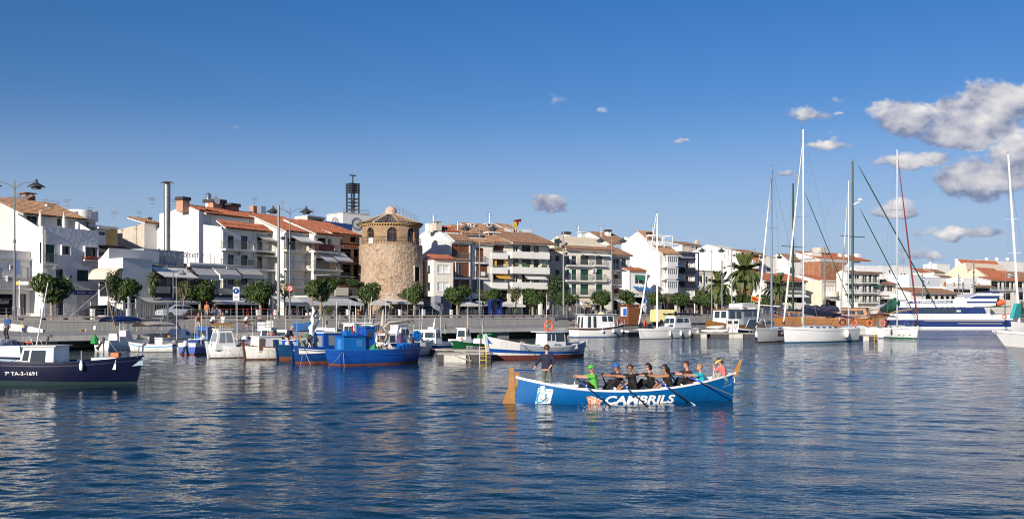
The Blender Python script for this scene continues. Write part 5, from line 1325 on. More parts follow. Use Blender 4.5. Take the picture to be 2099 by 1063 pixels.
# palms: every frond a part
def frond_mb(L, droop, m=0):
 b = MB(); n = 9; pts = []
 for k in range(n+1):
  f = k/n; a = droop*f*f; pts.append(Vector((L*(f-.25*droop*f**3*.5),0, L*(.42*f-.55*droop*f*f))))
 b.path(pts, [.045*(1-.8*k/n)+.008 for k in range(n+1)], 4)
 for k in range(1, n*4):
  f = k/(n*4); i = min(n-1, int(f*n)); p = pts[i].lerp(pts[i+1], f*n-i); d = (pts[i+1]-pts[i]).normalized(); w = L*.20*math.sin(PI*(.12+.83*f))**.6
  for sg in (-1,1):
   t = p+Vector((d.x*w*.7, sg*w*.85, d.z*w*.7-w*.35)); o = d*.035
   b.add([p-o, p+o, t], [(0,1,2)])
 return b
PALML = leaf_mat('palm_leaf', (.07,.10,.03),(.12,.145,.05),(.20,.17,.07))
PALMD = mat('dry_palm_leaf', (.20,.125,.06),.85,.25)
PTRUNK = mat('palm_trunk', (.13,.085,.05),.9,.3,6,.6,12)
FR = {k: frond_mb(1, k).mesh('frond', PALML) for k in (.35,.9,1.5,2.1)}
FRD = frond_mb(1,2.6).mesh('dry_frond', PALMD)
def palm(px, cy, R, t, label, n=44, dead=10, thick=.42):
 p = at_quay(px, t); d = p.y; L = R*d/F; zc = zpx(cy, d)-PZ; r = thing('palm_tree', label, 'palm', p, 0, 'palms behind the boats')
 b = MB(); h = zc; b.path([(0,0,0),(.05,0, h*.5),(0,.05, h-.3),(0,0, h+.1)], [thick, thick*.8, thick*.95, thick*.4], 12); b.build('trunk', PTRUNK, r)
 lA('crown_base', PALMD, r, [(thick*.7, h-1.6),(thick*1.7, h-.8),(thick*1.5, h-.1),(.1, h+.2)], 12)
 for k in range(n):
  f = k/n; a = k*2.39996; key = (.35,.9,1.5,2.1)[min(3, int(f*4))]; el = (.95,.55,.15,-.1)[min(3, int(f*4))]+rg.uniform(-.12,.12)
  o = link('frond', FR[key], r, (0,0, h),0,(L*rg.uniform(.85,1.05),)*3); o.rotation_euler = (0,-el, a)
 for k in range(dead):
  o = link('dry_frond', FRD, r, (0,0, h-.4),0,(L*.8,)*3); o.rotation_euler = (0,.3, k*2*PI/dead)
palm(1527,560,46,5.5, 'tallest palm with dense drooping crown before the plain white gable', 70,16,.5)
palm(1474,587,35,5.5, 'shorter palm left of the tallest palm', 44,6)
palm(1592,593,35,5.5, 'shorter palm right of the tallest palm before the red roofed house', 44,6)
palm(1437,607,18,7, 'small dark palm below the low beige house', 24,0,.2)
palm(315,572,17,11, 'small potted palm on the restaurant corner terrace', 26,0,.14)
# ---------------------------------------------------------------- lamps, masts, signs
LG = 'two-armed street lamps along the promenade'
def lamp_parts():
 b = MB(); b.path([(0,0,0),(0,0,1.2),(0,0,6),(0,0,10.9)], [.13,.10,.075,.05], 8); b.lathe([(.16,0),(.16,.9),(.10,1.0)], 10); b.lathe([(.10,6),(.11,6.05),(.11,6.2),(.075,6.25)], 8); pole = b.mesh('pole', GREYP)
 b = MB(); b.path([(0,0,10.1),(.12,0,10.35),(.6,0,10.65),(1.25,0,10.78),(1.6,0,10.75)], .035,6); arm = b.mesh('arm', GREYP)
 b = MB(); b.lathe([(.05,.55),(.10,.50),(.12,.30),(.22,.24),(.66,-.02),(.66,-.06),(.36,-.08),(.36,-.22),(.30,-.24),(.01,-.24)], 16); shade = b.mesh('lamp_shade', mat('dark_lamp_paint', (.05,.052,.055),.4,.1),40)
 return pole, arm, shade
LP = lamp_parts()
def lamp(px, top, base, t, label, rz, one=False, m=None):
 p = at_quay(px, t); d = p.y; k = (zpx(top, d)-PZ)/10.9
 r = thing('street_lamp', label, 'street lamp', p, rz, LG); r.scale = (k, k, k)
 link('pole', LP[0], r)
 for sg in ((0,) if one else (0, PI)):
  a = link('arm', LP[1], r, (0,0,0), sg); link('lamp_shade', LP[2], a, (1.6,0,10.45))
lamp(30,369,645,1.6, 'nearest two-armed street lamp at the far left, with small banner', .15)
lamp(594,424,645,1.6, 'two-armed street lamp left of the church belfry', .1)
lamp(983,461,648,1.6, 'dark two-armed street lamp before the balcony flats', .1)
lamp(1254,487,650,1.6, 'two-armed street lamp left of the tall white gable', .15)
lamp(1459,508,650,1.6, 'two-armed street lamp before the plain white gable', .1)
lamp(1580,522,650,1.6, 'two-armed street lamp right of the tall palm, half behind masts', .1)
p = at_quay(30,1.6); s = MB(); s.box(.12,.16,-.02,.02,3.9,6.0); s.box(.1,.48,-.015,.015,4.1,5.4); 
bn = tag(s.build('banner', mat('banner_blue', (.03,.07,.17),.7), None, p, .1), 'small blue and white banner hung on the nearest street lamp', 'banner')
def mast(px, top, t, label, spots, col=None, w=.11):
 p = at_quay(px, t); d = p.y; h = zpx(top, d)-PZ; r = thing('light_mast', label, 'light mast', p, RQ, 'slim masts with spotlights along the quay')
 pA('pole', col or mat('mast_grey', (.24,.25,.26),.5,.1, metal=.3), r, [(0,0,0),(0,0, h)], [w*1.3, w], 8)
 for z, sg in spots:
  b = MB(); b.box(min(0, sg*.9), max(0, sg*.9),-.04,.04, h-z-.04, h-z+.04); b.obox(MT((sg*.8,-.15, h-z-.05)) @ MR(.6,4, 'X'),.45,.2,.35); b.build('spotlight', GREYP, r)
mast(571,420,1.3, 'tall galvanised mast left of the two-armed lamp by the round tower', ((3.6,.6),(8.4,.5)), None, .14)
mast(1155,476,1.3, 'slim mast with spotlights before the green shuttered house', ((1.6,.5),(2.0,-.5),(3.0,.5)))
mast(1480,534,3, 'shorter mast with four spotlights before the plain white gable', ((1.2,.7),(2.3,-.7),(2.6,.7),(3.6,.7)), GREYP)
mast(1500,513,1.3, 'tall pale mast with spotlights beside the tall palm', ((.8,.7),(2.2,.7),(3.2,.7),(4.2,-.6)))
mast(1691,506,1.3, 'dark quay mast with spotlights before the bare brick building', ((3,.6),(4.0,.6)), GREYP)
mast(1996,532,1.3, 'tall dark quay mast behind the ferry', ((3.2,-.9),(4.6,-.9),(6,.6)), GREYP, .17)
mast(1965,562,3, 'shorter dark mast with spotlight cluster left of the tall one behind the ferry', ((1,.6),(1.6,.7),(2.3,-.6),(2.6,.6)), GREYP, .14)
mast(1973,578,3, 'short dark lamp mast just right of the spotlight cluster', ((1.5,.5),), GREYP, .1)
mast(1891,560,2, 'dark mast behind the ferry bow before the pale blue block', ((1,.4),), GREYP)
mast(2061,552,2, 'dark mast rising behind the ferry stern', ((1.2,.5),), GREYP)
def small_lamp(px, top, t, label, sg=1):
 p = at_quay(px, t); d = p.y; h = zpx(top, d)-PZ; r = thing('small_lamp', label, 'lamp post', p, RQ, 'small single-arm lamps')
 pA('pole', GREYP, r, [(0,0,0),(0,0, h-.2),(0,0, h)], .05,6); a = pA('arm', GREYP, r, [(0,0, h-.3),(sg*.5,0, h),(sg*1.1,0, h)], .03,6)
 lA('lamp_shade', GREYP, a, [(.05,.35),(.1,.3),(.14,.15),(.4,-.08),(.3,-.2),(.01,-.2)], 12,(sg*1.1,0, h-.3))
small_lamp(91,543,12.5, 'small wall-side lamp by the rough white house'); small_lamp(355,553,7, 'single-arm lamp above the grey car'); small_lamp(560,560,8, 'single-arm lamp before the white flats')
def plate(name, label, cat, px, top, foot, t, w, h, col, poles=1, fn=None, grp=None, ang=None, pc=None):
 p = at_quay(px, t); d = p.y; zt = zpx(top, d)-PZ; r = thing(name, label, cat, p, RQ-.5 if ang is None else ang, grp)
 pA('post', pc or STEEL, r, [(0,.04,0),(0,.04, zt)], .04,6)
 q = bX('plate', col, r, -w/2, w/2,-.02,.0, zt-h, zt)
 if fn: fn(q, zt)
 return r
def f_park(q, zt):
 b = MB(); b.lathe([(.001,0),(.32,0)], 20); b.xform(MT((0,-.024, zt-.42)) @ MR(PI/2,4, 'X')); b.build('disc', mat('sign_disc_blue', (.01,.08,.40),.4), q)
 b = MB(); lettering(b, 'P', lambda x, z: (-.1+x, -.03, zt-.58+z),.2,.32); b.build('letter', WHITE, q)
 b = MB()
 for k in range(5): b.box(-.25,.25,-.025,-.021, zt-.95-k*.14, zt-.90-k*.14)
 b.build('text_lines', GREYP, q)
plate('parking_sign', 'white board with blue disc on a post before the planter wall', 'sign', 484,588,640,1.8,.66,1.45, WHITE, fn=f_park)
p = at_quay(594,1.2); r = thing('no_entry_sign', 'round white sign with red ring on the street lamp pole', 'sign', (p.x, p.y, zpx(590.5, p.y)),.1)
b = MB(); b.lathe([(.001,0),(.36,0)], 24); b.xform(MR(PI/2,4, 'X')); b.build('disc', WHITE, r)
b = MB(); b.lathe([(.26,.005),(.36,.005),(.36,.02),(.26,.02),(.26,.005)], 24); b.obox(MR(.8,4, 'Z'),.5,.06,.02); b.xform(MT((0,-.02,0)) @ MR(PI/2,4, 'X')); b.build('ring', mat('sign_red', (.45,.02,.02),.4), r)
p = at_quay(40,3); r = thing('finger_post', 'yellow and white direction board on a pale post at the far left', 'sign', p, .15); h = zpx(574, p.y)-PZ
pA('post', CANVAS, r, [(0,0,0),(0,0, h)], .07,8); q = bX('board', WHITE, r, -.35,.8,-.1,-.05, h-.42, h-.12); b = MB(); b.box(-.34,-.02,-.105,-.1, h-.41, h-.13); b.box(.1,.7,-.105,-.1, h-.32, h-.26,1); b.build('board_mark', [YEL, GREYP], q)
for px, lab in ((1186, 'left'),(1190, 'right')):
 p = at_quay(px, 5 if lab == 'left' else 4); r = thing('diamond_sign', 'white diamond board on a post before the dark restaurant, %s one' % lab, 'sign', p, .2, 'white diamond boards'); h = zpx(618 if lab == 'left' else 622, p.y)-PZ
 pA('post', STEEL, r, [(0,.03,0),(0,.03, h)], .035,6); oB('board', WHITE, r, MT((0,0, h)) @ MR(PI/4,4, 'Y'),.52,.03,.52)
plate('pedestrian_sign', 'small blue square sign on a post left of the yellow van', 'sign', 1324,613,650,2,.6,.6, mat('sign_disc_blue', (.01,.08,.40),.4), fn=lambda q, zt: (lambda b: (b.path([(0,-.04, zt-.5),(.06,-.04, zt-.3),(0,-.04, zt-.15)], .04,5), b.build('figure', WHITE, q)))(MB()))
# promenade railing: posts with two cables, steel gate frames, white bollards
rl = thing('promenade_railing', 'long steel cable railing with slim posts along the promenade', 'railing', (QX, QY, PZ), RQ)
pm = MB(); pm.box(-.03,.03,1.27,1.33,0,1.05); pm = pm.mesh('post', STEEL); a = -16
ks = [a0*1.5 for a0 in range(-9,92)]
for s_ in ks: link('post', pm, rl, (s_, 0,0))
for z in (.35,.68,1.0):
 pA('cable', STEEL, rl, [(ks[0], 1.3, z),(ks[-1], 1.3, z)], .014,4)
bo = MB(); bo.box(-.16,.16,-.16,.16,0,.95); bo.box(-.19,.19,-.19,.19,.951,1.0); bo = bo.mesh('bollard', W_WHITE)
for px, wh in ((35, 'under the finger post at the far left'),(190, 'before the closed doors under the blue shop sign'),(262, 'below the rounded tree left of the grey car'),(448, 'left of the parking sign'),(528, 'below the wide clipped tree'),(565, 'beside the tall galvanised mast'),(714, 'before the long grey canopy'),(820, 'before the tower foot'),(868, 'before the black car by the tower'),(925, 'left of the parked bicycles')): tag(link('bollard', bo, None, at_quay(px, 2.6), RQ), 'square white stone bollard '+wh, 'bollard', 'white bollards along the promenade')
gt = MB(); gt.box(0,.12,0,.12,0,1.75); gt.box(2.9,3.02,0,.12,0,1.75); gt.box(.12,2.9,.03,.09,1.5,1.6); gt.box(.12,2.9,.03,.09,.2,.28)
for k in range(16): gt.box(.25+k*.17,.28+k*.17,.04,.08,.28,1.5)
def gate(px, t, label, n=1):
 p = at_quay(px, t, 2.4)
 for k in range(n):
  r = thing('dock_gate', label+(', left one', ', right one')[k], 'gate', p+Vector((UX, UY, 0))*3.1*k, RQ, 'grey steel gates to the dock')
  fr = MB(); fr.box(0,.14,0,.14,0,2.0); fr.box(2.88,3.02,0,.14,0,2.0); fr.box(.14,2.88,.03,.11,1.72,1.82); fr.box(.14,2.88,.03,.11,.2,.28); fr.build('gate_frame', GREYP, r)
  bm_ = MB(); bm_.box(-.015,.015,.05,.09,.28,1.72); bm_ = bm_.mesh('bar', GREYP)
  for q in range(14): link('bar', bm_, r, (.3+q*.185,0,0))
gate(221,-.4, 'grey barred steel dock gate behind the blue canopy boat', 2)
gate(1134,-.4, 'grey barred steel dock gate behind the white cabin boat', 2)
# cars, kiosk, booth, bikes
def car(px, t, rz, label, col, L=4.3, van=False):
 p = at_quay(px, t); r = thing('parked_car', label, 'car', p, rz)
 W = 1.72; pr = [(-L/2,.35),(-L/2,.75),(-L*.36,.93),(-L*.20,1.38),(L*.18,1.44),(L*.36,1.0),(L/2-.1,.9),(L/2,.6),(L/2,.35)]
 b = MB(); n = len(pr); rings = [(-W/2,.94),(-W/2+.06,1.0),(W/2-.06,1.0),(W/2,.94)]
 vs = []; 
 for (y, s) in rings:
  for (x, z) in pr: vs.append((x*s, y*(.84 if z > 1.05 else 1),.35+(z-.35)*s))
 fs = [list(range(n))[::-1], [3*n+i for i in range(n)]]
 for k in range(3):
  for i in range(n): j = (i+1) % n; fs.append((k*n+i, k*n+j, (k+1)*n+j, (k+1)*n+i))
 b.add(vs, fs); b.build('body', mat('car_'+col[0], col[1], .25,.05), r, smooth=35)
 for sg in (-1,1):
  y = sg*W/2*.865
  for (x0, x1, x2, x3) in ((-L*.33,-L*.195,-.1,-.1),(-.02,-.02, L*.17, L*.30)):
   b = MB(); b.add([(x0, y*1.12,.98),(x3, y*1.12,.98),(x2, y, 1.32),(x1, y, 1.32)], [(0,1,2,3)]); b.xform(MT((0, sg*.012,0))); b.build('side_window', GLASS, r)
  for x in (-L*.31, L*.31):
   w = MB(); w.lathe([(.05,-.1),(.31,-.1),(.33,-.05),(.33,.07),(.29,.1),(.2,.1)], 18); w.xform(MT((x, sg*(W/2-.06),.33)) @ MR(sg*-PI/2,4, 'X')); wo = w.build('wheel', BLACK, r)
   w = MB(); w.lathe([(.001,.105),(.2,.105)], 12); w.xform(MT((x, sg*(W/2-.06),.33)) @ MR(sg*-PI/2,4, 'X')); w.build('rim', STEEL, wo)
 b = MB(); b.add([(L*.345,-.66,1.04),(L*.345,.66,1.04),(L*.19,.58,1.42),(L*.19,-.58,1.42)], [(0,1,2,3)]); b.xform(MT((.02,0,.015))); b.build('windscreen', GLASS, r)
 for sg in (-1,1):
  bX('headlight', WHITE, r, L/2-.06, L/2+.01, sg*.6-.16, sg*.6+.16,.62,.78)
car(366,3.2, RQ+PI, 'light grey saloon car parked on the promenade behind the railing', ('silver', (.42,.46,.50)))
car(868,6.2, RQ+PI, 'black car parked before the foot of the round tower', ('black', (.012,.012,.014)))
car(1142,7.5, RQ+PI, 'dark car in the shade before the green shuttered house', ('dark', (.02,.022,.03)),4.0)
car(208,9.5, RQ, 'dark car half hidden behind the dark narrow tree', ('night', (.02,.02,.025)),4.0)
k0 = at_quay(1270,-2.4,0); k0.z = 1.45; r = thing('ticket_kiosk', 'brown timber ticket kiosk with white and blue poster beside the white cabin boat', 'kiosk', k0, RQ-.25); sc = k0.y/F
hk = zpx(626, k0.y)-1.45
for nm, x0, x1, y0, y1 in (('wall', 0,.12,-2.2,0),('wall', .12,2.0,-2.2,-2.08),('wall', 1.9,2.0,-2.08,0),('wall', .12,1.9,-.12,0)):
 n = 8
 for q in range(n):
  bX('plank', BROWNW, r, x0, x1, y0, y1, hk*q/n, hk*(q+1)/n-.012)
bX('roof', BROWNW, r, -.15,2.15,-2.35,.15, hk, hk+.18)
q = bX('poster', WHITE, r, -.03,-.005,-1.8,-.3, hk*.45, hk*.92); bX('poster_print', mat('poster_blue', (.02,.13,.50),.5), q, -.035,-.031,-1.75,-.9, hk*.47, hk*.85)
k0 = at_quay(1015,3.4); r = thing('phone_booth', 'dark blue open booth on the promenade behind the two walkers', 'booth', k0, RQ-.3); bl = mat('booth_blue', (.008,.022,.16),.4)
for x in (-.9,.82):
 bX('side_panel', bl, r, x, x+.08,-.4,.4,0,2.2)
bX('roof', bl, r, -.9,.9,-.45,.45,2.2,2.35); bX('back_panel', bl, r, -.82,.82,.34,.4,.05,1.1); bX('pane', GLASS, r, -.82,.82,.35,.39,1.1,2.2)
def bike(p, rz, label, grp='bicycles parked by the dark lamp post', col=None, g=True):
 r = thing('bicycle', label, 'bicycle', p, rz, grp if g else None); m = col or GREYP
 for x in (-.52,.52):
  w = tO('wheel', BLACK, r, (x, 0,.34),.32,.022, 'y', 18,5); b = MB()
  for k in range(8): a = k*PI/4; b.tube((x, 0,.34),(x+.31*math.cos(a),0,.34+.31*math.sin(a)),.005, None, 3)
  b.build('spokes', STEEL, w)
 b = MB(); b.path([(-.52,0,.34),(-.1,0,.30),(.36,0,.82),(.52,0,.34)], .018,5); b.path([(-.52,0,.34),(-.22,0,.82),(.36,0,.82)], .018,5); b.path([(-.1,0,.3),(-.25,0,.95)], .018,5); b.build('frame', m, r)
 b = MB(); b.path([(.36,0,.82),(.34,0,1.02),(.44,0,1.04)], .015,5); b.path([(.42,-.26,1.02),(.42,.26,1.02)], .015,5); b.build('handlebar', m, r); bL('saddle', BLACK, r, (-.26,0,.98),.11,8,0,(1.2,.6,.4))
for k, px in enumerate((950,956,962,968,974)): bike(at_quay(px, 3.0+.3*k), RQ+.3*(k % 2), '%s parked bicycle of the row left of the dark lamp post' % ('leftmost', 'second', 'middle', 'fourth', 'rightmost')[k])
# pavement cafe awnings on frames along the promenade
def canopy(px0, px1, top, foot, t, label, m, depth=3.0, slope=.7):
 a = at_quay(px0, t); bq = at_quay(px1, t); W = (bq-a).length; z1 = zpx(top, a.y)-PZ; z0 = zpx(foot, a.y)-PZ
 r = thing('cafe_canopy', label, 'canopy', a, math.atan2(bq.y-a.y, bq.x-a.x)); b = MB(); n = max(4, int(W/.6))
 b.grid(lambda u, v: (W*u, depth*v, z0+.35+(z1-z0-.35)*v-.10*math.sin(PI*v)*(1+.4*math.sin(u*n*PI))), n, 5)
 for k in range(n):
  x, y = W*k/n, W*(k+1)/n; b.add([(x, 0, z0+.35),(y, 0, z0+.35),(y, -.02, z0+.06),((x+y)/2,-.02, z0),(x, -.02, z0+.06)], [(0,1,2,3,4)])
 b.build('cover', m, r)
 for k in range(max(2, int(W/3.5))+1):
  x = W*k/max(2, int(W/3.5)); bX('pole', STEEL, r, x-.04, x+.04,.02,.1,0, z0+.3)
LGC = mat('light_grey_canvas', (.52,.53,.55),.85)
canopy(584,632,606,626,6.6, 'bright white cafe canopy right of the sparse tree and lamp mast', CANVAS)
canopy(634,746,609,626,8.5, 'long grey cafe canopy left of the stone tower', LGC, 3.5)
canopy(757,800,611,626,9, 'white cafe canopy at the left foot of the stone tower', CANVAS)
canopy(803,868,611,623,9, 'white cafe canopy at the right foot of the stone tower', CANVAS)
canopy(943,988,616,628,9, 'white cafe canopy left of the dark lamp post', CANVAS)
canopy(1003,1052,616,628,9, 'white cafe canopy behind the blue booth', CANVAS)
canopy(1178,1212,611,630,8, 'cream cafe canopy before the green shuttered house', W_CREAM)
canopy(1290,1326,614,632,8, 'white cafe canopy behind the pedestrian sign', CANVAS)
# cream raised terrace wall left of the tower
b = Bld('raised_terrace', 'raised cafe terrace with cream wall and dark railing left of the tower', 640,742,50, t=12.5, cat='terrace')
z0, z1 = b.lz(607,8), b.lz(590,8); bX('slab', CONC_L, b.r, 0, b.W, 0,4, z0-.2, z0+.05); bX('cream_wall', W_CREAM, b.r, b.lx(686), b.lx(713),-.12,-.0, z0+.06, z1)
link('railing', railing_mesh(b.W-.3,.05,1.0, GREYP), b.r, (.1,.15, z0+.06)); q = MB()
for k in range(5): q = MB(); x = b.W*k/4.01+.1; q.box(x, x+.2,.3,.5,0, z0-.2); b.part('pier', q, CONC)
# small clutter on the promenade: planters, bins, restaurant tables
def planter(px, t, label):
 r = thing('planter', label, 'planter', at_quay(px, t), RQ, 'dark red planters'); pZ('box', mat('dark_red_planter', (.07,.02,.018),.6), r, [(-.28,0),(.28,0),(.34,.55),(-.34,.55)], 0,-1.0,1.0)
 link('plants', SHR[0], r, (0,0,.7),0,(.9,.3,.3))
planter(394,2.2, 'dark red flower trough beside the light grey car'); planter(417,2.6, 'second dark red trough right of the one beside the grey car')
tb = MB(); tb.lathe([(.25,0),(.03,.05),(.03,.7),(.4,.72),(.4,.75),(.01,.75)], 12)
tbm = tb.mesh('cafe_table', WHITE); ch = MB(); ch.box(-.2,.2,-.2,.2,.42,.46); ch.box(-.2,.2,.17,.2,.46,.88)
for x in (-.18,.15):
 for y in (-.18,.15): ch.box(x, x+.03, y, y+.03,0,.42)
chm = ch.mesh('cafe_chair', GREYP)
for k, (px, t) in enumerate(((436,7.5),(452,8),(598,8.5),(612,8.8),(660,9.6),(684,9.4),(706,9.8),(770,10),(786,10.2),(822,10),(1184,9.5),(1196,9.8),(1208,9.4),(1146,9.2),(1162,9.4),(1222,8.8),(1244,9))):
 p = at_quay(px, t); tag(link('cafe_table', tbm, None, p), 'small round white cafe table under the promenade canopies', 'table', 'cafe tables on the promenade')
 for q in range(3):
  a = q*2.1+k; tag(link('cafe_chair', chm, None, p+Vector((math.cos(a)*.7, math.sin(a)*.7,0)), a-PI/2), 'grey cafe chair at a table under the promenade canopies', 'chair', 'cafe chairs on the promenade')
# ---------------------------------------------------------------- boat kit
class Hull:
 """hull lofted from stern (x = 0) to bow (x = L); waterline at z = 0"""
 def __init__(s, L, B, zs, zm, zb, tr=0, rb=.3, rs=0, fl=.3, pb=2.3, low=.45, dr=.5):
  s.L, s.B, s.zs, s.zm, s.zb, s.tr, s.rb, s.rs, s.fl, s.pb, s.low, s.dr = L, B, zs, zm, zb, tr, rb, rs, fl, pb, low, dr
 def sheer(s, u):
  if u < s.low: return s.zm+(s.zs-s.zm)*((s.low-u)/s.low)**2
  return s.zm+(s.zb-s.zm)*((u-s.low)/(1-s.low))**2
 def half(s, u):
  m = .46
  if u < m: return s.B/2*(s.tr+(1-s.tr)*(1-((m-u)/m)**(2.4 if s.tr < .3 else 2)))
  return s.B/2*max(0,1-((u-m)/(1-m))**s.pb)
 def pt(s, u, z, side=1, out=0):
  sh = s.sheer(u); f = max(0, min(1.15,(z+s.dr)/(sh+s.dr)))
  e = abs(2*u-1)**2
  fl = min(.9, s.fl+.42*e*(1 if u > .5 or s.tr < .3 else .2))
  w = s.half(u)*(1-fl*max(0,1-f)**1.7)*max(0, min(1,(f+.02)*6))**.5
  x = u*s.L
  if u > .6: x += s.rb*(f-.4)*((u-.6)/.4)**1.5
  if u < .3: x -= s.rs*(f-.4)*((.3-u)/.3)**1.5
  return Vector((x, side*(w+out), z))
 def shell(s, parent, rows, mats, N=30, name='hull'):
  """rows: (z or callable(u), material above this row) from keel up; last row is the sheer"""
  b = MB(); us = [0.5-.5*math.cos(PI*i/N)*(1) for i in range(N+1)]
  us = [.35*u+.65*(i/N) for i, u in enumerate(us)]
  zz = lambda r, u: (r(u) if callable(r) else r)
  for side in (-1,1):
   for k in range(len(rows)-1):
    def f(a, c): 
     u = us[int(round(a*N))]; z0 = zz(rows[k][0], u); z1 = zz(rows[k+1][0], u)
     return s.pt(u, z0+(z1-z0)*c, side)
    b.grid(f, N, 3, rows[k][1])
  if s.tr > .02:
   for k in range(len(rows)-1):
    z0 = zz(rows[k][0], 0); z1 = zz(rows[k+1][0], 0); pr = None
    for q in range(4):
     z = z0+(z1-z0)*q/3; a, c = s.pt(0, z, -1), s.pt(0, z, 1)
     if pr: b.add([pr[0], pr[1], c, a], [(0,1,2,3)], rows[k][1])
     pr = (a, c)
  o = b.build(name, mats, parent, smooth=40); return o
 def rail(s, parent, m, w=.05, h=.06, name='gunwale', drop=0, u0=0, u1=1, N=26, out=.02):
  b = MB()
  for side in (-1,1):
   P = []
   for i in range(N+1):
    u = u0+(u1-u0)*i/N; p = s.pt(u, s.sheer(u)-drop, side); P.append(p)
   vs = []
   for p in P:
    ox = side*out; vs += [p+Vector((0, ox, -h/2)), p+Vector((0, ox, h/2)), p+Vector((0, ox-side*w, h/2)), p+Vector((0, ox-side*w, -h/2))]
   fs = []
   for i in range(N):
    for j in range(4): a = 4*i+j; c = 4*i+(j+1) % 4; fs.append((a, c, c+4, a+4))
   fs += [(0,1,2,3),(4*N, 4*N+1,4*N+2,4*N+3)]
   b.add(vs, fs)
  if s.tr > .1 and u0 == 0:
   a, c = s.pt(0, s.sheer(0)-drop, -1), s.pt(0, s.sheer(0)-drop, 1); b.box(a.x-.03, a.x+w, a.y, c.y, a.z-h/2+.004, a.z+h/2-.004)
  return b.build(name, m, parent)
 def deck(s, parent, m, drop=.05, name='deck', u0=0, u1=1, N=20, wall=True, m2=None):
  b = MB(); ins = .06
  def P(u, side):
   p = s.pt(u, s.sheer(u)-.02, side); p.y -= side*min(ins, abs(p.y)); return p
  b.grid(lambda a, c: (lambda u: Vector((P(u, 1).x, P(u, 1).y*(2*c-1), s.sheer(u)-drop+.04*(1-(2*c-1)**2)*(drop < .12))))(u0+(u1-u0)*a), N, 6)
  if wall and drop > .1:
   for side in (-1,1):
    b.grid(lambda a, c: (lambda u: Vector((P(u, side).x, P(u, side).y, s.sheer(u)-.02-(drop-.02)*c)))(u0+(u1-u0)*a), N, 1,1)
  return b.build(name, [m, m2 or m], parent)
 def place(s, label, cat, name, ps, pb, group=None):
  """top-level empty with stern at ps and bow at pb (world points on the water)"""
  d = pb-ps; s.root = thing(name, label, cat, ps, math.atan2(d.y, d.x), group); return s.root
 def text(s, parent, txt, u0, u1, z0, h, side, m, bold=.01, shear=0, rev=False, name='lettering'):
  b = MB()
  def f(x, z):
   u = u0+(u1-u0)*x
   p = s.pt(u, z0(u)+z if callable(z0) else z0+z, side, .012); return p
  lettering(b, txt, f, 1, h, 0, bold, shear); return b.build(name, m, parent)
def wpts(s, b): return on_water(*s), on_water(*b)
def cabin(parent, x0, x1, hw, z0, z1, m, fs=.25, bs=0, ins=.08, side=(), front=(), back=(), roof=None, rm=None, name='wheelhouse', wm=None, y=0, ov=.08, rt=.06):
 """tapered deckhouse; fs/bs = slope of the front (bow side) and back; windows as (a0, a1, h0, h1) fractions"""
 b = MB(); t = hw-ins
 lo = [(x0, y-hw),(x1, y-hw),(x1, y+hw),(x0, y+hw)]; hi = [(x0+bs, y-t),(x1-fs, y-t),(x1-fs, y+t),(x0+bs, y+t)]
 b.add([(p[0], p[1], z0) for p in lo]+[(p[0], p[1], z1) for p in hi], [(3,2,1,0),(4,5,6,7),(0,1,5,4),(1,2,6,5),(2,3,7,6),(3,0,4,7)])
 o = b.build(name, m, parent)
 def face(A, B_, Cc, D, a, h):
  A, B_, Cc, D = map(Vector, (A, B_, Cc, D)); return (A.lerp(B_, a)).lerp(D.lerp(Cc, a), h)
 L = [Vector((p[0], p[1], z0)) for p in lo]; Hh = [Vector((p[0], p[1], z1)) for p in hi]
 for lst, i, j in ((side, 0,1),(side, 3,2),(front, 1,2),(back, 0,3)):
  A, B_, Cc, D = L[i], L[j], Hh[j], Hh[i]; n = (B_-A).cross(D-A).normalized()
  c = (A+B_)/2; 
  if n.dot(c-Vector(((x0+x1)/2, y, z0))) < 0: n = -n
  for (a0, a1, h0, h1) in lst:
   f = MB(); q = [face(A, B_, Cc, D, a, h) for a, h in ((a0, h0),(a1, h0),(a1, h1),(a0, h1))]
   f.add([p-n*.01 for p in q]+[p+n*.008 for p in q], [(4,5,6,7),(0,1,5,4),(1,2,6,5),(2,3,7,6),(3,0,4,7)])
   f.build('window', wm or GLASSB, o)
 if roof is not None:
  bX('cabin_roof', rm or m, o, x0+bs-ov, x1-fs+ov*1.6, y-t-ov, y+t+ov, z1+.002, z1+rt)
 return o
def fender(parent, p, h=.55, r=.11, m=None, line=True):
 b = MB(); x, y, z = p; b.lathe([(.01,-h/2),(r*.7,-h/2+.03),(r, -h/2+.12),(r, h/2-.12),(r*.6, h/2-.02),(.02, h/2+.05)], 10, p)
 if line: b.tube((x, y, z+h/2),(x, y, z+h/2+.5),.012, None, 4)
 return b.build('fender', m or WHITE, parent, smooth=50)
def lifebuoy(parent, p, R=.33, ax='y', rz=0):
 b = MB(); b.torus((0,0,0), R, R*.24, ax, 24,8); o = b.build('lifebuoy', ORNG, parent, p, rz, smooth=60)
 b = MB()
 for k in range(4):
  a = PI/4+k*PI/2; c = (math.cos(a)*R, 0, math.sin(a)*R) if ax == 'y' else (0, math.cos(a)*R, math.sin(a)*R); b.ball(c, R*.27,8,0,(.7,1.03,.7) if ax == 'y' else (1.03,.7,.7))
 b.build('white_band', WHITE, o); return o
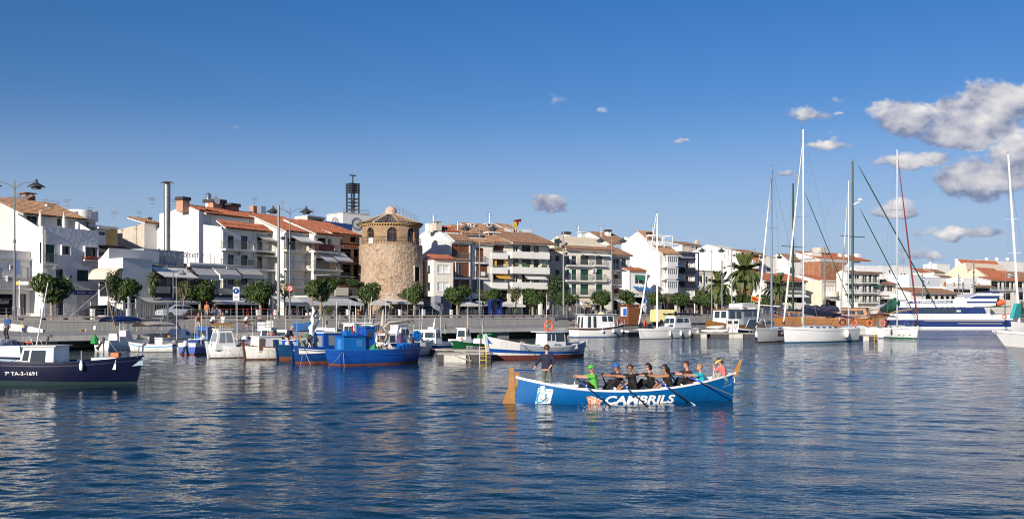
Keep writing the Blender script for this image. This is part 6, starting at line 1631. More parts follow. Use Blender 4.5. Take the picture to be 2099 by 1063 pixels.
def outboard(parent, p, rz=0, tilt=.5, col=None):
 r = MB(); r.add(*(lambda q: (q.v, q.f))((lambda m: (m.ball((0,0,.45),.26,10,0,(1.1,.75,1.15)), m)[1])(MB())))
 M = MT(p) @ MR(rz, 4, 'Z') @ MR(tilt, 4, 'Y')
 r.xform(M); o = r.build('outboard_cowl', col or GREYP, parent, smooth=50)
 b = MB(); b.box(-.07,.07,-.06,.06,-.55,.25); b.box(-.14,.16,-.02,.02,-.5,-.42); b.ball((.02,0,-.52),.10,8,0,(1.6,.7,.7)); b.xform(M); b.build('outboard_leg', BLACK, o)
 b = MB()
 for k in range(3): b.obox(MT((-.18,0,-.52)) @ MR(k*2.09,4, 'X') @ MT((0,0,.08)) @ MR(.5,4, 'Z'),.02,.08,.14)
 b.xform(M); b.build('propeller', BLACK, o); return o
def mastp(parent, base, h, r=.08, m=None, spread=(), boom=None, lean=(0,0), name='mast', stays=(), ant=True):
 b = MB(); x, y, z = base; top = (x+lean[0], y+lean[1], z+h); b.path([base, (x+lean[0]*.5, y+lean[1]*.5, z+h*.5), top], [r, r*.95, r*.7], 8,0, True, .75)
 o = b.build(name, m or ALU, parent, smooth=60)
 for (f, w) in spread:
  s = MB(); q = Vector(base).lerp(Vector(top), f); s.path([(q.x, q.y-w, q.z+.08),(q.x, q.y, q.z),(q.x, q.y+w, q.z+.08)], .025,5); s.build('spreader', m or ALU, o)
 if ant:
  s = MB(); s.tube(top, (top[0], top[1], top[2]+h*.045),.012, None, 4); s.box(top[0]-.03, top[0]+.3, top[1]-.015, top[1]+.015, top[2]+.05, top[2]+.08); s.ball((top[0]+.3, top[1], top[2]+.16),.06,6); s.build('masthead', GREYP, o)
 if stays:
  s = MB()
  for q in stays: s.path(q, .011,4)
  s.build('rigging', mat('rigging_wire', (.20,.20,.21),.5,.1, metal=.4), o)
 return o
def flagp(parent, p, w, h, m, rz=0, name='flag', pole=1.2, mm=None):
 b = MB(); x, y, z = p; b.tube((x, y, z),(x, y, z+pole),.014, None, 4); o = b.build('flag_pole', WHITE, parent)
 b = MB(); b.grid(lambda u, v: (x+math.cos(rz)*w*u, y+math.sin(rz)*w*u+.05*math.sin(u*7), z+pole-h+h*v-.25*w*u),8,4)
 if mm: 
  for i in range(len(b.mi)): b.mi[i] = 1 if (i % 4) in (1,2) else 0
 b.build(name, [m, mm or m], o); return o
def ropes(parent, lines, m=None, r=.013):
 b = MB()
 for q in lines:
  pts = [Vector(p) for p in q]
  if len(pts) == 2:
   a, c = pts; L = (a-c).length; pts = [a.lerp(c, k/6)+Vector((0,0,-.05*L*math.sin(PI*k/6)*.6)) for k in range(7)]
  b.path(pts, r, 4)
 o = b.build('mooring_rope', m or ROPE, parent)
 if len(lines) > 1: o['kind'] = 'stuff'
 return o
def bimini(parent, x0, x1, hw, z0, z1, m, rise=.12, name='bimini'):
 b = MB(); b.grid(lambda u, v: (x0+(x1-x0)*u, hw*(2*v-1), z1+rise*math.sin(PI*v)+.08*math.sin(PI*u)),8,8); b.grid(lambda u, v: (x0+(x1-x0)*u, hw*(2*v-1), z1-.05+rise*math.sin(PI*v)+.08*math.sin(PI*u)),8,8)
 for sg in (0,1): b.add([(x0, hw*(2*sg-1), z1),(x1, hw*(2*sg-1), z1),(x1, hw*(2*sg-1), z1-.12),(x0, hw*(2*sg-1), z1-.12)], [(0,1,2,3)])
 o = b.build(name, m, parent, smooth=60); b = MB(); xm = (x0+x1)/2
 for sg in (-1,1):
  for xe in (x0+.05, x1-.05): b.tube((xm, sg*hw, z0),(xe, sg*hw, z1),.016, None, 5)
 b.build('canopy_frame', STEEL, o); return o
def heap(parent, p, w, h, m, name='net_heap', n=14, seed=1, sy=1):
 r = random.Random(seed); b = MB()
 b.grid(lambda u, v: (p[0]+w*(u-.5)*2, p[1]+w*sy*(v-.5)*2, p[2]+h*max(0,(1-(2*u-1)**2)*(1-(2*v-1)**2))**.6*(.75+.5*noise.noise(Vector((u*5, v*5, seed))))), n, n)
 return b.build(name, m, parent, smooth=70)
def planklines(h, lo=.12, n=4, d=.012):
 pass
def navy_mat(key, c, **k): return mat(key, c, k.get('rough', .35),.12,1.5,.12,14, streak=.16, seam=.30, grime=.45)
HNAVY = navy_mat('navy_hull_paint', (.004,.006,.030)); HTEAL = navy_mat('teal_antifouling', (.008,.045,.048), rough=.7); HBLUE = navy_mat('bright_blue_hull', (.008,.075,.36)); HWHITE = mat('white_hull_paint', (.76,.75,.72),.4,.06,1.2,.1,8, streak=.16, seam=.16, grime=.35)
HGREEN = navy_mat('green_hull_paint', (.008,.12,.035)); HDBLUE = navy_mat('deep_blue_hull', (.006,.05,.20)); HTURQ = navy_mat('petrol_blue_hull', (.006,.055,.15)); STRB = mat('blue_stripe', (.01,.05,.22),.35)
INBLUE = mat('pale_blue_deck', (.35,.48,.55),.6,.1); DECKW = mat('cream_deck', (.62,.60,.54),.6,.1,2, streak=.1); TAN = mat('tan_canvas', (.42,.35,.27),.85,.1); TANP = mat('ochre_paint', (.36,.18,.05),.5,.15)
NET = mat('dry_net', (.34,.29,.23),.95,.3,9,.6,40); NETD = mat('dark_net', (.06,.055,.05),.95,.3,9,.6,40); SILV = mat('silver_tarpaulin', (.36,.39,.43),.45,.25,4,.5,10, streak=.25)

# ---- 1 navy boat in the left foreground
ps, pb = wpts((-95,786),(283,786)); h = Hull((pb-ps).length, 2.7,1.30,1.04,1.30,0,.45,.3,.28,2.2,.58)
r = h.place('dark navy wooden boat with white wheelhouse and white registration number, nearest at left', 'boat', 'fishing_boat', ps, pb)
h.shell(r, [(-.4,0),(lambda u: .10+.20*(1-u),1),(lambda u: h.sheer(u)-.09,1),(h.sheer, 1)], [HTEAL, HNAVY]); h.rail(r, HNAVY, .1,.07); h.rail(r, mat('navy_rubbing_strake', (.012,.016,.06),.5),.05,.05, 'rubbing_strake', .16, out=.03)
h.deck(r, INBLUE, .42)
h.text(r, '7ª TA-3-1691', (38+95)/378,(103+95)/378,.47,.17,-1, WHITE, .012)
P = lambda px: (px+95)/378*h.L
wz = h.sheer(.45)-.42
cabin(r, P(54), P(126),.85, wz, 1.74, WHITE, 0,.25,.05, side=((.06,.24,.42,.86),(.30,.76,.34,.86)), back=((.08,.46,.4,.86),(.54,.92,.4,.86)), roof=1, rm=DECKW)
mastp(r, (P(72),.1,1.7),3.0,.035, WHITE, lean=(.55,0), name='raked_pole', ant=False); pA('exhaust_pipe', BROWNF, r, [(P(88),.3,1.7),(P(93),.3,2.2),(P(100),.3,2.22)], .06,8)
pA('aerial_wire', ROPE, r, [(P(50),-.1,1.72),(P(38),0,4.5)], .008,4); aD('pennant', YEL, r, [(P(48),-.1,2.6),(P(47),-.1,2.85),(P(52),-.08,2.62)], [(0,1,2)])
bX('engine_box', WHITE, r, P(197), P(247),-.55,.55, h.sheer(.8)-.42, h.sheer(.8)+.12); heap(r, (P(170),-.1, wz),.5,.55, mat('blue_net', (.02,.10,.28),.9,.3,8,.5,30), seed=3, sy=.7); heap(r, (P(139),-.3, wz),.3,.45, BLACK, 'fish_basket', seed=5); heap(r, (P(160),.4, wz),.6,.5, CANVAS, 'folded_tarp', seed=8)
b = MB(); b.path([(P(292),0,1.25),(P(292),0,1.8),(P(298),0,1.85)], .03,6); b.path([(P(284),-.15,1.25),(P(288),-.15,1.75),(P(292),.15,1.75),(P(288),.2,1.25)], .025,6); b.ball((P(296),0,1.85),.09,8); b.build('bow_roller', STEEL, r)
fender(r, (P(188), h.pt(.75,.9,-1).y-.13,.88),.42,.09); bX('orange_crate', mat('orange_plastic', (.45,.12,.02),.5), r, P(230), P(246),-.2,.2,1.25,1.45)
ropes(r, [((P(294),0,1.1),(P(312),-1,-.05)),((P(60),-1.0,1.2),(P(-10),-1.4,.8))], ROPED)
# ---- 2 sailing boat with white boom cover at the left edge
ps, pb = on_water(62,733), on_water(-150,727); h = Hull((pb-ps).length, 2.4,.95,.85,1.1,.75,.5); r = h.place('white sailing boat with white boom cover at the left edge behind the navy boat', 'sailboat', 'sailing_boat', ps, pb)
h.shell(r, [(-.3,0),(.08,1),(h.sheer, 1)], [STRB, GELC]); h.rail(r, STRB, .06,.05); h.deck(r, GELC, .3); cabin(r, 2.2,5,.8,.85,1.35, GELC, .5,.1,.12, side=((.2,.5,.4,.8),))
pA('boom_cover', CANVAS, r, [(-1.4,0,1.95),(0,0,2.05),(2,0,2.2),(4.6,0,2.25)], [.10,.20,.24,.22], 10,0, True, 1.3); lifebuoy(r, (1.2,-.9,1.1),.25, 'z')
heap(r, (1.7,0,.9),.6,.4, NAVY, 'spray_hood', seed=2); b = MB()
for x in (-.2,.8): b.path([(x, -.9,.9),(x+.5,-.7,2.0)], .018,5); b.path([(x, .9,.9),(x+.5,.7,2.0)], .018,5)
b.build('canopy_frame', STEEL, r)
# ---- 3 small white boat by the quay
ps, pb = on_water(122,714), on_water(190,713); h = Hull((pb-ps).length, 1.4,.85,.62,.75,.7,.3,-.35); r = h.place('small open white boat with upright transom board below the quay wall', 'boat', 'rowing_dinghy', ps, pb)
h.shell(r, [(-.3,0),(.06,1),(lambda u: h.sheer(u)-.25,0),(lambda u: h.sheer(u)-.18,1),(h.sheer, 1)], [BLACK, HWHITE]); h.rail(r, WHITE, .07,.06); h.deck(r, DECKW, .35); flagp(r, (2.2,0,.6),.55,.38, mat('brown_flag', (.22,.13,.06),.8), PI)
b = MB(); b.tube((3.0,0,.5),(3.0,0,1.7),.09, None, 8); b.lathe([(.16,0),(.17,.3),(.1,.36),(.01,.37)], 10,(3.0,0,1.7),1); b.build('post_with_cap', [TEAK, WHITE], r)
# ---- 4 white motor boat with blue canopy
ps, pb = on_water(208,718), on_water(330,712); h = Hull((pb-ps).length, 2.0,.85,.85,1.15,.85,.6); r = h.place('white motor boat with blue sun canopy and tilted black outboard', 'motorboat', 'motor_boat', ps, pb)
h.shell(r, [(-.3,0),(.05,0),(h.sheer, 0)], [GELC]); h.rail(r, GELC, .08,.06); h.deck(r, GELC, .4); bimini(r, .6,4.0,.85,.9,2.62, CANBLUE, .30); outboard(r, Vector((-.35,-.2,.55)),0,.7, GREYP)
cabin(r, 2.4,3.6,.5,.5,1.7, CANVAS, .6,.15,.12, name='covered_console'); cabin(r, 1.3,1.7,.5,.5,1.45, WHITE, .1,.1,.05, name='helm_seat'); heap(r, (-.1,.6,.6),.3,.9, mat('green_net_bag', (.01,.22,.05),.7), 'green_bag', seed=4); ropes(r, [((0,-.8,.9),(-.9,-2.5,0))])
b = MB(); b.path([(1.2,-.8,.8),(.4,-.5,4.0),(.2,-.3,5.8)], [.05,.05,.04], 6); b.path([(1.3,-.7,.8),(.55,-.4,4.0),(.35,-.2,5.5)], [.05,.05,.03], 6); b.ball((.2,-.3,5.85),.09,6); b.build('raked_wooden_spar', TEAK, r); ropes(r, [((.3,-.3,5.7),(-3.2,0,3.2),(-3.6,0,2.9))], CANVAS, .015)
b = MB(); b.tube((3.55,.3,1.5),(3.6,.3,4.6),.045, None, 6); b.ball((3.6,.3,4.65),.1,6); b.build('white_pole', mat('pale_blue_pole', (.45,.55,.65),.5), r)
# ---- 5 small white and blue boat
ps, pb = on_water(358,720), on_water(268,720); h = Hull((pb-ps).length, 1.5,.62,.55,.8,.8,.3); r = h.place('small white boat with pale blue stripe and outboard, right of the blue canopy boat', 'boat', 'small_boat', ps, pb)
h.shell(r, [(-.3,0),(.04,1),(lambda u: h.sheer(u)-.2,2),(lambda u: h.sheer(u)-.1,1),(h.sheer, 1)], [BLACK, HWHITE, mat('light_blue_stripe', (.12,.33,.55),.4)]); h.rail(r, WHITE, .07,.05); h.deck(r, DECKW, .3); outboard(r, Vector((-.3,0,.45)),0,.8); b = MB(); b.box(1.2,1.5,-.65,.65,.38,.44); b.box(2.2,2.5,-.6,.6,.42,.48); b.build('thwarts', TEAK, r)
# ---- 6 cabin cruiser with tan canopy
ps, pb = on_water(318,714), on_water(428,709); h = Hull((pb-ps).length, 2.1,1.0,1.0,1.25,.85,.5); r = h.place('white cabin cruiser with tan sun canopy and dark cabin window', 'motorboat', 'cabin_cruiser', ps, pb)
h.shell(r, [(-.3,0),(.05,0),(lambda u: h.sheer(u)-.2,1),(lambda u: h.sheer(u)-.12,0),(h.sheer, 0)], [GELC, GREYP]); h.rail(r, GELC, .08,.05); h.deck(r, GELC, .35); cabin(r, 2.0,4.4,.85,.85,1.75, GELC, 1.1,.7,.12, side=((.48,.86,.35,.75),)); bimini(r, -1.9,1.7,.9,1.0,2.15, mat('beige_sun_canvas', (.56,.48,.38),.85),.25)
bX('companionway_door', mat('ochre_door', (.42,.20,.04),.5), r, 1.55,1.62,-.3,.3,.7,1.35); pA('blue_fin', HBLUE, r, [(3.2,0,1.7),(2.75,0,2.35)], [.14,.05], 6,0, True, .3); outboard(r, Vector((-.35,.3,.5)),0,.5)
# ---- 7 grey rib with outboard
ps, pb = on_water(392,716), on_water(345,711); h = Hull((pb-ps).length, 1.5,.55,.55,.7,.8,.3); r = h.place('small white tender with raised grey outboard between cruiser and blue boat', 'boat', 'tender', ps, pb); h.shell(r, [(-.3,0),(h.sheer, 0)], [GELC]); h.rail(r, GREYP, .12,.1); h.deck(r, GREYP, .25); outboard(r, Vector((-.2,0,.45)),0,.9, CONC_L)
# ---- 8 small blue boat with red bottom
ps, pb = on_water(383,728), on_water(452,720); h = Hull((pb-ps).length, 1.7,.92,.82,.95,.8,.4); r = h.place('small bright blue boat with white top strake and red bottom', 'boat', 'small_boat', ps, pb)
h.shell(r, [(-.3,0),(.12,1),(lambda u: h.sheer(u)-.26,2),(h.sheer, 2)], [REDB, HBLUE, HWHITE]); h.rail(r, WHITE, .08,.06); h.deck(r, GELC, .12); cabin(r, 1.0,2.6,.55,.8,1.15, CANBLUE, .5,.2,.15, name='blue_cover'); outboard(r, Vector((-.3,.1,.5)),0,.6, WHITE); ropes(r, [((1.2,-.75,.85),(.3,-1.9,0))])
# ---- 9 white llaut with timber frame
def along(near, L, deg=45):
 p = on_water(*near); return p+Vector((math.cos(math.radians(deg)), math.sin(math.radians(deg)),0))*L
def llaut(lab, near, far, B, zs, zm, zb, stemcol, bot, top, botz=.15, name='wooden_boat', g=None):
 pn, pf = on_water(*near), along(near, *far); h = Hull((pf-pn).length, B, zs, zm, zb, 0,.25,.25,.25,2.2,.5); r = h.place(lab, 'boat', name, pn, pf, g)
 h.shell(r, [(-.4,0),(botz, 1),(lambda u: h.sheer(u)-.10,1),(h.sheer, 1)], [bot, top]); h.rail(r, stemcol, .09,.06); h.deck(r, DECKW, .3); h.rail(r, top, .04,.05, 'rubbing_strake', .2, out=.025)
 pZ('stem_post', stemcol, r, [(-.12-.25*(-.4),-.4),(.02,-.4),(.0, zs+.02),(-.15, zs+.32),(-.3, zs+.30),(-.22, zs-.1)], 1,-.05,.05); return h, r
h, r = llaut('white wooden boat under an ochre timber frame, left of the brown stem post', (428,734),(5.6,42),1.9,.95,.75,.95, WHITE, mat('dark_brown_bottom', (.06,.02,.012),.8), HWHITE, .07)
b = MB()
for x in (.55,1.6):
 for y in (-.05,): b.box(x-.06, x+.06, y-.06, y+.06,.5,2.35)
b.box(.45,1.75,-.11,.01,2.351,2.47); b.build('timber_frame', mat('ochre_timber', (.42,.22,.06),.6,.2), r); cabin(r, .2,1.9,.6,.6,2.05, WHITE, .35,.35,.15, side=((.14,.48,.35,.85),(.54,.9,.35,.85)), back=((.1,.9,.4,.85),), roof=1, wm=mat('salted_glass', (.22,.25,.27),.15,.2)); heap(r, (2.7,-.1,.45),.75,.75, TAN, 'tan_cover', seed=6, sy=.6)
pA('laid_down_spar', TEAK, r, [(.3,.2,2.42),(5.4,.6,2.85)], [.05,.08], 6); ropes(r, [((.9,-.85,.75),(.2,-2.0,0)),((2.0,-.9,.7),(1.2,-2.2,0))])
h, r = llaut('white wooden boat with tall dark brown stem post and white box cabin', (503,738),(5.6,44),1.75,1.05,.85,1.0, BROWNW, mat('brown_bottom', (.11,.04,.02),.8), HWHITE, .12)
cabin(r, .7,2.6,.6,.6,1.6, WHITE, .1,.05,.04, side=((.6,.85,.3,.8),), roof=1); bX('brown_door', mat('brown_door_paint', (.20,.11,.07),.7), r, .72,1.1,-.625,-.59,.7,1.5); mastp(r, (2.0,0,1.6),1.6,.05, STEEL, ant=False, name='short_post'); ropes(r, [((1.3,-.9,.8),(.5,-2.1,0))], YEL)
lifebuoy(r, (2.3,.5,1.8),.25, 'z'); b = MB(); b.lathe([(.14,0),(.18,.4),(.15,.42),(.12,.05)], 12,(3.3,0,.7)); b.lathe([(.1,0),(.13,.35),(.1,.36)], 12,(3.8,.2,.7)); b.build('bucket', WHITE, r)
h, r = llaut('petrol blue wooden boat with broad red-brown bottom under a man in pink shorts', (570,738),(5.4,46),1.7,1.1,.9,1.05, HTURQ, REDB, HTURQ, .25)
bX('white_locker', WHITE, r, .9,2.2,-.5,.5,.6,1.25); mastp(r, (1.1,-.6,.8),2.0,.04, mat('sky_blue_pole', (.06,.22,.50),.5), ant=False, name='blue_pole'); heap(r, (2.6,.2,.7),.5,.9, NETD, seed=7, sy=.6)
PB11 = r
h, r = llaut('blue and white wooden boat with name lettering and red bottom beside the big blue boat', (602,745),(6.0,46),2.1,1.15,.95,1.1, HDBLUE, REDB, HDBLUE, .14)
b = MB()
b.grid(lambda u, v: h.pt(.05+.42*u, h.sheer(.05+.42*u)-.12-.36*(1-u*.9)*v, -1,.010),10,3); b.build('white_flash', HWHITE, r); h.text(r, 'J.M.A.Z', .36,.60, lambda u: h.sheer(u)-.34,.14,-1, WHITE, .01,.2)
cabin(r, 1.9,3.3,.65,.7,1.95, HBLUE, .15,.05,.08, side=((.3,.9,.35,.88),), back=((.15,.85,.3,.85),), roof=1, rm=WHITE, wm=mat('salted_glass', (.22,.25,.27),.15)); ropes(r, [((.4,-.5,1.0),(-.7,-1.8,0)),((.5,-.4,1.0),(.2,-1.6,0)),((1.9,-.9,.9),(1.5,-2,0))])
mastp(r, (1.6,.25,.8),3.6,.05, TEAK, name='short_mast', ant=False); b = MB(); b.path([(1.35,.2,.9)]+[(1.35+.035*k+.05*math.sin(k*2.3),.2+.04*math.sin(k*1.7),.9+.28*k) for k in range(1,10)]+[(1.62,.25,3.7)], [.2]+[.20+.05*math.sin(k*2.9)-.012*k for k in range(1,10)]+[.06], 9); b.path([(1.75,.25,2.2),(2.3,.3,3.0)], [.10,.03], 6); b.path([(1.7,.25,2.9),(2.25,.3,3.5)], [.09,.03], 6); b.build('bundled_sail', CANVAS, r, smooth=60)
PB12 = r
# ---- blue fishing boat
pn = (on_water(669,747)+on_water(701,749.5))/2; pf = on_water(857,742); h = Hull((pf-pn).length, 2.35,.98,.93,1.0,.82,.35,.25,.22,2.2,.35); r = h.place('large bright blue fishing boat with blue wheelhouse and net hauler at its bow', 'boat', 'fishing_boat', pn, pf)
h.shell(r, [(-.4,0),(.10,1),(lambda u: h.sheer(u)-.12,1),(h.sheer, 1)], [REDB, HBLUE]); h.rail(r, SKYB, .12,.07); h.deck(r, mat('blue_deck', (.03,.15,.34),.7,.2),.25); h.rail(r, HBLUE, .05,.05, 'rubbing_strake', .3, out=.03)
b = MB(); b.grid(lambda u, v: h.pt(.62+.36*u, h.sheer(.62+.36*u)+.03+.28*v*min(1, u*3),-1,-.02),12,2); b.grid(lambda u, v: h.pt(.62+.36*u, h.sheer(.62+.36*u)+.03+.28*v*min(1, u*3),-1,-.06),12,2); b.grid(lambda u, v: h.pt(.62+.36*u, h.sheer(.62+.36*u)+.03+.28*v*min(1, u*3),1,-.02),12,2)
for k in range(7): u = .66+.05*k; p = h.pt(u, h.sheer(u),-1,.0); b.box(p.x-.03, p.x+.03, p.y-.03, p.y, p.z+.03, p.z+.3)
b.build('bow_bulwark', SKYB, r)
cabin(r, .35,1.95,.62,.7,1.80, SKYB, .05,.02,.03, side=((.58,.84,.42,.82),), back=((.3,.7,.1,.85),), roof=1, rm=HBLUE, wm=mat('faded_blue_door', (.05,.20,.48),.5)); bX('roof_hatch', SKYB, r, .7,1.3,-.3,.3,1.87,2.15)
cabin(r, 2.0,2.7,.7,.7,2.35, HBLUE, .05,.02,.05, side=((.2,.75,.62,.86),), roof=1, rm=SKYB, y=.25, name='upper_wheelhouse')
heap(r, (3.2,-.3,.75),.55,.55, NET, seed=9, sy=.7); heap(r, (4.1,.1,.75),.5,.5, mat('pale_net', (.48,.44,.40),.95,.3,9,.6,40), seed=10); heap(r, (2.5,-.7,.75),.35,.65, mat('green_net', (.03,.20,.10),.9,.3), seed=12)
b = MB(); b.torus((h.L-.1,0,1.75),.26,.10, 'y', 18,8); b.ball((h.L-.1,0,1.75),.2,10,0,(1,.5,1)); b.build('net_hauler', SKYB, r); b = MB(); b.path([(h.L-.5,-.1,1.0),(h.L-.55,-.1,1.5),(h.L-.2,0,1.75)], .06,6); b.path([(h.L-.3,.1,1.0),(h.L-.35,.1,1.45)], .08,6); b.ball((h.L-.55,-.05,1.55),.16,8); b.build('hauler_frame', NETD, r)
mastp(r, (1.5,.3,1.85),1.5,.03, WHITE, ant=False, name='aerial_pole'); mastp(r, (1.2,.35,1.85),2.2,.025, STEEL, ant=False, name='aerial_pole', lean=(.15,0)); flagp(r, (1.65,.2,1.85),.4,.32, mat('flag_yellow', (.6,.35,.03),.8),.3, 'flag', 1.7, mat('flag_red', (.45,.03,.02),.8)); bX('red_cloth', mat('red_cloth', (.55,.03,.03),.8), r, .9,1.0,-.65,-.63,2.0,2.5)
ropes(r, [((.1,-.95,.9),(-1.6,-2.3,0)),((.15,-.95,.85),(-.3,-1.9,.0))]); ropes(r, [((3.6,.2,.9),(4.3,.4,4.0)),((1.5,.3,3.2),(3.5,.2,1.0))], TEAK, .02)
# ---- white cabin boat under a folded canvas
ps, pb = on_water(772,732), on_water(884,727); h = Hull((pb-ps).length, 2.2,1.0,.95,1.2,.8,.4); r = h.place('white cabin boat under a beige folded canvas awning behind the blue boat', 'boat', 'cabin_boat', ps, pb)
h.shell(r, [(-.3,0),(.08,1),(h.sheer, 1)], [STRB, HWHITE]); h.rail(r, WHITE, .09,.06); h.deck(r, DECKW, .35); cabin(r, .35,1.5,.75,.75,1.75, WHITE, .2,.25,.1, side=((.2,.8,.35,.85),), back=((.15,.85,.35,.85),)); cabin(r, 1.8,2.8,.75,.75,2.3, WHITE, .2,.0,.1, side=((.12,.5,.55,.85),(.56,.92,.55,.85)), roof=1); cabin(r, 3.0,4.1,.6,.95,1.55, WHITE, .4,.15,.1, side=((.15,.8,.3,.8),))
b = MB(); b.path([(.0,-.75,2.15),(.5,-.78,2.55),(1.4,-.8,2.6),(2.3,-.8,2.75),(2.9,-.78,2.6),(3.1,-.75,2.2)], [.08,.12,.13,.14,.12,.07], 8); b.path([(.2,.7,2.3),(1.4,.75,2.6),(2.9,.7,2.55)], .10,8); b.build('folded_canvas', mat('beige_canvas', (.50,.45,.36),.85,.1), r, smooth=60); b = MB()
for x in (.1,2.9):
 for y in (-.78,.72): b.tube((x, y, .9),(x+.1, y, 2.45),.025, None, 5)
b.build('canopy_frame', STEEL, r); b = MB(); b.torus((.0,-.6,1.6),.42,.05, 'y', 20,6); b.torus((.06,-.66,1.55),.34,.045, 'y', 20,6); b.build('rope_coil', mat('pale_orange_rope', (.55,.30,.18),.85), r); heap(r, (1.6,-.8,1.0),.3,1.0, mat('purple_net', (.08,.045,.13),.9,.2), 'purple_net', seed=21)
aD('white_sheet', CANVAS, r, [(2.0,-1.15,1.35),(3.9,-1.1,1.0),(3.9,-1.12,.75),(2.0,-1.18,.8)], [(0,1,2,3)]); mastp(r, (2.9,-.2,.9),4.6,.06, BROWNW, name='wooden_mast', ant=False); mastp(r, (4.3,0,1.0),2.6,.03, mat('bamboo', (.45,.28,.10),.6), name='bamboo_pole', ant=False); pA('furled_sunshade', mat('beige_canvas', (.50,.45,.36)), r, [(.9,.4,2.3),(1.0,.4,3.5)], [.16,.05], 8)
# ---- second row: boats half hidden by the blue one
ps, pb = on_water(640,720), on_water(730,716); h = Hull((pb-ps).length, 2.0,.9,.85,1.0,.7,.4); r = h.place('white and blue boat with white windscreen cabin half hidden behind the bundled sail', 'boat', 'cabin_boat', ps, pb); h.shell(r, [(-.3,0),(h.sheer, 0)], [HWHITE]); h.rail(r, HBLUE, .08,.06); h.deck(r, DECKW, .3); cabin(r, .8,2.0,.7,.6,1.7, SKYB, .1,.05,.05, side=((.2,.8,.4,.85),)); cabin(r, 2.1,3.3,.7,.6,1.9, WHITE, .3,0,.1, side=((.15,.8,.45,.9),), roof=1); heap(r, (.4,0,.7),.4,.9, mat('green_net', (.03,.20,.10)), seed=14); tO('tyre_fender', BLACK, r, (.2,-.5,1.1),.22,.09, 'y', 16,8); flagp(r, (1.2,0,1.7),.3,.4, YEL, .2)
ps, pb = on_water(735,716), on_water(832,712); h = Hull((pb-ps).length, 2.1,.9,.85,1.0,.7,.4); r = h.place('white boat with flat-roofed windscreen shelter behind the blue wheelhouse', 'boat', 'cabin_boat', ps, pb); h.shell(r, [(-.3,0),(h.sheer, 0)], [HWHITE]); h.rail(r, HDBLUE, .08,.06); h.deck(r, DECKW, .3); cabin(r, .9,2.2,.75,.6,2.3, WHITE, .3,.1,.1, side=((.1,.45,.55,.9),(.52,.88,.55,.9)), back=((.1,.9,.5,.9),), roof=1, ov=.3); mastp(r, (1.4,0,2.3),2.4,.035, CANVAS, lean=(.2,0), ant=False, name='aerial_pole')
# ---- small white cabin boat, green boat, long blue and white boat
ps, pb = on_water(862,724), on_water(946,719); h = Hull((pb-ps).length, 1.9,.85,.75,.95,.8,.4); r = h.place('small white cabin boat with twin side windows left of the green boat', 'boat', 'cabin_boat', ps, pb); h.shell(r, [(-.3,0),(.05,0),(lambda u: h.sheer(u)-.38,1),(lambda u: h.sheer(u)-.16,0),(h.sheer, 0)], [GELC, STRB]); h.rail(r, WHITE, .08,.05); h.deck(r, GELC, .25); cabin(r, 1.2,2.2,.65,.6,1.85, WHITE, .25,.08,.08, side=((.1,.45,.5,.85),(.52,.86,.5,.85)), back=((.1,.9,.5,.85),), roof=1, ov=.14); b = MB(); b.box(1.4,2.0,-.3,.3,1.92,2.1); b.path([(1.8,0,2.1),(1.9,0,2.7),(2.1,0,2.9)], .03,5); b.build('radar_box', WHITE, r); outboard(r, Vector((-.2,0,.5)),0,.3, mat('navy_cowl', (.01,.02,.08),.4))
ps, pb = on_water(1010,722), on_water(928,728); h = Hull((pb-ps).length, 2.0,.9,.8,1.12,.5,.35); r = h.place('green wooden boat with white number plate and green storage box', 'boat', 'wooden_boat', ps, pb); h.shell(r, [(-.3,0),(.08,1),(h.sheer, 1)], [REDB, HGREEN]); h.rail(r, HGREEN, .10,.06); h.deck(r, DECKW, .3)
pl = gR('number_plate', HWHITE, r, lambda u, v: h.pt(.82-.40*u, h.sheer(.82-.40*u)-.46+.26*v, 1,.01),8,1); h.text(pl, 'P-TA-4-3/91', .80,.44, lambda u: h.sheer(u)-.42,.18,1, BLACK, .01)
pl.children[0].location = (0,.006,0)
cabin(r, 1.0,2.2,.6,.6,1.2, WHITE, .05,.05,.05, side=((.1,.3,.2,.8),)); b = MB(); b.box(.1,1.7,-.5,.5,1.22,1.5); b.box(.3,1.2,-.52,.52,1.501,1.58); b.build('green_box', mat('green_tarp', (.01,.22,.07),.6), r); b = MB(); b.ball((2.4,.2,1.45),.2,10,0,(1,.6,1)); b.tube((2.4,.2,.8),(2.4,.2,1.4),.05, None, 6); b.build('net_drum', NETD, r); b = MB(); b.tube((2.2,.2,.9),(2.0,.2,2.6),.018, None, 4); b.box(1.85,2.25,.18,.2,2.2,2.6); b.build('white_marker_flag', CANVAS, r)
ps, pb = on_water(1197,730), on_water(1006,738); h = Hull((pb-ps).length, 2.5,1.12,.86,1.62,0,.6,.35,.28,2.1,.42); r = h.place('long white boat with silver side sheet, blue stripe, red bottom and orange lifebuoy', 'boat', 'fishing_boat', ps, pb)
h.shell(r, [(-.4,0),(lambda u: .24+.10*u, 1),(lambda u: .30+.45*max(0, u-.3)**1.5,2),(lambda u: .46+.62*max(0, u-.3)**1.5,1),(lambda u: h.sheer(u)-.07,1),(h.sheer, 1)], [mat('brown_red_bottom', (.14,.035,.025),.7,.2, streak=.2), HWHITE, HBLUE]); h.rail(r, WHITE, .12,.08); h.deck(r, mat('blue_deck', (.03,.15,.34)),.40, m2=SKYB)
gR('silver_side_sheet', SILV, r, lambda u, v: h.pt(.02+.76*u, .50+.62*max(0,.02+.76*u-.3)**1.5+(h.sheer(.02+.76*u)-.05-.50-.62*max(0,.02+.76*u-.3)**1.5)*v, 1,.03+.012*math.sin(u*40)*math.sin(v*3)),40,4)
h.text(r, '3ª TA 1 2661', .90,.66, lambda u: .46+.3*(u-.66),.19,1, mat('faded_letter_blue', (.03,.05,.12),.6),.008,.1)
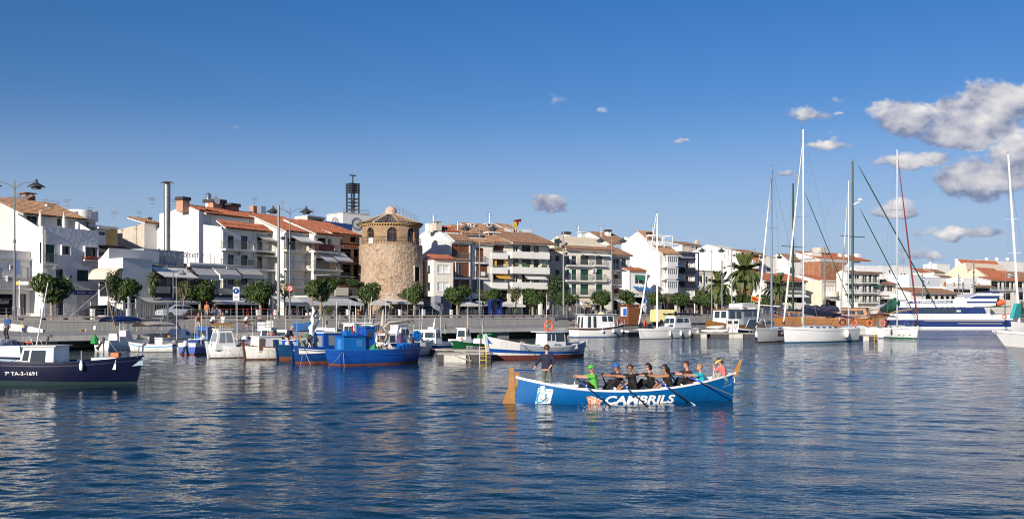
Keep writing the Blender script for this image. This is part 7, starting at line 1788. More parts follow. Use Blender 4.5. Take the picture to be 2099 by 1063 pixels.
pZ('stem_post', WHITE, r, [(h.L+.08,.1),(h.L+.28,.1),(h.L+.65,1.75),(h.L+.42,1.85)], 1,-.06,.06)
x = lambda px: (1197-px)/(1197-1006)*h.L
cabin(r, x(1146), x(1104),.6,.5,1.88, WHITE, .1,.1,.05, side=((.55,.72,.55,.9),(.78,.96,.55,.9),(.05,.5,.5,.92)), roof=1, ov=.22); lifebuoy(r, (x(1114),.35,2.33),.36, 'y'); b = MB(); b.tube((x(1118),0,1.9),(x(1118),0,2.75),.04, None, 6); b.box(x(1118)-.15, x(1118)+.15,-.1,.1,2.75,2.95); b.build('light_post', GREYP, r)
heap(r, (x(1066),0,.8),.35,.55, NET, seed=15); heap(r, (x(1090),.3,.75),.55,.35, mat('green_tarp', (.01,.22,.07)), 'green_tarp', seed=16, sy=.6); aD('white_board', CANVAS, r, [(x(1150),.95,1.0),(x(1162),.95,1.05),(x(1163),.98,.65),(x(1151),.98,.62)], [(0,1,2,3)]); heap(r, (x(1122),.9,.75),.5,.35, GREYP, 'grey_tarp', seed=17, sy=.4); pA('covered_engine', NETD, r, [(x(1150),.2,.8),(x(1146),.2,1.9)], [.15,.05], 6); ropes(r, [((x(1045),1.0,1.15),(x(1068),2.2,-.02)),((0,0,1.0),(-.8,.4,0))], ROPED)
# ---- floating pontoon with yellow ladder
def pontoon(lab, a, c, W, blocks, z=.55, m=CONC_L):
 pa, pc = on_water(*a), on_water(*c); d = pc-pa; r = thing('pontoon', lab, 'pontoon', pa, math.atan2(d.y, d.x)); L = d.length
 bX('deck', mat('pontoon_deck', (.30,.28,.25),.85,.15), r, 0, L, 0, W, z-.12, z)
 for (f0, f1, mm) in blocks: bX('float', mm, r, L*f0, L*f1,.05, W-.05,-.4, z-.125)
 return r, L
def ladder(p, rz, lab, h=1.5, w=.42, lo=-.3):
 r = thing('ladder', lab, 'ladder', p, rz, 'yellow pontoon ladders')
 for x in (0, w): pA('rail', YEL, r, [(x, 0, lo),(x, 0, lo+h),(x, .25, lo+h+.1),(x, .4, lo+h-.2)], .028,6)
 for k in range(5): tU('rung', YEL, r, (0,0, lo+.2+k*.28),(w, 0, lo+.2+k*.28),.02, None, 5)
DKF = mat('dark_float', (.05,.05,.052),.8,.2)
r, L = pontoon('floating pontoon with pale and dark floats below the green boat', (896,742),(1009,742),2.2,((.02,.12, DKF),(.12,.52, CONC_L),(.53,.99, DKF)),.62)
ropes(r, [((.9,-.05,.6),(2.3,-.1,.1)),((2.1,-.05,.62),(2.2,-.08,.0)),((1.2,-.05,.6),(1.9,-.05,.7))], ROPE, .03)
p = on_water(983,743); ladder(p, 0, 'yellow ladder on the pontoon below the green boat', 1.35,.43)
r, L = pontoon('low grey pontoon behind the bow of the big blue boat', (864,727),(1000,731),2.0,((.05,.4, DKF),(.5,.9, CONC_L)),.5)
r, L = pontoon('pale concrete pontoon left of the sailing boats', (1424,692),(1548,692),2.5,((.0,.10, DKF),(.10,.20, CONC_L),(.27,.55, DKF),(.57,.8, CONC_L),(.82,1, DKF)),.62)
r, L = pontoon('concrete pontoon right of the sailing boats with a yellow ladder', (1735,697),(1800,697.5),2.6,((0,.25, DKF),(.27,.72, CONC_L),(.75,1, DKF)),.62)
ladder(on_water(1792,698),0, 'yellow ladder at the pontoon end beside the green-striped sailing boat', 1.3,.42)
# ---- white cabin cruiser with brown band
pn = (on_water(1160,690)+on_water(1193,691))/2; pf = on_water(1276,689); h = Hull((pf-pn).length, 2.9,1.25,1.2,1.75,.85,.7,0,.2,2.2,.3); r = h.place('white pilot cabin boat with brown rubbing band and round white fenders', 'motorboat', 'cabin_cruiser', pn, pf)
h.shell(r, [(-.4,0),(.08,1),(lambda u: h.sheer(u)-.30,2),(lambda u: h.sheer(u)-.05,1),(h.sheer, 1)], [STRB, GELC, mat('brown_band', (.07,.04,.03),.4)]); h.rail(r, GELC, .1,.05); h.deck(r, GELC, .3)
X = lambda px: (px-1176)/(1276-1176)*h.L
cabin(r, X(1188), X(1253),.95,1.0,3.0, WHITE, .35,.2,.1, side=((.12,.22,.08,.9),(.30,.40,.08,.9),(.60,.76,.52,.9),(.80,.97,.52,.9)), front=((.08,.48,.5,.9),(.52,.92,.5,.9)), back=((.15,.4,.1,.85),(.6,.85,.1,.85)), roof=1, ov=.25); bL('yellow_cover', mat('pale_yellow_cover', (.62,.55,.25),.7), r, (X(1232),0,3.15),.45,10,0,(1.2,1,.5))
for px in (1221,1245,1270): p = h.pt(min(.96, max(0,(px-1176)/100)),.75,-1,.12); b = MB(); b.ball((p.x, p.y, p.z),.2,10,0,(1,1,1.15)); b.tube((p.x, p.y, p.z+.2),(p.x, p.y+.1,1.5),.012, None, 4); b.build('fender', WHITE, r, smooth=60)
lifebuoy(r, (X(1262),-.5,2.0),.35, 'y', .6); b = MB()
for k in range(5): u = .02+.0*k; y = -1.1+k*.55; b.box(.05,.1, y-.02, y+.02,1.2,1.75)
b.box(.03,.12,-1.2,1.2,1.75,1.80); b.build('stern_rail', BROWNW, r); b = MB(); b.path([h.pt(.6+.4*k/8, h.sheer(.6+.4*k/8)+.55,-1,-.1) for k in range(9)]+[h.pt(1-.4*k/8, h.sheer(1-.4*k/8)+.55,1,-.1) for k in range(1,9)], .02,5)
for k in range(0,9,2): p = h.pt(.6+.4*k/8, h.sheer(.6+.4*k/8),-1,-.1); b.tube(p, p+Vector((0,0,.55)),.016, None, 4)
b.build('pulpit', STEEL, r)
ps, pb = on_water(1280,689), on_water(1318,687); h = Hull(max(4,(pb-ps).length),1.8,.8,.75,1.0,.7,.4); r = h.place('small dark blue boat between the two white cabin boats', 'boat', 'small_boat', ps, pb); h.shell(r, [(-.3,0),(lambda u: h.sheer(u)-.2,1),(h.sheer, 1)], [HNAVY, WHITE]); h.rail(r, WHITE, .08,.06); h.deck(r, DECKW, .3)
# ---- sailing yachts
def yacht(lab, stern, bow, B, zs, zm, zb, tr, rb, bottom, stripe, mastpx, top, fur=True, spread=((.40,.8),(.66,.7)), mm=None, boomcol=None, coach=(.30,.78,.42), furm=None, lowm=.08, boom=True, cat='sailboat', wins=5, mr=.10, cz=1.75, cr=1):
 ps, pb = on_water(*stern), on_water(*bow); h = Hull((pb-ps).length, B, zs, zm, zb, tr, rb, -.3,.25,2.1,.35); r = h.place(lab, cat, 'sailing_yacht', ps, pb); d = pb-ps; L = h.L
 h.shell(r, [(-.4,0),(lowm, 1),(lambda u: h.sheer(u)-.28,2),(lambda u: h.sheer(u)-.23,1),(h.sheer, 1)], [bottom, GELC, stripe]); h.rail(r, GELC, .06,.05); h.deck(r, GELC, .06, wall=False)
 c0, c1, ch = coach; x0, x1 = c0*L, c1*L; cb = MB(); hw = B*.27
 def cf(u, v):
  e = min(1, min(u, 1-u)*5)**.6; w = hw*(1-.45*max(0, u-.4)); s = math.sin(PI*v)**.5 if 0 < v < 1 else 0
  return (x0+(x1-x0)*u, w*(2*v-1), h.sheer(c0+(c1-c0)*u)-.08+ch*s*(e if u < .5 else e*(1-.35*(u-.5))))
 cb.grid(cf, 16,10); cp = cb.build('coachroof', GELC, r, smooth=60)
 for k in range(wins):
  for sg in (-1,1):
   u = .15+.62*k/max(1, wins-1); a, c = cf(u, .5+sg*.44), cf(u+.08,.5+sg*.44); w = MB(); z = ch*.30; y = sg*.03
   w.add([(a[0], a[1]+y, a[2]-.04),(c[0], c[1]+y, c[2]-.04),(c[0]-.04, c[1]+y-sg*.03, c[2]+z),(a[0]+.04, a[1]+y-sg*.03, a[2]+z)], [(0,1,2,3)]); w.build('window', GLASSB, cp)
 # mast: found from its column in the photograph
 k = (mastpx-CX)/F; uu = d.normalized(); s = (k*ps.y-ps.x)/(uu.x-k*uu.y); s = min(max(s, .25*L),.75*L); mp = ps+uu*s; zt = zpx(top, mp.y); zb0 = h.sheer(s/L)
 fs = (L+rb*.5,0, h.sheer(1)+.1); mh = zt-zb0-.2; T = (s, 0, zt)
 st = [((s, 0, zt),(0,0, zs+.1)),((s, 0, zt-.3), fs)]
 for sg in (-1,1):
  w1, w2 = [q[1] for q in spread][:2] if len(spread) > 1 else (spread[0][1],)*2; f1, f2 = (spread[0][0], spread[-1][0])
  st.append(((s, 0, zt-.1),(s, sg*w2, zb0+mh*f2+.08),(s, sg*w1, zb0+mh*f1+.08),(s-.1, sg*B*.45, zb0))); st.append(((s, 0, zb0+mh*f1),(s-.5, sg*B*.45, zb0)))
 mastp(r, (s, 0, zb0-.05), zt-zb0, mr, mm, spread, stays=st)
 if fur:
  b = MB(); Tt = Vector((s+.2,0, zt-(zt-zb0)*fur)); Fv = Vector(fs); b.path([Fv+Vector((0,0,.4)), Fv.lerp(Tt, .1), Fv.lerp(Tt, .6), Tt], [.05,.115,.09,.03], 7); b.build('furled_sail', furm or CANVAS, r, smooth=60); lA('furler_drum', BLACK, r, [(.1,0),(.14,.05),(.14,.2),(.1,.25)], 10,(fs[0]-.05,0, fs[2]+.2))
 if boom:
  pA('boom', mm or ALU, r, [(s-.1,0, zb0+1.35),(s*.15+.4,0, zb0+1.45)], .07,7)
  if boomcol: pA('sail_cover', boomcol, r, [(s-.08,0, zb0+cz+.30*cr),(s-.3,0, zb0+cz+.18*cr),(s*.75,0, zb0+cz-.1),(s*.5,0, zb0+cz-.2*cr),(s*.2-.3,0, zb0+cz-.3*cr)], [.10*cr, .28*cr, .30*cr, .24*cr, .1], 8,0, True, 1.3)
 b = MB()
 for sg in (-1,1):
  for zz in (.32,.6): b.path([h.pt(.04+.92*q/12, h.sheer(.04+.92*q/12)+zz, sg, -.05) for q in range(13)], .008,4)
  for q in range(9): u = .05+.9*q/8; p = h.pt(u, h.sheer(u), sg, -.05); b.tube(p, p+Vector((0,0,.6)),.012, None, 4)
 p0 = h.pt(.9, h.sheer(.9)+.62,-1,-.05); p1 = h.pt(.9, h.sheer(.9)+.62,1,-.05); b.path([p0,(L+rb*.55,0, zb+.7), p1], .018,5); b.build('guard_rails', STEEL, r)
 return h, r, s, zb0
h, r, s, z0 = yacht('white motor sailer with blue canopy, bare white mast and pale fenders, right of the kiosk', (1418,690.6),(1311,694.4),2.9,1.25,1.2,1.3,.8,.45, HTEAL, GREYP, 1347,436,.02,((.55,.6),), WHITE, None, (.18,.72,.45), WHITE, .05, False, wins=0, mr=.12)
X = lambda px: (1418-px)/(1418-1311)*h.L
cabin(r, X(1404), X(1368),.95,1.3,2.75, GELC, .5,.2,.2, side=((.10,.40,.45,.85),(.46,.92,.45,.85)), front=((.08,.48,.4,.85),(.52,.92,.4,.85)), roof=1, ov=.12)
b = MB(); 
for sg in (-1,1): b.add([(X(1386), sg*.80,1.52),(X(1357), sg*.70,1.52),(X(1362), sg*.67,1.72),(X(1386), sg*.76,1.74)], [(0,1,2,3)])
b.build('window', GLASSB, r); bimini(r, X(1424), X(1372),.95,1.4,3.05, NAVY); lifebuoy(r, (X(1318),.3,1.9),.36, 'y', .2)
for px in (1353,1374,1394,1414): u = (1418-px)/107; p = h.pt(max(.02, u),.62,1,.10); fender(r, tuple(p),.62,.12)
ropes(r, [((h.L, 0,1.1),(h.L+1.5,1.3,0)),((h.L, .1,1.1),(h.L+1.1,1.6,0))])
h, r, s, z0 = yacht('white sailing yacht with brown square bow emblem and grey-blue mast', (1655,692),(1553,702),3.4,1.35,1.3,1.65,.8,.5, mat('dark_boot_stripe', (.05,.03,.025),.5), GREYP, 1580,341,.06,((.36,.75),(.62,.7)), mat('blue_grey_mast', (.16,.22,.32),.35, metal=.3), None, (.3,.8,.40), CANVAS, .10)
b = MB(); u0, u1 = .80,.66; b.grid(lambda a, c: h.pt(u0+(u1-u0)*a, .62+.68*c, 1,.01),4,3); q = b.build('emblem_panel', mat('emblem_brown', (.09,.03,.02),.4), r); h.text(q, '48', .785,.70,.78,.38,1, WHITE, .02,.25, name='emblem_number'); [setattr(c, 'location', (0,.008,0)) for c in q.children]
bimini(r, .6,3.2,1.2,1.5,3.0, CANVAS); fender(r, tuple(h.pt(.97,.9,-1,.12)),.7,.13)
h, r, s, z0 = yacht('large white sailing yacht with tall silver mast and five small cabin windows', (1738,698),(1608,703),3.9,1.5,1.5,1.75,.82,.35, mat('blue_boot_stripe', (.01,.09,.20),.5), GREYP, 1646,264,.09,((.33,.9),(.56,.8),(.78,.6)), ALU, NAVY, (.22,.80,.42), CANVAS, .14, mr=.12)
b = MB(); p = h.pt(.30,.95,1,.2); b.lathe([(.02,-.5),(.22,-.4),(.3,0),(.24,.35),(.05,.5)], 14, tuple(p)); b.build('fender', CANVAS, r, smooth=60)
lifebuoy(r, (.3,.9,2.1),.36, 'x'); lifebuoy(r, (.1,-.6,2.1),.36, 'x'); bimini(r, .8,3.0,1.2,1.6,2.75, mat('purple_canvas', (.04,.03,.12),.8)); bX('mast_bag', mat('pale_green_bag', (.35,.48,.40),.8), r, s-.12, s+.12,-.1,.1, z0+.5, z0+1.2)
h, r, s, z0 = yacht('grey-white sailing yacht with green waterline, dark green sail cover and maroon furled jib', (1799,690),(1880,694.5),3.3,1.35,1.3,1.6,.75,.5, mat('green_boot_stripe', (.01,.12,.07),.5), GREYP, 1839,306,.05,((.36,.8),(.66,.7)), ALU, mat('dark_green_canvas', (.008,.07,.045),.8,.15,3,.3,12),(.22,.76,.42), mat('maroon_canvas', (.15,.018,.022),.8),.16, wins=3, cz=2.9, cr=2)
for u, m in ((.30, None),(.44, None),(.66, mat('navy_fender', (.02,.03,.12),.5)),(.78, CANVAS),(.84, None),(.92, CANVAS)): fender(r, tuple(h.pt(u, .78,-1,.13)),.7 if m is None else .62,.13, m)
bimini(r, -.6,2.2,1.3,1.4,2.9, mat('burgundy_canvas', (.10,.015,.02),.85)); heap(r, (2.9,0,1.4),.7,.6, BLACK, 'spray_hood', seed=31); aD('maroon_cloth', mat('maroon_canvas', (.15,.018,.022)), r, [(3.9,-.9,1.4),(4.7,-.9,1.4),(4.6,-.9,2.4),(3.9,-.9,2.3)], [(0,1,2,3)]); ropes(r, [((h.L+.4,0,1.4),(h.L+3.4,-1.6,0)),((h.L+.4,0,1.4),(h.L+.6,-.8,0))]); heap(r, (h.L-.1,0,1.6),.3,.7, NAVY, 'furled_bundle', seed=33)
# mast behind, slim yacht
h, r, s, z0 = yacht('white sailing yacht mostly hidden behind the pontoon, with slim mast and white flag', (1795,692),(1722,688),3.2,1.3,1.25,1.5,.85,.4, STRB, GREYP, 1724,370,.08,((.45,.7),), ALU, None, (.3,.75,.4), CANVAS, .08, wins=3, mr=.08)
lifebuoy(r, (.1,.8,1.9),.36, 'x'); lifebuoy(r, (.0,-.9,1.9),.36, 'x'); bX('stern_panel', GREYP, r, .0,.5,-1.2,-.4,1.3,2.5); b = MB(); zz = zpx(548, on_water(1724,689).y); b.grid(lambda u, v: (s+1.5*u*1.0,.12*math.sin(u*6), zz-.4+.9*v-.15*u),8,3); b.build('white_flag', CANVAS, r)
# ---- wooden schooner
pa, pc = on_water(1592,678), on_water(1812,680); 
h = Hull((pc-pa).length, 5.4,2.9,2.4,3.2,.7,1.6,0,.3,2.2,.4); r = h.place('large honey-coloured wooden schooner with dark green masts and navy sail covers', 'schooner', 'schooner', pa, pc)
h.shell(r, [(-.4,0),(.25,1),(lambda u: h.sheer(u)-.5,2),(lambda u: h.sheer(u)-.4,1),(h.sheer, 1)], [BLACK, WOOD, BROWNW], 26); h.rail(r, BROWNW, .2,.14); h.deck(r, TEAK, .35)
X = lambda px: (px-1592)/(1812-1592)*h.L
cabin(r, X(1620), X(1700),1.7,2.2,3.55, WOOD, .3,.2,.1, side=tuple((.06+.13*k, .14+.13*k, .35,.75) for k in range(7)), roof=1, rm=BROWNW, name='deckhouse', ov=.25)
cabin(r, X(1728), X(1785),1.8,2.2,4.0, WOOD, .5,.2,.1, side=((.08,.28,.4,.8),(.36,.56,.4,.8),(.64,.88,.4,.8)), front=((.1,.45,.4,.8),(.55,.9,.4,.8)), roof=1, rm=BROWNW, ov=.3)
GM = mat('dark_green_mast', (.012,.045,.025),.4,.1)
for px, top, sp in ((1627,376,((.53,1.6),(.32,1.5))),(1750,330,((.52,1.9),(.05,1.5)))):
 s = X(px); p = pa.lerp(pc, s/h.L); z0 = 2.2; zt = zpx(top, p.y); mastp(r, (s, 0, z0), zt-z0,.27, GM, tuple((f, w) for f, w in sp), stays=[((s, sg*.1, zt-.2),(s-.6, sg*2.5,2.6)) for sg in (-1,1)]+[((s, 0, zt),(X(1600),0,3))])
 for f, w in sp[:1]: b = MB(); z = z0+(zt-z0)*f; b.path([(s-1.9,-.5, z+.25),(s, 0, z),(s+1.9,.5, z-.1)], .07,6); b.build('crosstree', GM, r)
s = X(1750); b = MB(); z = zpx(405,165); b.ball((s+1.2,0, z),.35,10,0,(1,1,.8)); b.path([(s, 0, z-.8),(s+1.1,0, z-.35)], .1,6); b.build('radar_dome', WHITE, r)
dgs = mat('dark_green_furled_sail', (.012,.06,.045),.8)
def wl(px, py, d): return at_depth(px, py, d)
Mi = MR(-r.rotation_euler.z, 4, 'Z') @ MT(-r.location)
for (a, c, w) in (((1650,395),(1757,655),.07),((1760,340),(1925,640),.10),((1763,428),(1880,655),.08)):
 p, q = wl(a[0], a[1], 166), wl(c[0], c[1], 168); pA('furled_staysail', dgs, r, [Mi @ p, Mi @ p.lerp(q, .1), Mi @ p.lerp(q, .9), Mi @ q], [w*.4, w, w*1.1, w*.5], 6)
b = MB(); 
for k in range(12): b.ball((X(1652)+(X(1715)-X(1652))*k/11,0,3.95+.22*math.sin(k*2.1)),.55,8,0,(1.2,.8,.9+.2*math.sin(k*3)))
b.build('navy_sail_cover', NAVY, r, smooth=60); bimini(r, X(1590), X(1662),2.0,2.5,3.6, NAVY, .15, 'navy_awning'); bimini(r, X(1690), X(1735),2.0,2.5,3.5, NAVY, .15, 'navy_awning')
b = MB(); b.path([(h.L, 0,3.1),(h.L+4.5,0,3.9)], [.16,.08], 8); b.path([(h.L-2,-1.6,2.5),(h.L+4.4,-.1,3.7)], .05,5); b.build('bowsprit', TEAK, r)
b = MB()
for k in range(16):
 u = .03+.94*k/15
 for sg in (-1,1): p = h.pt(u, h.sheer(u)+.07, sg, -.1); b.box(p.x-.03, p.x+.03, p.y-.03, p.y+.03, p.z, p.z+.75)
for sg in (-1,1): b.path([h.pt(.03+.94*k/15, h.sheer(.03+.94*k/15)+.82, sg, -.1) for k in range(16)], .05,5)
b.build('bulwark_rail', WOOD, r); pA('white_boom', WHITE, r, [(X(1548),0,4.6),(X(1600),0,4.3)], .09,6); flagp(r, (X(1665),-2,2.4),.9,.6, mat('flag_yellow', (.6,.35,.03),.8),0, 'flag', 1.3, mat('flag_red', (.45,.03,.02),.8))
# white boats and clutter behind the schooner
for k, (px, w) in enumerate(((1712,3.6),(1733,1.9),(1744,1.8),(1640,3.0))):
 p = on_water(px, 676); hh = Hull(w+1,2.2,1.2,1.1,1.4,.8,.5); r2 = hh.place(('white motorboat bow just above the schooner rail, left of the white flag mast', 'small white covered boat behind the schooner wheelhouse', 'second small white covered boat behind the schooner wheelhouse', 'white boat behind the schooner deckhouse')[k], 'motorboat', 'motor_boat', p, p+Vector((.9,.4,0))*(w+1)); hh.shell(r2, [(-.3,0),(hh.sheer, 0)], [GELC]); hh.deck(r2, GELC, .1); hh.rail(r2, GELC, .08,.06); cabin(r2,.8, w*.9,.8,1.2,5.1 if k < 3 else 4.8, CANVAS, .5,.3,.25, name='white_cover')
# ---- trawler yacht, wooden bow, fuel dispensers, dinghies
pa, pc = on_water(1556,683), on_water(1448,687); h = Hull((pc-pa).length, 3.4,1.5,1.4,2.2,.8,.6); r = h.place('ochre-hulled trawler with wood and grey-blue wheelhouse beside the fuel pumps', 'trawler', 'trawler', pa, pc)
h.shell(r, [(-.4,0),(.1,1),(h.sheer, 1)], [BLACK, mat('ochre_wood_hull', (.36,.16,.03),.45,.2,3,.1,20)]); h.rail(r, TEAK, .12,.08); h.deck(r, TEAK, .25)
X = lambda px: (1556-px)/(1556-1448)*h.L
cabin(r, X(1546), X(1506),1.25,1.2,3.75, mat('grey_blue_cabin', (.32,.37,.43),.4),.1,.1,.1, side=((.08,.46,.55,.92),(.52,.94,.55,.92)), roof=1, ov=.25, rm=WHITE, name='aft_cabin'); cabin(r, X(1505), X(1474),1.25,1.2,3.7, WHITE, .2,0,.1, side=((.08,.42,.45,.9),(.5,.9,.45,.9)), front=((.1,.45,.5,.9),(.55,.9,.5,.9)), roof=1, ov=.25, rm=mat('ochre_wood_hull', (.36,.16,.03)), name='wheelhouse')
pZ('white_dinghy_cover', CANVAS, r, [(X(1538),3.95),(X(1505),3.95),(X(1506),4.6),(X(1532),4.75)], 1,-1.1,1.1); flagp(r, (X(1543),-.3,3.8),1.3,.8, mat('flag_yellow', (.6,.35,.03),.8), PI*.85, 'flag', 2.1, mat('flag_red', (.45,.03,.02),.8)); flagp(r, (X(1556),-.3,3.8),.8,.55, mat('flag_yellow', (.6,.35,.03)), PI*.85, 'flag', 2.0, mat('flag_red', (.45,.03,.02))); lifebuoy(r, (X(1482),1.5,1.8),.4, 'y')
r = thing('fuel_pump', 'pair of white fuel pump cabinets on the pontoon', 'fuel pump', Vector((on_water(1490,690).x, on_water(1490,690).y, .62)),0)
for x in (0,.85): q = bX('cabinet', WHITE, r, x, x+.75,0,.6,0,1.75); bX('display', BLACK, q, x+.08, x+.67,-.02,-.002,1.1,1.55); pA('hose', BLACK, q, [(x+.1,-.05,1.0),(x+.2,-.2,.4),(x+.45,-.05,.9)], .03,5)
for k, (px, z) in enumerate(((1457,.62),(1476,.62),(1468,1.1))):
 p = on_water(px, 691); r = thing('inflatable_dinghy', ('white inflatable dinghy lying left on the pale pontoon', 'white inflatable dinghy lying right on the pale pontoon', 'white inflatable dinghy on top of the two on the pontoon')[k], 'dinghy', Vector((p.x, p.y+.4, z)),.2*k, 'white inflatable dinghies on the pontoon'); pA('tube', mat('white_rubber', (.72,.71,.68),.5,.08), r, [(-1.1,-.35,.22),(0,-.42,.22),(.9,-.32,.25),(1.2,0,.32),(.9,.32,.25),(0,.42,.22),(-1.1,.35,.22)], [.12,.22,.22,.2,.22,.22,.12], 8); bX('floor', GREYP, r, -1,.8,-.3,.3,.08,.14)
ps, pb = on_water(1552,688), on_water(1514,690); h = Hull(max(4.5,(pb-ps).length),2.0,1.0,.95,1.15,.8,.5); r = h.place('small navy motorboat with white windscreen frame moored left of the yachts', 'motorboat', 'motor_boat', ps, pb); h.shell(r, [(-.3,0),(lambda u: h.sheer(u)-.15,1),(h.sheer, 1)], [HNAVY, GELC]); h.rail(r, GELC, .1,.06); h.deck(r, GELC, .15); h.text(r, '6ª BA 4', .75,.4,.6,.18,1, WHITE); b = MB()
for sg in (-1,1):
 b.path([(-1.4, sg*.9,2.3),(.8, sg*.85,2.3)], .06,5); b.path([(.8, sg*.85,2.3),(2.4, sg*.7,1.2)], .05,5); b.path([(-1.2, sg*.9,1.0),(-.4, sg*.9,2.3)], .05,5)
b.build('windscreen_frame', WHITE, r); aD('windscreen', GLASSB, r, [(.8,-.83,2.25),(.8,.83,2.25),(2.35,.68,1.2),(2.35,-.68,1.2)], [(0,1,2,3)])
# ---- the ferry
pa, pc = on_water(2072,672), on_water(1806,671.5); L = (pc-pa).length; dd = (pc-pa).normalized(); r = thing('ferry', 'large white and navy glass-bottom catamaran ferry with stepped decks at right', 'ferry', pa, math.atan2(dd.y, dd.x)); sc = pa.y/F
FB = mat('ferry_navy', (.010,.028,.13),.3,.05); FW = mat('ferry_white', (.80,.80,.80),.3,.03); GOLD = mat('gold_stripe', (.40,.33,.22),.5)
X = lambda px: (2072-px)/(2072-1806)*L
Z = lambda py: zpx(py, pa.y)
for y0, y1 in ((.0,2.6),(-6.5,-3.9)):
 pZ('catamaran_hull', FB, r, [(X(2068),-.5),(X(1840),-.5),(X(1812), Z(655)),(X(2064), Z(655))], 1, y0, y1)
 pZ('waterline_band', FW, r, [(X(2066),-.1),(X(1835),-.1),(X(1834), Z(669.5)),(X(2066), Z(669.5))], 1, y0-.02, y1+.02)
YF = 2.6                                              # the side towards the water the camera stands on
pZ('main_hull', FW, r, [(X(2064), Z(655)),(X(1808), Z(655)),(X(1800), Z(643)),(X(2020), Z(643)),(X(2026), Z(648))], 1,-6.5, YF)
for q0, q1, p0, p1 in ((656.5,657.6,1888,2050),(661.8,663.0,1956,2045)): bX('gold_line', GOLD, r, X(p1), X(p0), YF+.0, YF+.03, Z(q1), Z(q0))
b = MB(); lettering(b, 'EMAR II', lambda x, z: (X(1882)-x, YF+.02, Z(653)+z), X(1882)-X(1914),.75, bold=.0); b.build('ship_name', GOLD, r)
cab_ = pZ('saloon', FB, r, [(X(2015), Z(643)),(X(1812), Z(643)),(X(1822), Z(630)),(X(2010), Z(630))], 1,-6.2, YF-.25)
for p0, p1 in ((1924,1938),(1941,1954),(1905,1921),(1886,1902),(1866,1882)): bX('window', GLASSB, cab_, X(p1), X(p0), YF-.26, YF-.22, Z(641), Z(631))
bX('notice', CONC_L, cab_, X(1963), X(1954), YF-.25, YF-.2, Z(639), Z(635))
pZ('upper_deck', FW, r, [(X(2012), Z(628)),(X(1806), Z(630)),(X(1812), Z(625)),(X(1862), Z(613)),(X(2035), Z(613)),(X(2032), Z(626))], 1,-6.4, YF)
q = pZ('name_band', FB, r, [(X(1946), Z(621)),(X(1851), Z(621.5)),(X(1861), Z(616.5)),(X(1946), Z(616))], 1, YF+.003, YF+.03); b = MB(); lettering(b, 'VISION SUBMARINA-GLASS BOTOM CAT', lambda x, z: (X(1864)-x, YF+.04, Z(620.5)+z), X(1864)-X(1942),.36, bold=.02); b.build('band_lettering', WHITE, q)
pZ('bridge_deck', FW, r, [(X(2031), Z(613)),(X(1972), Z(613)),(X(1982), Z(609)),(X(1998), Z(601.5)),(X(2044), Z(601.5)),(X(2036), Z(613))], 1,-6.0, YF-.1)
for a in ([(X(2038), Z(611.5)),(X(1978), Z(611.5)),(X(1992), Z(606.0)),(X(2041), Z(606.0))], [(X(2034), Z(621)),(X(1974), Z(621)),(X(1974), Z(617)),(X(2036), Z(617))]): pZ('blue_flash', FB, r, a, 1, YF-.098, YF+.03)
b = MB(); b.box(X(2044), X(2018),-5,1, Z(599), Z(597.4)); b.box(X(2040), X(2020),-4.5,.5, Z(597.3), Z(596)); b.build('top_canopy', FB, r)
for px in (1960,1968): pA('life_raft', FW, r, [(X(px),1.0, Z(615)),(X(px),1.9, Z(615))], .65,12)
pZ('stern_block', FW, r, [(X(2068), Z(655)),(X(2024), Z(655)),(X(2028), Z(645)),(X(2060), Z(644))], 1,-6.3, YF-.05); pA('rescue_boat', ORNG, r, [(X(2058),.5, Z(619)),(X(2048),.5, Z(620)),(X(2030),.5, Z(620)),(X(2026),.5, Z(617.5))], [.4,.75,.75,.35], 10); lifebuoy(r, (X(2049), YF+.1, Z(648)),.4, 'y')
b = MB()
for k in range(8): x = X(2046)+k*.8; b.tube((x, YF-.2, Z(643)),(x, YF-.2, Z(636)),.03, None, 4)
b.path([(X(2050), YF-.2, Z(636)),(X(2014), YF-.2, Z(636))], .03,4); b.path([(X(2040),0, Z(597)),(X(2040),0, Z(588))], .06,5); b.build('stern_rails', STEEL, r); bX('green_awning', mat('dark_green_awning', (.01,.07,.05),.8), r, X(2064), X(2020),-5.5, YF-.3, Z(629), Z(627))
# ---- yacht with white mast and turquoise cover, and the near white bow at the right edge
ps, pb = on_water(2178,682), on_water(2074,686); h = Hull((pb-ps).length, 3.6,1.5,1.5,1.9,.8,.6); r = h.place('white yacht with white mast and turquoise sail cover behind the near bow', 'sailboat', 'sailing_yacht', ps, pb); h.shell(r, [(-.4,0),(h.sheer, 0)], [GELC]); h.rail(r, GELC, .1,.08); h.deck(r, GELC, .08)
X2 = lambda px: (2178-px)/(2178-2074)*h.L; s = X2(2088); y0 = ps.y+(pb.y-ps.y)*s/h.L; zt = zpx(322, y0); lx_ = X2(2067)-X2(2088)
mastp(r, (s, 0,1.6), zt-1.6,.20, WHITE, ((.42,1.0),(.62,.9)), lean=(lx_, 0), stays=[((s+lx_, 0, zt),(h.L+.3,0,1.9)),((s+lx_*.9,0, zt-3),(X2(2120),0,3)),((s+lx_, 0, zt),(s, 1.6,1.8)),((s+lx_, 0, zt),(s, -1.6,1.8))]); pZ('turquoise_sail_cover', mat('turquoise_canvas', (.03,.32,.34),.8,.1,3,.3,8), r, [(X2(2073),2.4),(X2(2088),2.6),(X2(2089),4.4),(X2(2081),4.6)], 1,-.25,.25)
tip = at_depth(2036,697,37.5); ps = Vector((tip.x+12.8, tip.y+3.5,0)); pb = Vector((tip.x+1.52, tip.y+.40,0)); h = Hull((pb-ps).length, 3.9,1.9,2.1,2.62,.8,2.6,0,.88,2.0,.3,.4); r = h.place('pale grey flared bow of a large boat cut off by the right edge', 'boat', 'large_boat', ps, pb)
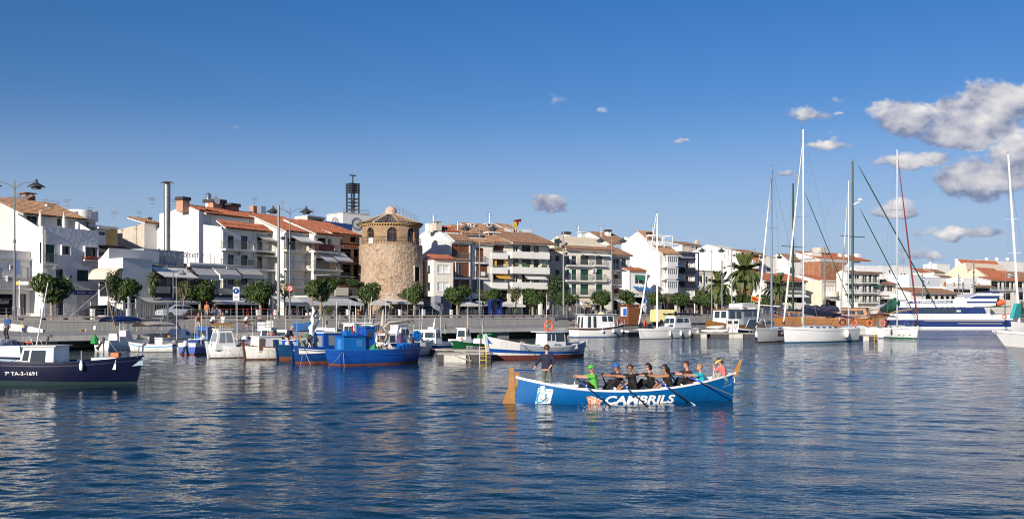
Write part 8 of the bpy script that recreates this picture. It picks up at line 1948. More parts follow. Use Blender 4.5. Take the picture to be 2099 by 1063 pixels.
PG = mat('pale_grey_hull', (.60,.60,.61),.35,.06,1.5,.1,8, streak=.12)
h.shell(r, [(-.4,2),(lambda u: h.sheer(u)-.62,1),(lambda u: h.sheer(u)-.56,0),(h.sheer, 0)], [PG, mat('grey_knuckle', (.25,.26,.27),.5), mat('shaded_lower_hull', (.26,.27,.29),.4,.1,1.5,.1,8, streak=.12)], 40); h.rail(r, PG, .12,.10); h.deck(r, DECKW, .10)  # shade under the flared bow is put into the lower hull's darker grey

# ---- slim masts, rods and flag staffs standing on the small boats
def pole_on(root, px, top, foot, r=.022, m=None, lean=0, name='rod', dd=.6):
 d = root.location.y+dd; p, q = at_depth(px, foot, d), at_depth(px+lean, top, d); R = MR3(-root.rotation_euler.z); b = MB(); b.path([R @ (p-root.location), R @ (q-root.location)], [r, r*.6], 5); return b.build(name, m or STEEL, root)
def MR3(a): return MR(a, 3, 'Z')
def find(lab): return next(o for o in C.objects if lab in o.get('label', ''))
for lab, px, top, foot, r, m, ln in (('tan sun canopy', 362,560,705,.02, WHITE, -1),('small bright blue boat', 412,640,706,.025, CANVAS, 1),('under an ochre timber', 486,612,705,.022, WHITE, 0),('tall dark brown stem', 524,628,705,.03, STEEL, 1),('tall dark brown stem', 549,640,702,.02, WHITE, 0),('red-brown bottom under', 611,625,705,.02, STEEL, 0),
 ('windscreen cabin half', 662,632,690,.02, TEAK, 2),('windscreen cabin half', 690,618,688,.025, WHITE, 0),('flat-roofed windscreen', 745,640,690,.02, WHITE, 4),('flat-roofed windscreen', 775,642,690,.03, TEAK, -3),('beige folded canvas', 788,600,690,.022, WHITE, 4),('beige folded canvas', 822,625,690,.02, TEAK, 1),('twin side windows', 904,648,690,.022, WHITE, -1),('twin side windows', 888,660,690,.02, STEEL, 0),
 ('green wooden boat', 985,625,700,.016, STEEL, 0),('green wooden boat', 958,655,695,.03, TEAK, -2),('silver side sheet', 1120,602,684,.02, WHITE, 0),('white motor boat with blue', 245,660,700,.02, STEEL, 0),('grey raised', 0,0,0,0, None, 0),('white cabin cruiser', 398,655,705,.018, STEEL, 3),('boom cover', 14,650,715,.02, STEEL, 0),('pilot cabin', 1180,615,670,.02, WHITE, 2)):
 if px: pole_on(find(lab), px, top, foot, r, m, ln)
for lab, px, top, foot, m, m2 in (('windscreen cabin half', 668,655,690, mat('flag_yellow', (.6,.35,.03)), mat('flag_red', (.45,.03,.02))),('flat-roofed windscreen', 764,655,690, ORNG, None),('twin side windows', 912,664,684, mat('brown_flag', (.22,.13,.06)), None),('white cabin cruiser', 330,650,700, CANVAS, None)):
 root = find(lab); d = root.location.y+.6; R = MR3(-root.rotation_euler.z); p = R @ (at_depth(px, foot, d)-root.location); flagp(root, tuple(p),.42,.34, m, .4, 'flag', (foot-top)*d/F, m2)
# ---- more small boats packed in behind the first row
def small(lab, a, c, B, zs, zb, rows, mats, cab=None, rail=None, deck=None, extra=None, tr=.75, cat='boat'):
 ps, pb = on_water(*a), on_water(*c); h = Hull((pb-ps).length, B, zs, zs*.88, zb, tr, .35); r = h.place(lab, cat, 'small_boat', ps, pb)
 h.shell(r, [(-.3,0)]+[(z, k) for z, k in rows]+[(h.sheer, 1 if len(mats) > 1 else 0)], mats); h.rail(r, rail or WHITE, .09,.06); h.deck(r, deck or DECKW, .3)
 if cab: cabin(r, cab[0], cab[1], B*.34, zs*.6, cab[2], cab[3], .3,.1,.1, side=((.12,.48,.45,.85),(.54,.88,.45,.85)), back=((.1,.9,.4,.85),), roof=1, ov=.12)
 if extra: extra(h, r)
 return h, r
small('white open boat with blue top strake behind the timber frame boat', (468,716),(545,712),1.9,.85,1.0, [(.08,1)], [STRB, HWHITE], None, HBLUE, extra=lambda h, r: (heap(r, (1.2,0,.6),.5,.6, NET, seed=41), heap(r, (2.4,.1,.6),.4,.7, CANVAS, 'folded_tarp', seed=42)))
small('cream boat with small white wheelhouse behind the brown stem post', (530,715),(606,711),2.0,.9,1.05, [(.08,1)], [REDB, HWHITE], (1.0,2.1,1.85, WHITE), TEAK, extra=lambda h, r: heap(r, (2.9,0,.7),.5,.6, NETD, seed=43))
small('blue boat with orange net pile behind the two stooping men', (590,717),(668,713),2.0,.9,1.05, [(.08,1)], [REDB, HBLUE], None, WHITE, extra=lambda h, r: (heap(r, (1.4,0,.7),.6,.7, mat('orange_net', (.42,.16,.05),.9,.3,8,.5,30), seed=44), heap(r, (2.8,0,.7),.5,.8, mat('green_net', (.03,.20,.10)), seed=45)))
small('white speedboat with low windscreen left of the rising dock wall at the far left', (-30,716),(52,713),2.0,.85,1.0, [(.06,0)], [GELC], None, GELC, extra=lambda h, r: cabin(r, 1.6,2.6,.6,.6,1.25, GELC, .6,.1,.15, side=((.1,.7,.2,.9),), front=((.05,.95,.2,.9),)), cat='motorboat')
small('small white dinghy under a grey cover beside the tan canopy cruiser', (420,712),(476,709),1.5,.65,.8, [(.05,0)], [HWHITE], None, GREYP, CANVASG, extra=lambda h, r: heap(r, (1.3,0,.45),.8,.5, CANVASG, 'grey_cover', seed=46, sy=.6))
small('white boat with red fuel cans just left of the small twin-window cabin boat', (828,719),(892,716),1.8,.8,1.0, [(.08,1)], [STRB, HWHITE], None, WHITE, extra=lambda h, r: (heap(r, (1.0,0,.6),.4,.7, mat('purple_net', (.08,.045,.13)), seed=47), bX('fuel_can', mat('can_red', (.4,.03,.02),.5), r, 1.9,2.2,-.2,.1,.6,1.0)))

HC = [mat('pale_blue_hull', (.30,.45,.58),.4,.08,1.2, grime=.35, seam=.15), HBLUE, HWHITE, HGREEN]
for lab, a, c, B, zs, zb, hm, cab, seed, kw in (
 ('white fishing boat with small cabin just behind the navy wheelhouse boat', (70,712),(128,709),1.9,.8,1.0,2,(1.0,1.9,1.7, WHITE),51, {}),
 ('pale blue open boat under the blue canopy motorboat bow', (232,711),(292,708),1.7,.75,.95,0, None, 52, {}),
 ('white half-decked boat with upright console left of the tan canopy', (288,709),(338,706),1.8,.8,1.0,2,(.9,1.5,1.75, CANVAS),53, {}),
 ('white boat with blue cabin behind the small bright blue boat', (400,714),(462,710),1.9,.85,1.05,2,(1.1,2.2,1.9, SKYB),54, {}),
 ('pale blue boat piled with nets behind the white box cabin', (492,712),(560,708),1.8,.8,1.0,0, None, 55, {}),
 ('white boat with low cabin in the back row behind the petrol blue boat', (562,712),(624,708),1.9,.85,1.0,2,(1.2,2.3,1.6, WHITE),56, {}),
 ('green back-row boat with white cabin behind the blue and white boat', (642,711),(708,707),1.9,.85,1.05,3,(1.1,2.1,1.8, WHITE),57, {}),
 ('white back-row boat with tall cabin left of the folded canvas boat', (700,710),(768,706),2.0,.9,1.1,2,(1.2,2.5,2.2, WHITE),58, {}),
 ('pale blue back-row boat between the folded canvas and twin-window boats', (842,712),(900,709),1.8,.8,1.0,0,(1.3,2.1,1.6, WHITE),59, {}),
 ('white back-row boat behind the green storage box', (930,713),(1000,710),1.8,.8,1.0,2,(1.0,1.9,1.8, WHITE),60, {})):
 h, r = small(lab, a, c, B, zs, zb, [(.08,1)], [REDB if seed % 2 else STRB, HC[hm]], cab, (WHITE, HBLUE, TEAK)[seed % 3])
 rr = random.Random(seed); heap(r, (h.L*.72, rr.uniform(-.2,.2), zs*.6),.45, rr.uniform(.4,.75), rr.choice((NET, NETD, CANVAS, TAN, mat('blue_net', (.02,.10,.28)))), 'net_heap', seed=seed)
 heap(r, (h.L*.22, rr.uniform(-.2,.2), zs*.6),.35, rr.uniform(.4,.8), rr.choice((NETD, mat('green_net', (.03,.20,.10)), mat('orange_net', (.42,.16,.05)), CANVASG)), 'net_heap', seed=seed+9)
 px0 = (a[0]+c[0])/2; pole_on(r, px0-8, a[1]-rr.uniform(55,95), a[1]-14,.022, rr.choice((WHITE, STEEL, TEAK)), rr.uniform(-3,4)); pole_on(r, px0+16, a[1]-rr.uniform(40,70), a[1]-14,.018, rr.choice((WHITE, STEEL, BROWNW)), rr.uniform(-2,6))
 fender(r, tuple(h.pt(.5, zs*.5,-1,.1)),.4,.09); ropes(r, [((h.L, 0, zb),(h.L+1.5,.4,.9))])
# ---------------------------------------------------------------- people
PENDING = []
def remeshed(mb, name, m, parent, voxel, smooth=2):
 o = mb.build(name, m, parent); md = o.modifiers.new('r', 'REMESH'); md.mode = 'VOXEL'; md.voxel_size = voxel; md.use_smooth_shade = True
 if smooth: sm = o.modifiers.new('s', 'SMOOTH'); sm.factor = .5; sm.iterations = smooth
 PENDING.append(o); return o
def cap(b, p, q, r0, r1, n=10):
 p = Vector(p); q = Vector(q); d = (q-p); L = d.length; d = d/L if L > 1e-6 else Vector((0,0,1))
 pts = []; rs = []
 for a in (1,.7,.35): pts.append(p-d*r0*a*.98); rs.append(r0*math.sqrt(max(0,1-a*a))+.001)
 pts.append(p); rs.append(r0); pts.append(q); rs.append(r1)
 for a in (.35,.7,1): pts.append(q+d*r1*a*.98); rs.append(r1*math.sqrt(max(0,1-a*a))+.001)
 b.path(pts, rs, n)
def ik(a, t, l1, l2, bend):
 a = Vector(a); t = Vector(t); d = t-a; D = d.length
 if D > (l1+l2)*.995: t = a+d*((l1+l2)*.995/D); d = t-a; D = d.length
 k = (l1*l1-l2*l2+D*D)/(2*D); h = math.sqrt(max(0, l1*l1-k*k)); u = d.normalized(); w = Vector(bend); w = (w-u*w.dot(u)).normalized()
 return a+u*k+w*h, t
def torso(b, pel, neck, fwd, lat, grow=0, low=0, s=1, belly=.0):
 """elliptical rings along the trunk from hips to the base of the neck"""
 R = [(-.10+low, .150,.105),(.0,.165,.115),(.14,.150,.108+belly),(.28,.160,.115+belly*.5),(.40,.180,.118),(.48,.172,.100),(.53,.090,.075)]
 ax = (neck-pel); L = ax.length; u = ax/L; f = (fwd-u*fwd.dot(u)).normalized(); l = u.cross(f); vs = []; n = 14
 for (t, rx, ry) in R:
  c = pel+u*(t/.53*L)
  for j in range(n): a = 2*PI*j/n; vs.append(c+l*(math.cos(a)*(rx*s+grow))+f*(math.sin(a)*(ry*s+grow)))
 k = len(R); fs = [(i*n+j, i*n+(j+1) % n, (i+1)*n+(j+1) % n, (i+1)*n+j) for i in range(k-1) for j in range(n)]
 fs += [list(range(n))[::-1], [(k-1)*n+j for j in range(n)]]; b.add(vs, fs)
SKIN = mat('skin', (.50,.27,.18),.55,.08,6); SKINT = mat('tanned_skin', (.33,.165,.10),.55,.1,6)
def cloth(k, c): return mat('cloth_'+k, c, .85,.1,5,.15,30)
HAIR = {'black': mat('black_hair', (.012,.010,.009),.5,.2,20), 'brown': mat('brown_hair', (.07,.03,.014),.55,.25,20), 'blonde': mat('blonde_hair', (.33,.20,.09),.55,.2,20), 'grey': mat('grey_hair', (.35,.33,.31),.6,.2,20)}
def person(label, loc, rz, pel=(0,0,.92), lean=0, hands=None, feet=None, head=(0,0), hair='brown', style='short', shirt=None, sleeve=.45, legs=None, leglen=1.0, skin=None, female=False, sc=1.0, vox=.018, hat=None, glasses=False, side=0, group=None, elbow=None, shoes=None, strip=None, twist=0):
 skin = skin or SKIN; r = thing('person', label, 'person', loc, rz, group); r.scale = (sc,)*3
 pel = Vector(pel); a = math.radians(lean); u = Vector((math.sin(a), math.sin(math.radians(side)), math.cos(a))).normalized(); neck = pel+u*.53; tw = math.radians(twist)
 lat = Vector((-math.sin(tw), math.cos(tw),0)); lat = (lat-u*lat.dot(u)).normalized(); fwd = lat.cross(u).normalized()
 sw = .165 if female else .19; ts = 1.0 if female else 1.18
 sh = [neck-u*.055+lat*sw*sg for sg in (1,-1)]; hip = [pel+Vector((0, sg*.085,-.03)) for sg in (1,-1)]
 hands = hands or [(pel.x+.05,.30, pel.z-.12),(pel.x+.05,-.30, pel.z-.12)]; feet = feet or [(0,.1,.08),(0,-.1,.08)]
 body = MB(); torso(body, pel, neck, fwd, lat, 0, s=ts)
 hp = neck+u*.09; hy, hpit = map(math.radians, head)
 hu = (MR(hpit, 3, lat) @ u.lerp(Vector((0,0,1)),.7).normalized()); hf = Vector((math.cos(hy+tw), math.sin(hy+tw),0)); hf = (MR(hpit, 3, lat) @ hf); hf = (hf-hu*hf.dot(hu)).normalized(); hl = hu.cross(hf)
 hc = hp+hu*.125+hf*.012
 cap(body, neck-u*.05, hp+hu*.05,.062 if not female else .052,.056 if not female else .048)
 HM = Matrix((hf, hl, hu)).transposed().to_4x4() @ Matrix.Scale(1.03,4); HM.translation = hc
 hd = MB(); hd.ball((0,0,.02),.108,16,0,(.93,.76,1.05)); hd.ball((.028,0,-.045),.078,14,0,(.95,.80,1.0)); hd.ball((.06,0,-.088),.034,8); hd.ball((.104,0,-.018),.019,8,0,(1,.8,1.5)); hd.ball((.092,0,-.06),.022,8,0,(.8,1.3,.7))
 for sg in (1,-1): hd.ball((-.005, sg*.082,-.012),.026,8,0,(.8,.45,1.3))
 hd.xform(HM); body.add(hd.v, hd.f)
 arms = []; lg = []
 for i, sg in enumerate((1,-1)):
  eb = (elbow[i] if elbow else (-.4, sg*.35,-.8)); e, w = ik(sh[i], hands[i], .29,.265, eb); arms.append((sh[i], e, w))
  cap(body, sh[i], e, .052*ts, .042*ts); cap(body, e, w, .042*ts, .030*ts)
  k, an = ik(hip[i], feet[i], .45,.43,(1, sg*.15,.15)); lg.append((hip[i], k, an)); cap(body, hip[i], k, .085,.058); cap(body, k, an, .056,.038)
  if not shoes: cap(body, an+Vector((-.03,0,-.04)), an+Vector((.13,0,-.05)),.036,.030)
 bo = remeshed(body, 'body', skin, r, vox)
 # hands: palm, four curled fingers of unequal length, a thumb from the side of the palm
 hb = MB()
 for i, sg in enumerate((1,-1)):
  s_, e, w = arms[i]; d = (w-e).normalized(); x = d.cross(Vector((0,0,1))); x = x.normalized() if x.length > .1 else Vector((0,1,0)); nrm = x.cross(d)
  if nrm.z > 0: nrm = -nrm
  q = w+d*.05; cap(hb, w-d*.01, q, .029,.034,8)
  for k, (o, L) in enumerate(((-.028,.062),(-.009,.072),(.010,.067),(.028,.052))):
   p0 = q+x*o+d*.025; p1 = p0+d*L*.45+nrm*.012; p2 = p1+d*L*.22+nrm*L*.42; p3 = p2-d*L*.25+nrm*L*.25; hb.path([p0, p1, p2, p3], [.0100,.0095,.009,.007], 6)
  t0 = w+d*.015+x*(-sg*.026); hb.path([t0, t0+d*.035+x*(-sg*.022)+nrm*.012, t0+d*.055+x*(-sg*.01)+nrm*.035], [.012,.0105,.008], 6)
 hb.build('hands', skin, bo, smooth=60)
 # face
 ey = MB()
 for sg in (1,-1): ey.ball((.094, sg*.033,.008),.0105,8)
 ey.xform(HM)
 if not glasses: ey.build('eyes', mat('eye_dark', (.02,.015,.012),.2), bo)
 else:
  g = MB()
  for sg in (1,-1): g.ball((.098, sg*.036,.008),.028,10,0,(.45,1.1,.75)); g.box(-.01,.095, sg*.078-.003, sg*.078+.003,.010,.018)
  g.box(.106,.112,-.015,.015,.010,.018); g.xform(HM); g.build('sunglasses', BLACK, r)
 mo = MB(); mo.ball((.107,0,-.060),.018,8,0,(.4,1.3,.35)); mo.xform(HM); mo.build('mouth', mat('lips', (.30,.10,.08),.5), bo)
 # hair
 hm = HAIR[hair] if hair in HAIR else None
 if hm:
  hb = MB(); NU, NV = 20,12
  low = {'short': -.02, 'bob': -.13, 'long': -.16, 'bun': -.03}[style]
  def hf_(uu, vv):
   an = 2*PI*uu; el = PI/2-vv*PI*.66; x = math.cos(an); front = max(0, x)
   fl_ = .55*front+.1 if front > .3 else (-.05 if x > -.25 else -9)
   if style in ('bob', 'long') and front < .3: fl_ = -9
   el = max(el, fl_)
   rr = .122+.006*noise.noise(Vector((math.cos(an)*3, math.sin(an)*3, vv*5)))
   p = Vector((math.cos(el)*x*rr*.98, math.cos(el)*math.sin(an)*rr*.86, math.sin(el)*rr*1.02+.02))
   if style in ('bob', 'long') and vv > .6 and front < .35: p.z = p.z-(vv-.6)/.4*(.07 if style == 'bob' else .10); p.x -= .01
   return p
  hb.grid(hf_, NU, NV); 
  if style == 'bun': hb.ball((-.135,0,.03),.045,10)
  if style == 'long': hb.path([(-.09,0,.02),(-.12,0,-.08),(-.125,0,-.2),(-.10,0,-.25)], [.07,.075,.05,.02], 10)
  hb.xform(HM); ho = hb.build('hair', hm, r, smooth=80); so_ = ho.modifiers.new('t', 'SOLIDIFY'); so_.thickness = .012; so_.offset = -1; PENDING.append(ho)
 if hat:
  kind, hmat = hat; b = MB()
  if kind == 'cap':
   b.grid(lambda uu, vv: (math.cos(2*PI*uu)*.125*math.cos(vv*PI/2)*1.0, math.sin(2*PI*uu)*.110*math.cos(vv*PI/2),.045+.105*math.sin(vv*PI/2)),18,6); b.grid(lambda uu, vv: (.10+.10*vv*math.cos((uu-.5)*1.6),.088*(2*uu-1)*(1-.25*vv),.052-.022*vv-.012*(2*uu-1)**2),10,4)
   b.grid(lambda uu, vv: (.10+.10*vv*math.cos((uu-.5)*1.6),.088*(2*uu-1)*(1-.25*vv),.044-.022*vv-.012*(2*uu-1)**2),10,4)
  else:
   b.lathe([(.122,.03),(.128,.03),(.128,.075),(.122,.075),(.122,.03)], 20); b.grid(lambda uu, vv: (.10+.13*vv, .095*(2*uu-1)*(1-.2*vv),.045-.05*vv-.02*(2*uu-1)**2),10,4); b.grid(lambda uu, vv: (.10+.13*vv, .095*(2*uu-1)*(1-.2*vv),.036-.05*vv-.02*(2*uu-1)**2),10,4)
  b.xform(HM); b.build('hat', hmat, r, smooth=50)
 g = .014
 if shirt:
  b = MB(); torso(b, pel, neck, fwd, lat, g, .06, ts)
  for i in range(2):
   s_, e, w = arms[i]
   if sleeve > 0:
    f = min(1, sleeve*2); cap(b, s_, s_.lerp(e, f),.054*ts+g, .046*ts+g*1.2)
    if sleeve > .5: cap(b, e, e.lerp(w, (sleeve-.5)*2),.045*ts+g, .034*ts+g)
   elif sleeve == 0: cap(b, s_-lat*(1-2*i)*.06+u*.0, s_-lat*(1-2*i)*.045+u*.02,.045,.04)
  so2 = remeshed(b, 'shirt', shirt, r, vox)
  if strip: b = MB(); pr = None; s1 = sh[1]; b.path([pel+lat*-.10+fwd*.13*0+Vector((-.02,-.075,.0)), pel.lerp(neck, .5)+Vector((-.01,-.165,0))], [.03,.028], 6,0, True, .4); b.build('side_stripe', strip, r)
 if legs:
  b = MB(); 
  R = pel+Vector((0,0,.09)); cap(b, pel+Vector((0,.06,.02)), pel+Vector((0,-.06,.02)),.115,.115); cap(b, pel+Vector((0,0,.10)), pel, .13,.14)
  for i in range(2):
   h_, k, an = lg[i]; f = min(1, leglen*2); cap(b, h_, h_.lerp(k, f),.090+g, .064+g)
   if leglen > .5: cap(b, k, k.lerp(an, (leglen-.5)*2*.97),.062+g, .046+g)
  remeshed(b, 'trousers' if leglen > .7 else 'shorts', legs, r, vox)
 if shoes:
  for i in range(2):
   an = lg[i][2]; pA('shoe', shoes, r, [an+Vector((-.07,0,-.045)), an+Vector((0,0,-.03)), an+Vector((.10,0,-.045)), an+Vector((.18,0,-.058))], [.036,.045,.038,.022], 8)
 return r
NAVYC = cloth('navy', (.012,.014,.035)); BLK = cloth('black', (.012,.011,.011)); GRN = cloth('green', (.10,.42,.05)); TURQ = cloth('turquoise', (.01,.34,.46)); PINK = cloth('coral', (.80,.16,.15)); BRN = cloth('dark_brown', (.04,.018,.014)); OLV = cloth('olive_grey', (.13,.15,.11)); WHT = cloth('white', (.75,.75,.74)); TANC = cloth('tan', (.36,.28,.18)); PKS = cloth('pale_pink', (.60,.40,.32)); GRYC = cloth('grey', (.30,.31,.28)); DRK = cloth('charcoal', (.03,.03,.035)); ORC = cloth('orange', (.70,.17,.04))
WSH = cloth('white_shoe', (.6,.6,.6)); BSH = cloth('black_shoe', (.02,.02,.02))
# ---------------------------------------------------------------- the rowing boat
ps, pb = on_water(1057,826), on_water(1503,818.5); RH = Hull((pb-ps).length, 2.0,.97,.47,1.02,0,.12,.02,.22,2.1,.46,.35); RR = RH.place('bright blue rowing boat lettered with town name, white gunwale and wooden rudder', 'rowing boat', 'rowing_boat', ps, pb)
RBL = mat('rowing_boat_blue', (.002,.105,.33),.3,.08,1.2, streak=.12, grime=.25); RWH = mat('rowing_boat_white', (.80,.80,.80),.35,.03)
RH.shell(RR, [(-.3,0),(.10,0),(lambda u: RH.sheer(u)-.10,0),(lambda u: RH.sheer(u)-.05,1),(RH.sheer, 1)], [RBL, RWH], 40); RH.rail(RR, RWH, .10,.07, out=.035); RH.deck(RR, mat('rowing_boat_floor', (.30,.32,.35),.6,.1),.36, N=30, m2=RWH)
X = lambda px: (px-1057)/(1503-1057)*RH.L
for px in (1212,1290,1357,1432):
 x = X(px); w = RH.half(x/RH.L)*.76; bX('thwart', RWH, RR, x-.14, x+.14,-w, w, .36,.41)
for px in (1186,1265,1344,1413):
 x = X(px); u = x/RH.L
 for sg in (-1,1): p = RH.pt(u, RH.sheer(u), sg, -.02); b = MB(); b.tube(p, p+Vector((0,0,.17)),.022, None, 6); b.box(p.x-.12, p.x+.12, p.y-.06, p.y+.06, p.z+.02, p.z+.055); b.build('thole_pin', RWH, RR)
b = MB(); b.box(X(1128), X(1150),-.6,.6,.40,.72); b.box(X(1101), X(1128),-.5,.5,.40,.66); b.build('stern_seat', RWH, RR); gR('bow_deck', RWH, RR, lambda u, v: (X(1440)+(X(1500)-X(1440))*u, RH.half((X(1440)+(X(1500)-X(1440))*u)/RH.L)*.88*(2*v-1),.56+.28*u*u),8,4)
RW = mat('rudder_wood', (.40,.20,.06),.45,.3,2.5,.1,20)
b = MB(); zz = lambda py: 3.34-(py-639)/56; b.prism([((px-1057)/55.5, zz(py)) for px, py in ((1054.5,838),(1029,838),(1028,829),(1034,812),(1041,797),(1043.5,780),(1043,757),(1046,753),(1051,753),(1053.5,757),(1053.5,775),(1056,800))], 1,-.04,.04); b.build('rudder', RW, RR)
pZ('stern_post', RW, RR, [((px-1057)/55.5, zz(py)) for px, py in ((1057,800),(1055.5,763),(1062.5,762),(1063,778))], 1,-.05,.05); pZ('stem_post', RW, RR, [(RH.L-.02,.85),(RH.L+.16,.96),(RH.L+.34,1.50),(RH.L+.30,1.54),(RH.L+.08,1.2)], 1,-.04,.04)
pA('tiller', STRB, RR, [((1051-1057)/55.5,0,1.22),((1097-1057)/55.5,.02,1.20)], .028,6)
def side_pt(px, py): 
 u = X(px)/RH.L; return RH.pt(u, zz(py)+.0,-1,.012)
def patch(pts, m, name, out=.012, parent=None):
 b = MB(); b.add([RH.pt(X(px)/RH.L, zz(py),-1, out) for px, py in pts], [list(range(len(pts)))]); return b.build(name, m, parent or RR)
bm_ = MB(); bm_.grid(lambda u, v: RH.pt(X(1092.5+5*v+(27-0)*u)/RH.L, zz(825+(793-825)*v+3.0*u*v),-1,.012),8,6); em = bm_.build('emblem_panel', RWH, RR)
def strokes(lines, w, m, name, par, out=.020):
 b = MB()
 for L_ in lines:
  for (p, q) in zip(L_, L_[1:]):
   a = Vector(p); c = Vector(q); n = (c-a).normalized(); n = Vector((-n.y, n.x))*w; b.add([RH.pt(X(t.x)/RH.L, zz(t.y),-1, out) for t in (a+n, c+n, c-n, a-n)], [(0,1,2,3)])
 return b.build(name, m, par)
LB = mat('emblem_light_blue', (.02,.30,.55),.4)
strokes([[(1095,822),(1097,806),(1102,800),(1111,798)], [(1095,823),(1104,822),(1111,817),(1111,805)], [(1098,797),(1110,795)]], 1.7, LB, 'emblem_blue_shape', em); strokes([[(1100,815),(1107,818),(1114,813),(1116,816),(1110,823)]], .6, BLACK, 'emblem_wave', em, .022)
b = MB(); lettering(b, 'Ports', lambda x, z: RH.pt(X(1112+x)/RH.L, zz(801-z),-1,.022),10,3.2); b.build('emblem_lettering', GREYP, em)
fan = [('fan_orange', (.80,.33,.12)),('fan_pink', (.80,.36,.28)),('fan_yellow', (.85,.55,.22)),('fan_red', (.62,.16,.10))]
for k in range(5):
 f0 = k/5; f1 = (k+1)/5-.03; P_ = lambda f, lo: (1186+(33*f) if not lo else 1191+22*f, (817-8*math.sin(PI*min(1,.25+f))) if not lo else 825.5)
 patch([P_(f0,1), P_(f1,1), P_(f1,0), P_((f0+f1)/2,0), P_(f0,0)], mat(fan[k % 4][0], fan[k % 4][1], .4), 'fan_blade', .013)
strokes([[(1190,814),(1212,825)], [(1196,810),(1217,820)], [(1215,811),(1196,825)]], .5, RWH, 'fan_line', RR, .022)
b = MB(); lettering(b, 'CAMBRILS', lambda x, z: RH.pt(X(1222+x)/RH.L, zz(826.5-z+.0*x),-1,.014),143,17.5,0,.035,.18); b.build('hull_lettering', RWH, RR)
b = MB(); lettering(b, 'Ajunt. de', lambda x, z: RH.pt(X(1477+x)/RH.L, zz(792.5-z-.25*x),-1,.014),19,5); lettering(b, 'VENT D ESTROP', lambda x, z: RH.pt(X(1474+x)/RH.L, zz(800-z-.25*x),-1,.014),23,4.2); b.build('bow_lettering', mat('pale_blue_letter', (.25,.42,.62),.4), RR)
b = MB(); lettering(b, '03', lambda x, z: RH.pt(X(1497.5+x)/RH.L, zz(782-z),-1,.014),5.5,6); b.build('bow_number', RWH, RR)
M_R = MT(ps) @ MR(RR.rotation_euler.z, 4, 'Z'); RZ = RR.rotation_euler.z
OARB = mat('oar_black', (.015,.015,.02),.35); OARU = mat('oar_blue', (.01,.08,.38),.4)
def oar(x0, sg, pinpx, lab, tape=None, swing=.35):
 """handle over the rower's knees, over the gunwale pin and down into the water"""
 x1 = X(pinpx); u = x1/RH.L; p1 = RH.pt(u, RH.sheer(u), sg, -.02)+Vector((0,0,.10)); p0 = Vector((x0, sg*.32,.98)); d = (p1-p0); t = (p0.z+.10)/-d.z; p2 = p0+d*t; 
 q0, q1, q2 = (M_R @ v for v in (p0-d*.08, p1, p2)); r = thing('oar', lab, 'oar', q0,0, 'oars of the blue rowing boat'); e1, e2 = q1-q0, q2-q0; dn = e2.normalized()
 pA('handle', TEAK, r, [(0,0,0), dn*.14], .019,6); pA('loom', OARB, r, [dn*.14, e1-dn*.30], .026,6); pA('sleeve', OARU, r, [e1-dn*.30, e1+dn*.18], .032,6); pA('shaft', OARB, r, [e1+dn*.18, e2-dn*.45], [.026,.021], 6)
 pA('blade', RWH if tape else OARB, r, [e2-dn*.45, e2-dn*.3, e2+dn*.35], [.024,.065,.085], 8,0, True, .18); return p0
def rower(px, sg, pin, lab, olab, tape=None, **k):
 hx = X(px); kw = dict(pel=(0,0,.09), lean=13, feet=[(.62,.10,.04),(.62,-.10,.04)], vox=.016, sc=1.02); kw.update(k); dx = kw.pop('reach', .62)
 x0 = hx-dx-.14; y = sg*min(.38, RH.half(hx/RH.L)*.46); p0 = oar(x0, sg, pin, olab, tape)
 z0 = .42; hz = p0.z-z0
 # person faces the stern: local +x is boat -x, local +y is boat -y
 hy0 = -(p0.y-y); d = (1 if sg < 0 else -1)
 s_ = kw['sc']; kw['hands'] = [((hx-p0.x-.02)/s_, (hy0+.11)/s_, (hz-.02)/s_),((hx-p0.x-.02)/s_, (hy0-.07)/s_, (hz+.02)/s_)]
 kw['elbow'] = [(-.2,.6,-.7),(-.2,-.6,-.7)]
 w = M_R @ Vector((hx, y, z0)); return person(lab, w, RZ+PI, **kw)
rower(1209,-1,1186, 'rower in bright green cap and green t-shirt smiling at the camera', 'near oar of the rower in green', hair=None, hat=('cap', GRN), shirt=GRN, sleeve=.35, legs=BLK, leglen=1, head=(38,4), lean=9)
rower(1274,1,1252, 'rower in blue cap and navy shirt, second from the stern on the far side', 'far oar of the rower in the blue cap', hair='brown', hat=('cap', cloth('cap_blue', (.01,.12,.45))), glasses=True, shirt=NAVYC, sleeve=.4, legs=BLK, head=(0,5), skin=SKINT)
rower(1288,-1,1265, 'rower in black t-shirt with white side stripe and sunglasses facing the camera', 'near oar of the rower in the striped black t-shirt', hair='brown', glasses=True, shirt=BLK, sleeve=.4, legs=BLK, leglen=.45, head=(42,3), lean=10, strip=WHT, skin=SKINT)
rower(1340,1,1316, 'woman rower with black bobbed hair and black t-shirt on the far side', 'far oar of the woman with black bobbed hair', hair='black', style='bob', female=True, shirt=BLK, sleeve=.4, legs=BLK, head=(0,2), glasses=True)
rower(1362,-1,1344, 'rower in black sleeveless top with slicked long dark hair and sunglasses', 'near oar of the rower in the sleeveless top', hair='black', style='long', glasses=True, shirt=BLK, sleeve=-1, legs=BLK, leglen=.4, lean=16, skin=SKINT, head=(0,-4), tape=1)
rower(1416,1,1392, 'rower in dark brown t-shirt with sunglasses on the far side near the bow', 'far oar of the rower in the dark brown t-shirt', hair='brown', glasses=True, shirt=BRN, sleeve=.4, legs=BLK, head=(0,2), lean=10, pel=(0,0,.16))
rower(1432,-1,1413, 'woman rower in turquoise t-shirt with hair tied in a bun', 'near oar of the woman in turquoise', hair='blonde', style='bun', female=True, shirt=TURQ, sleeve=.35, legs=BRN, leglen=.8, lean=7, head=(0,2))
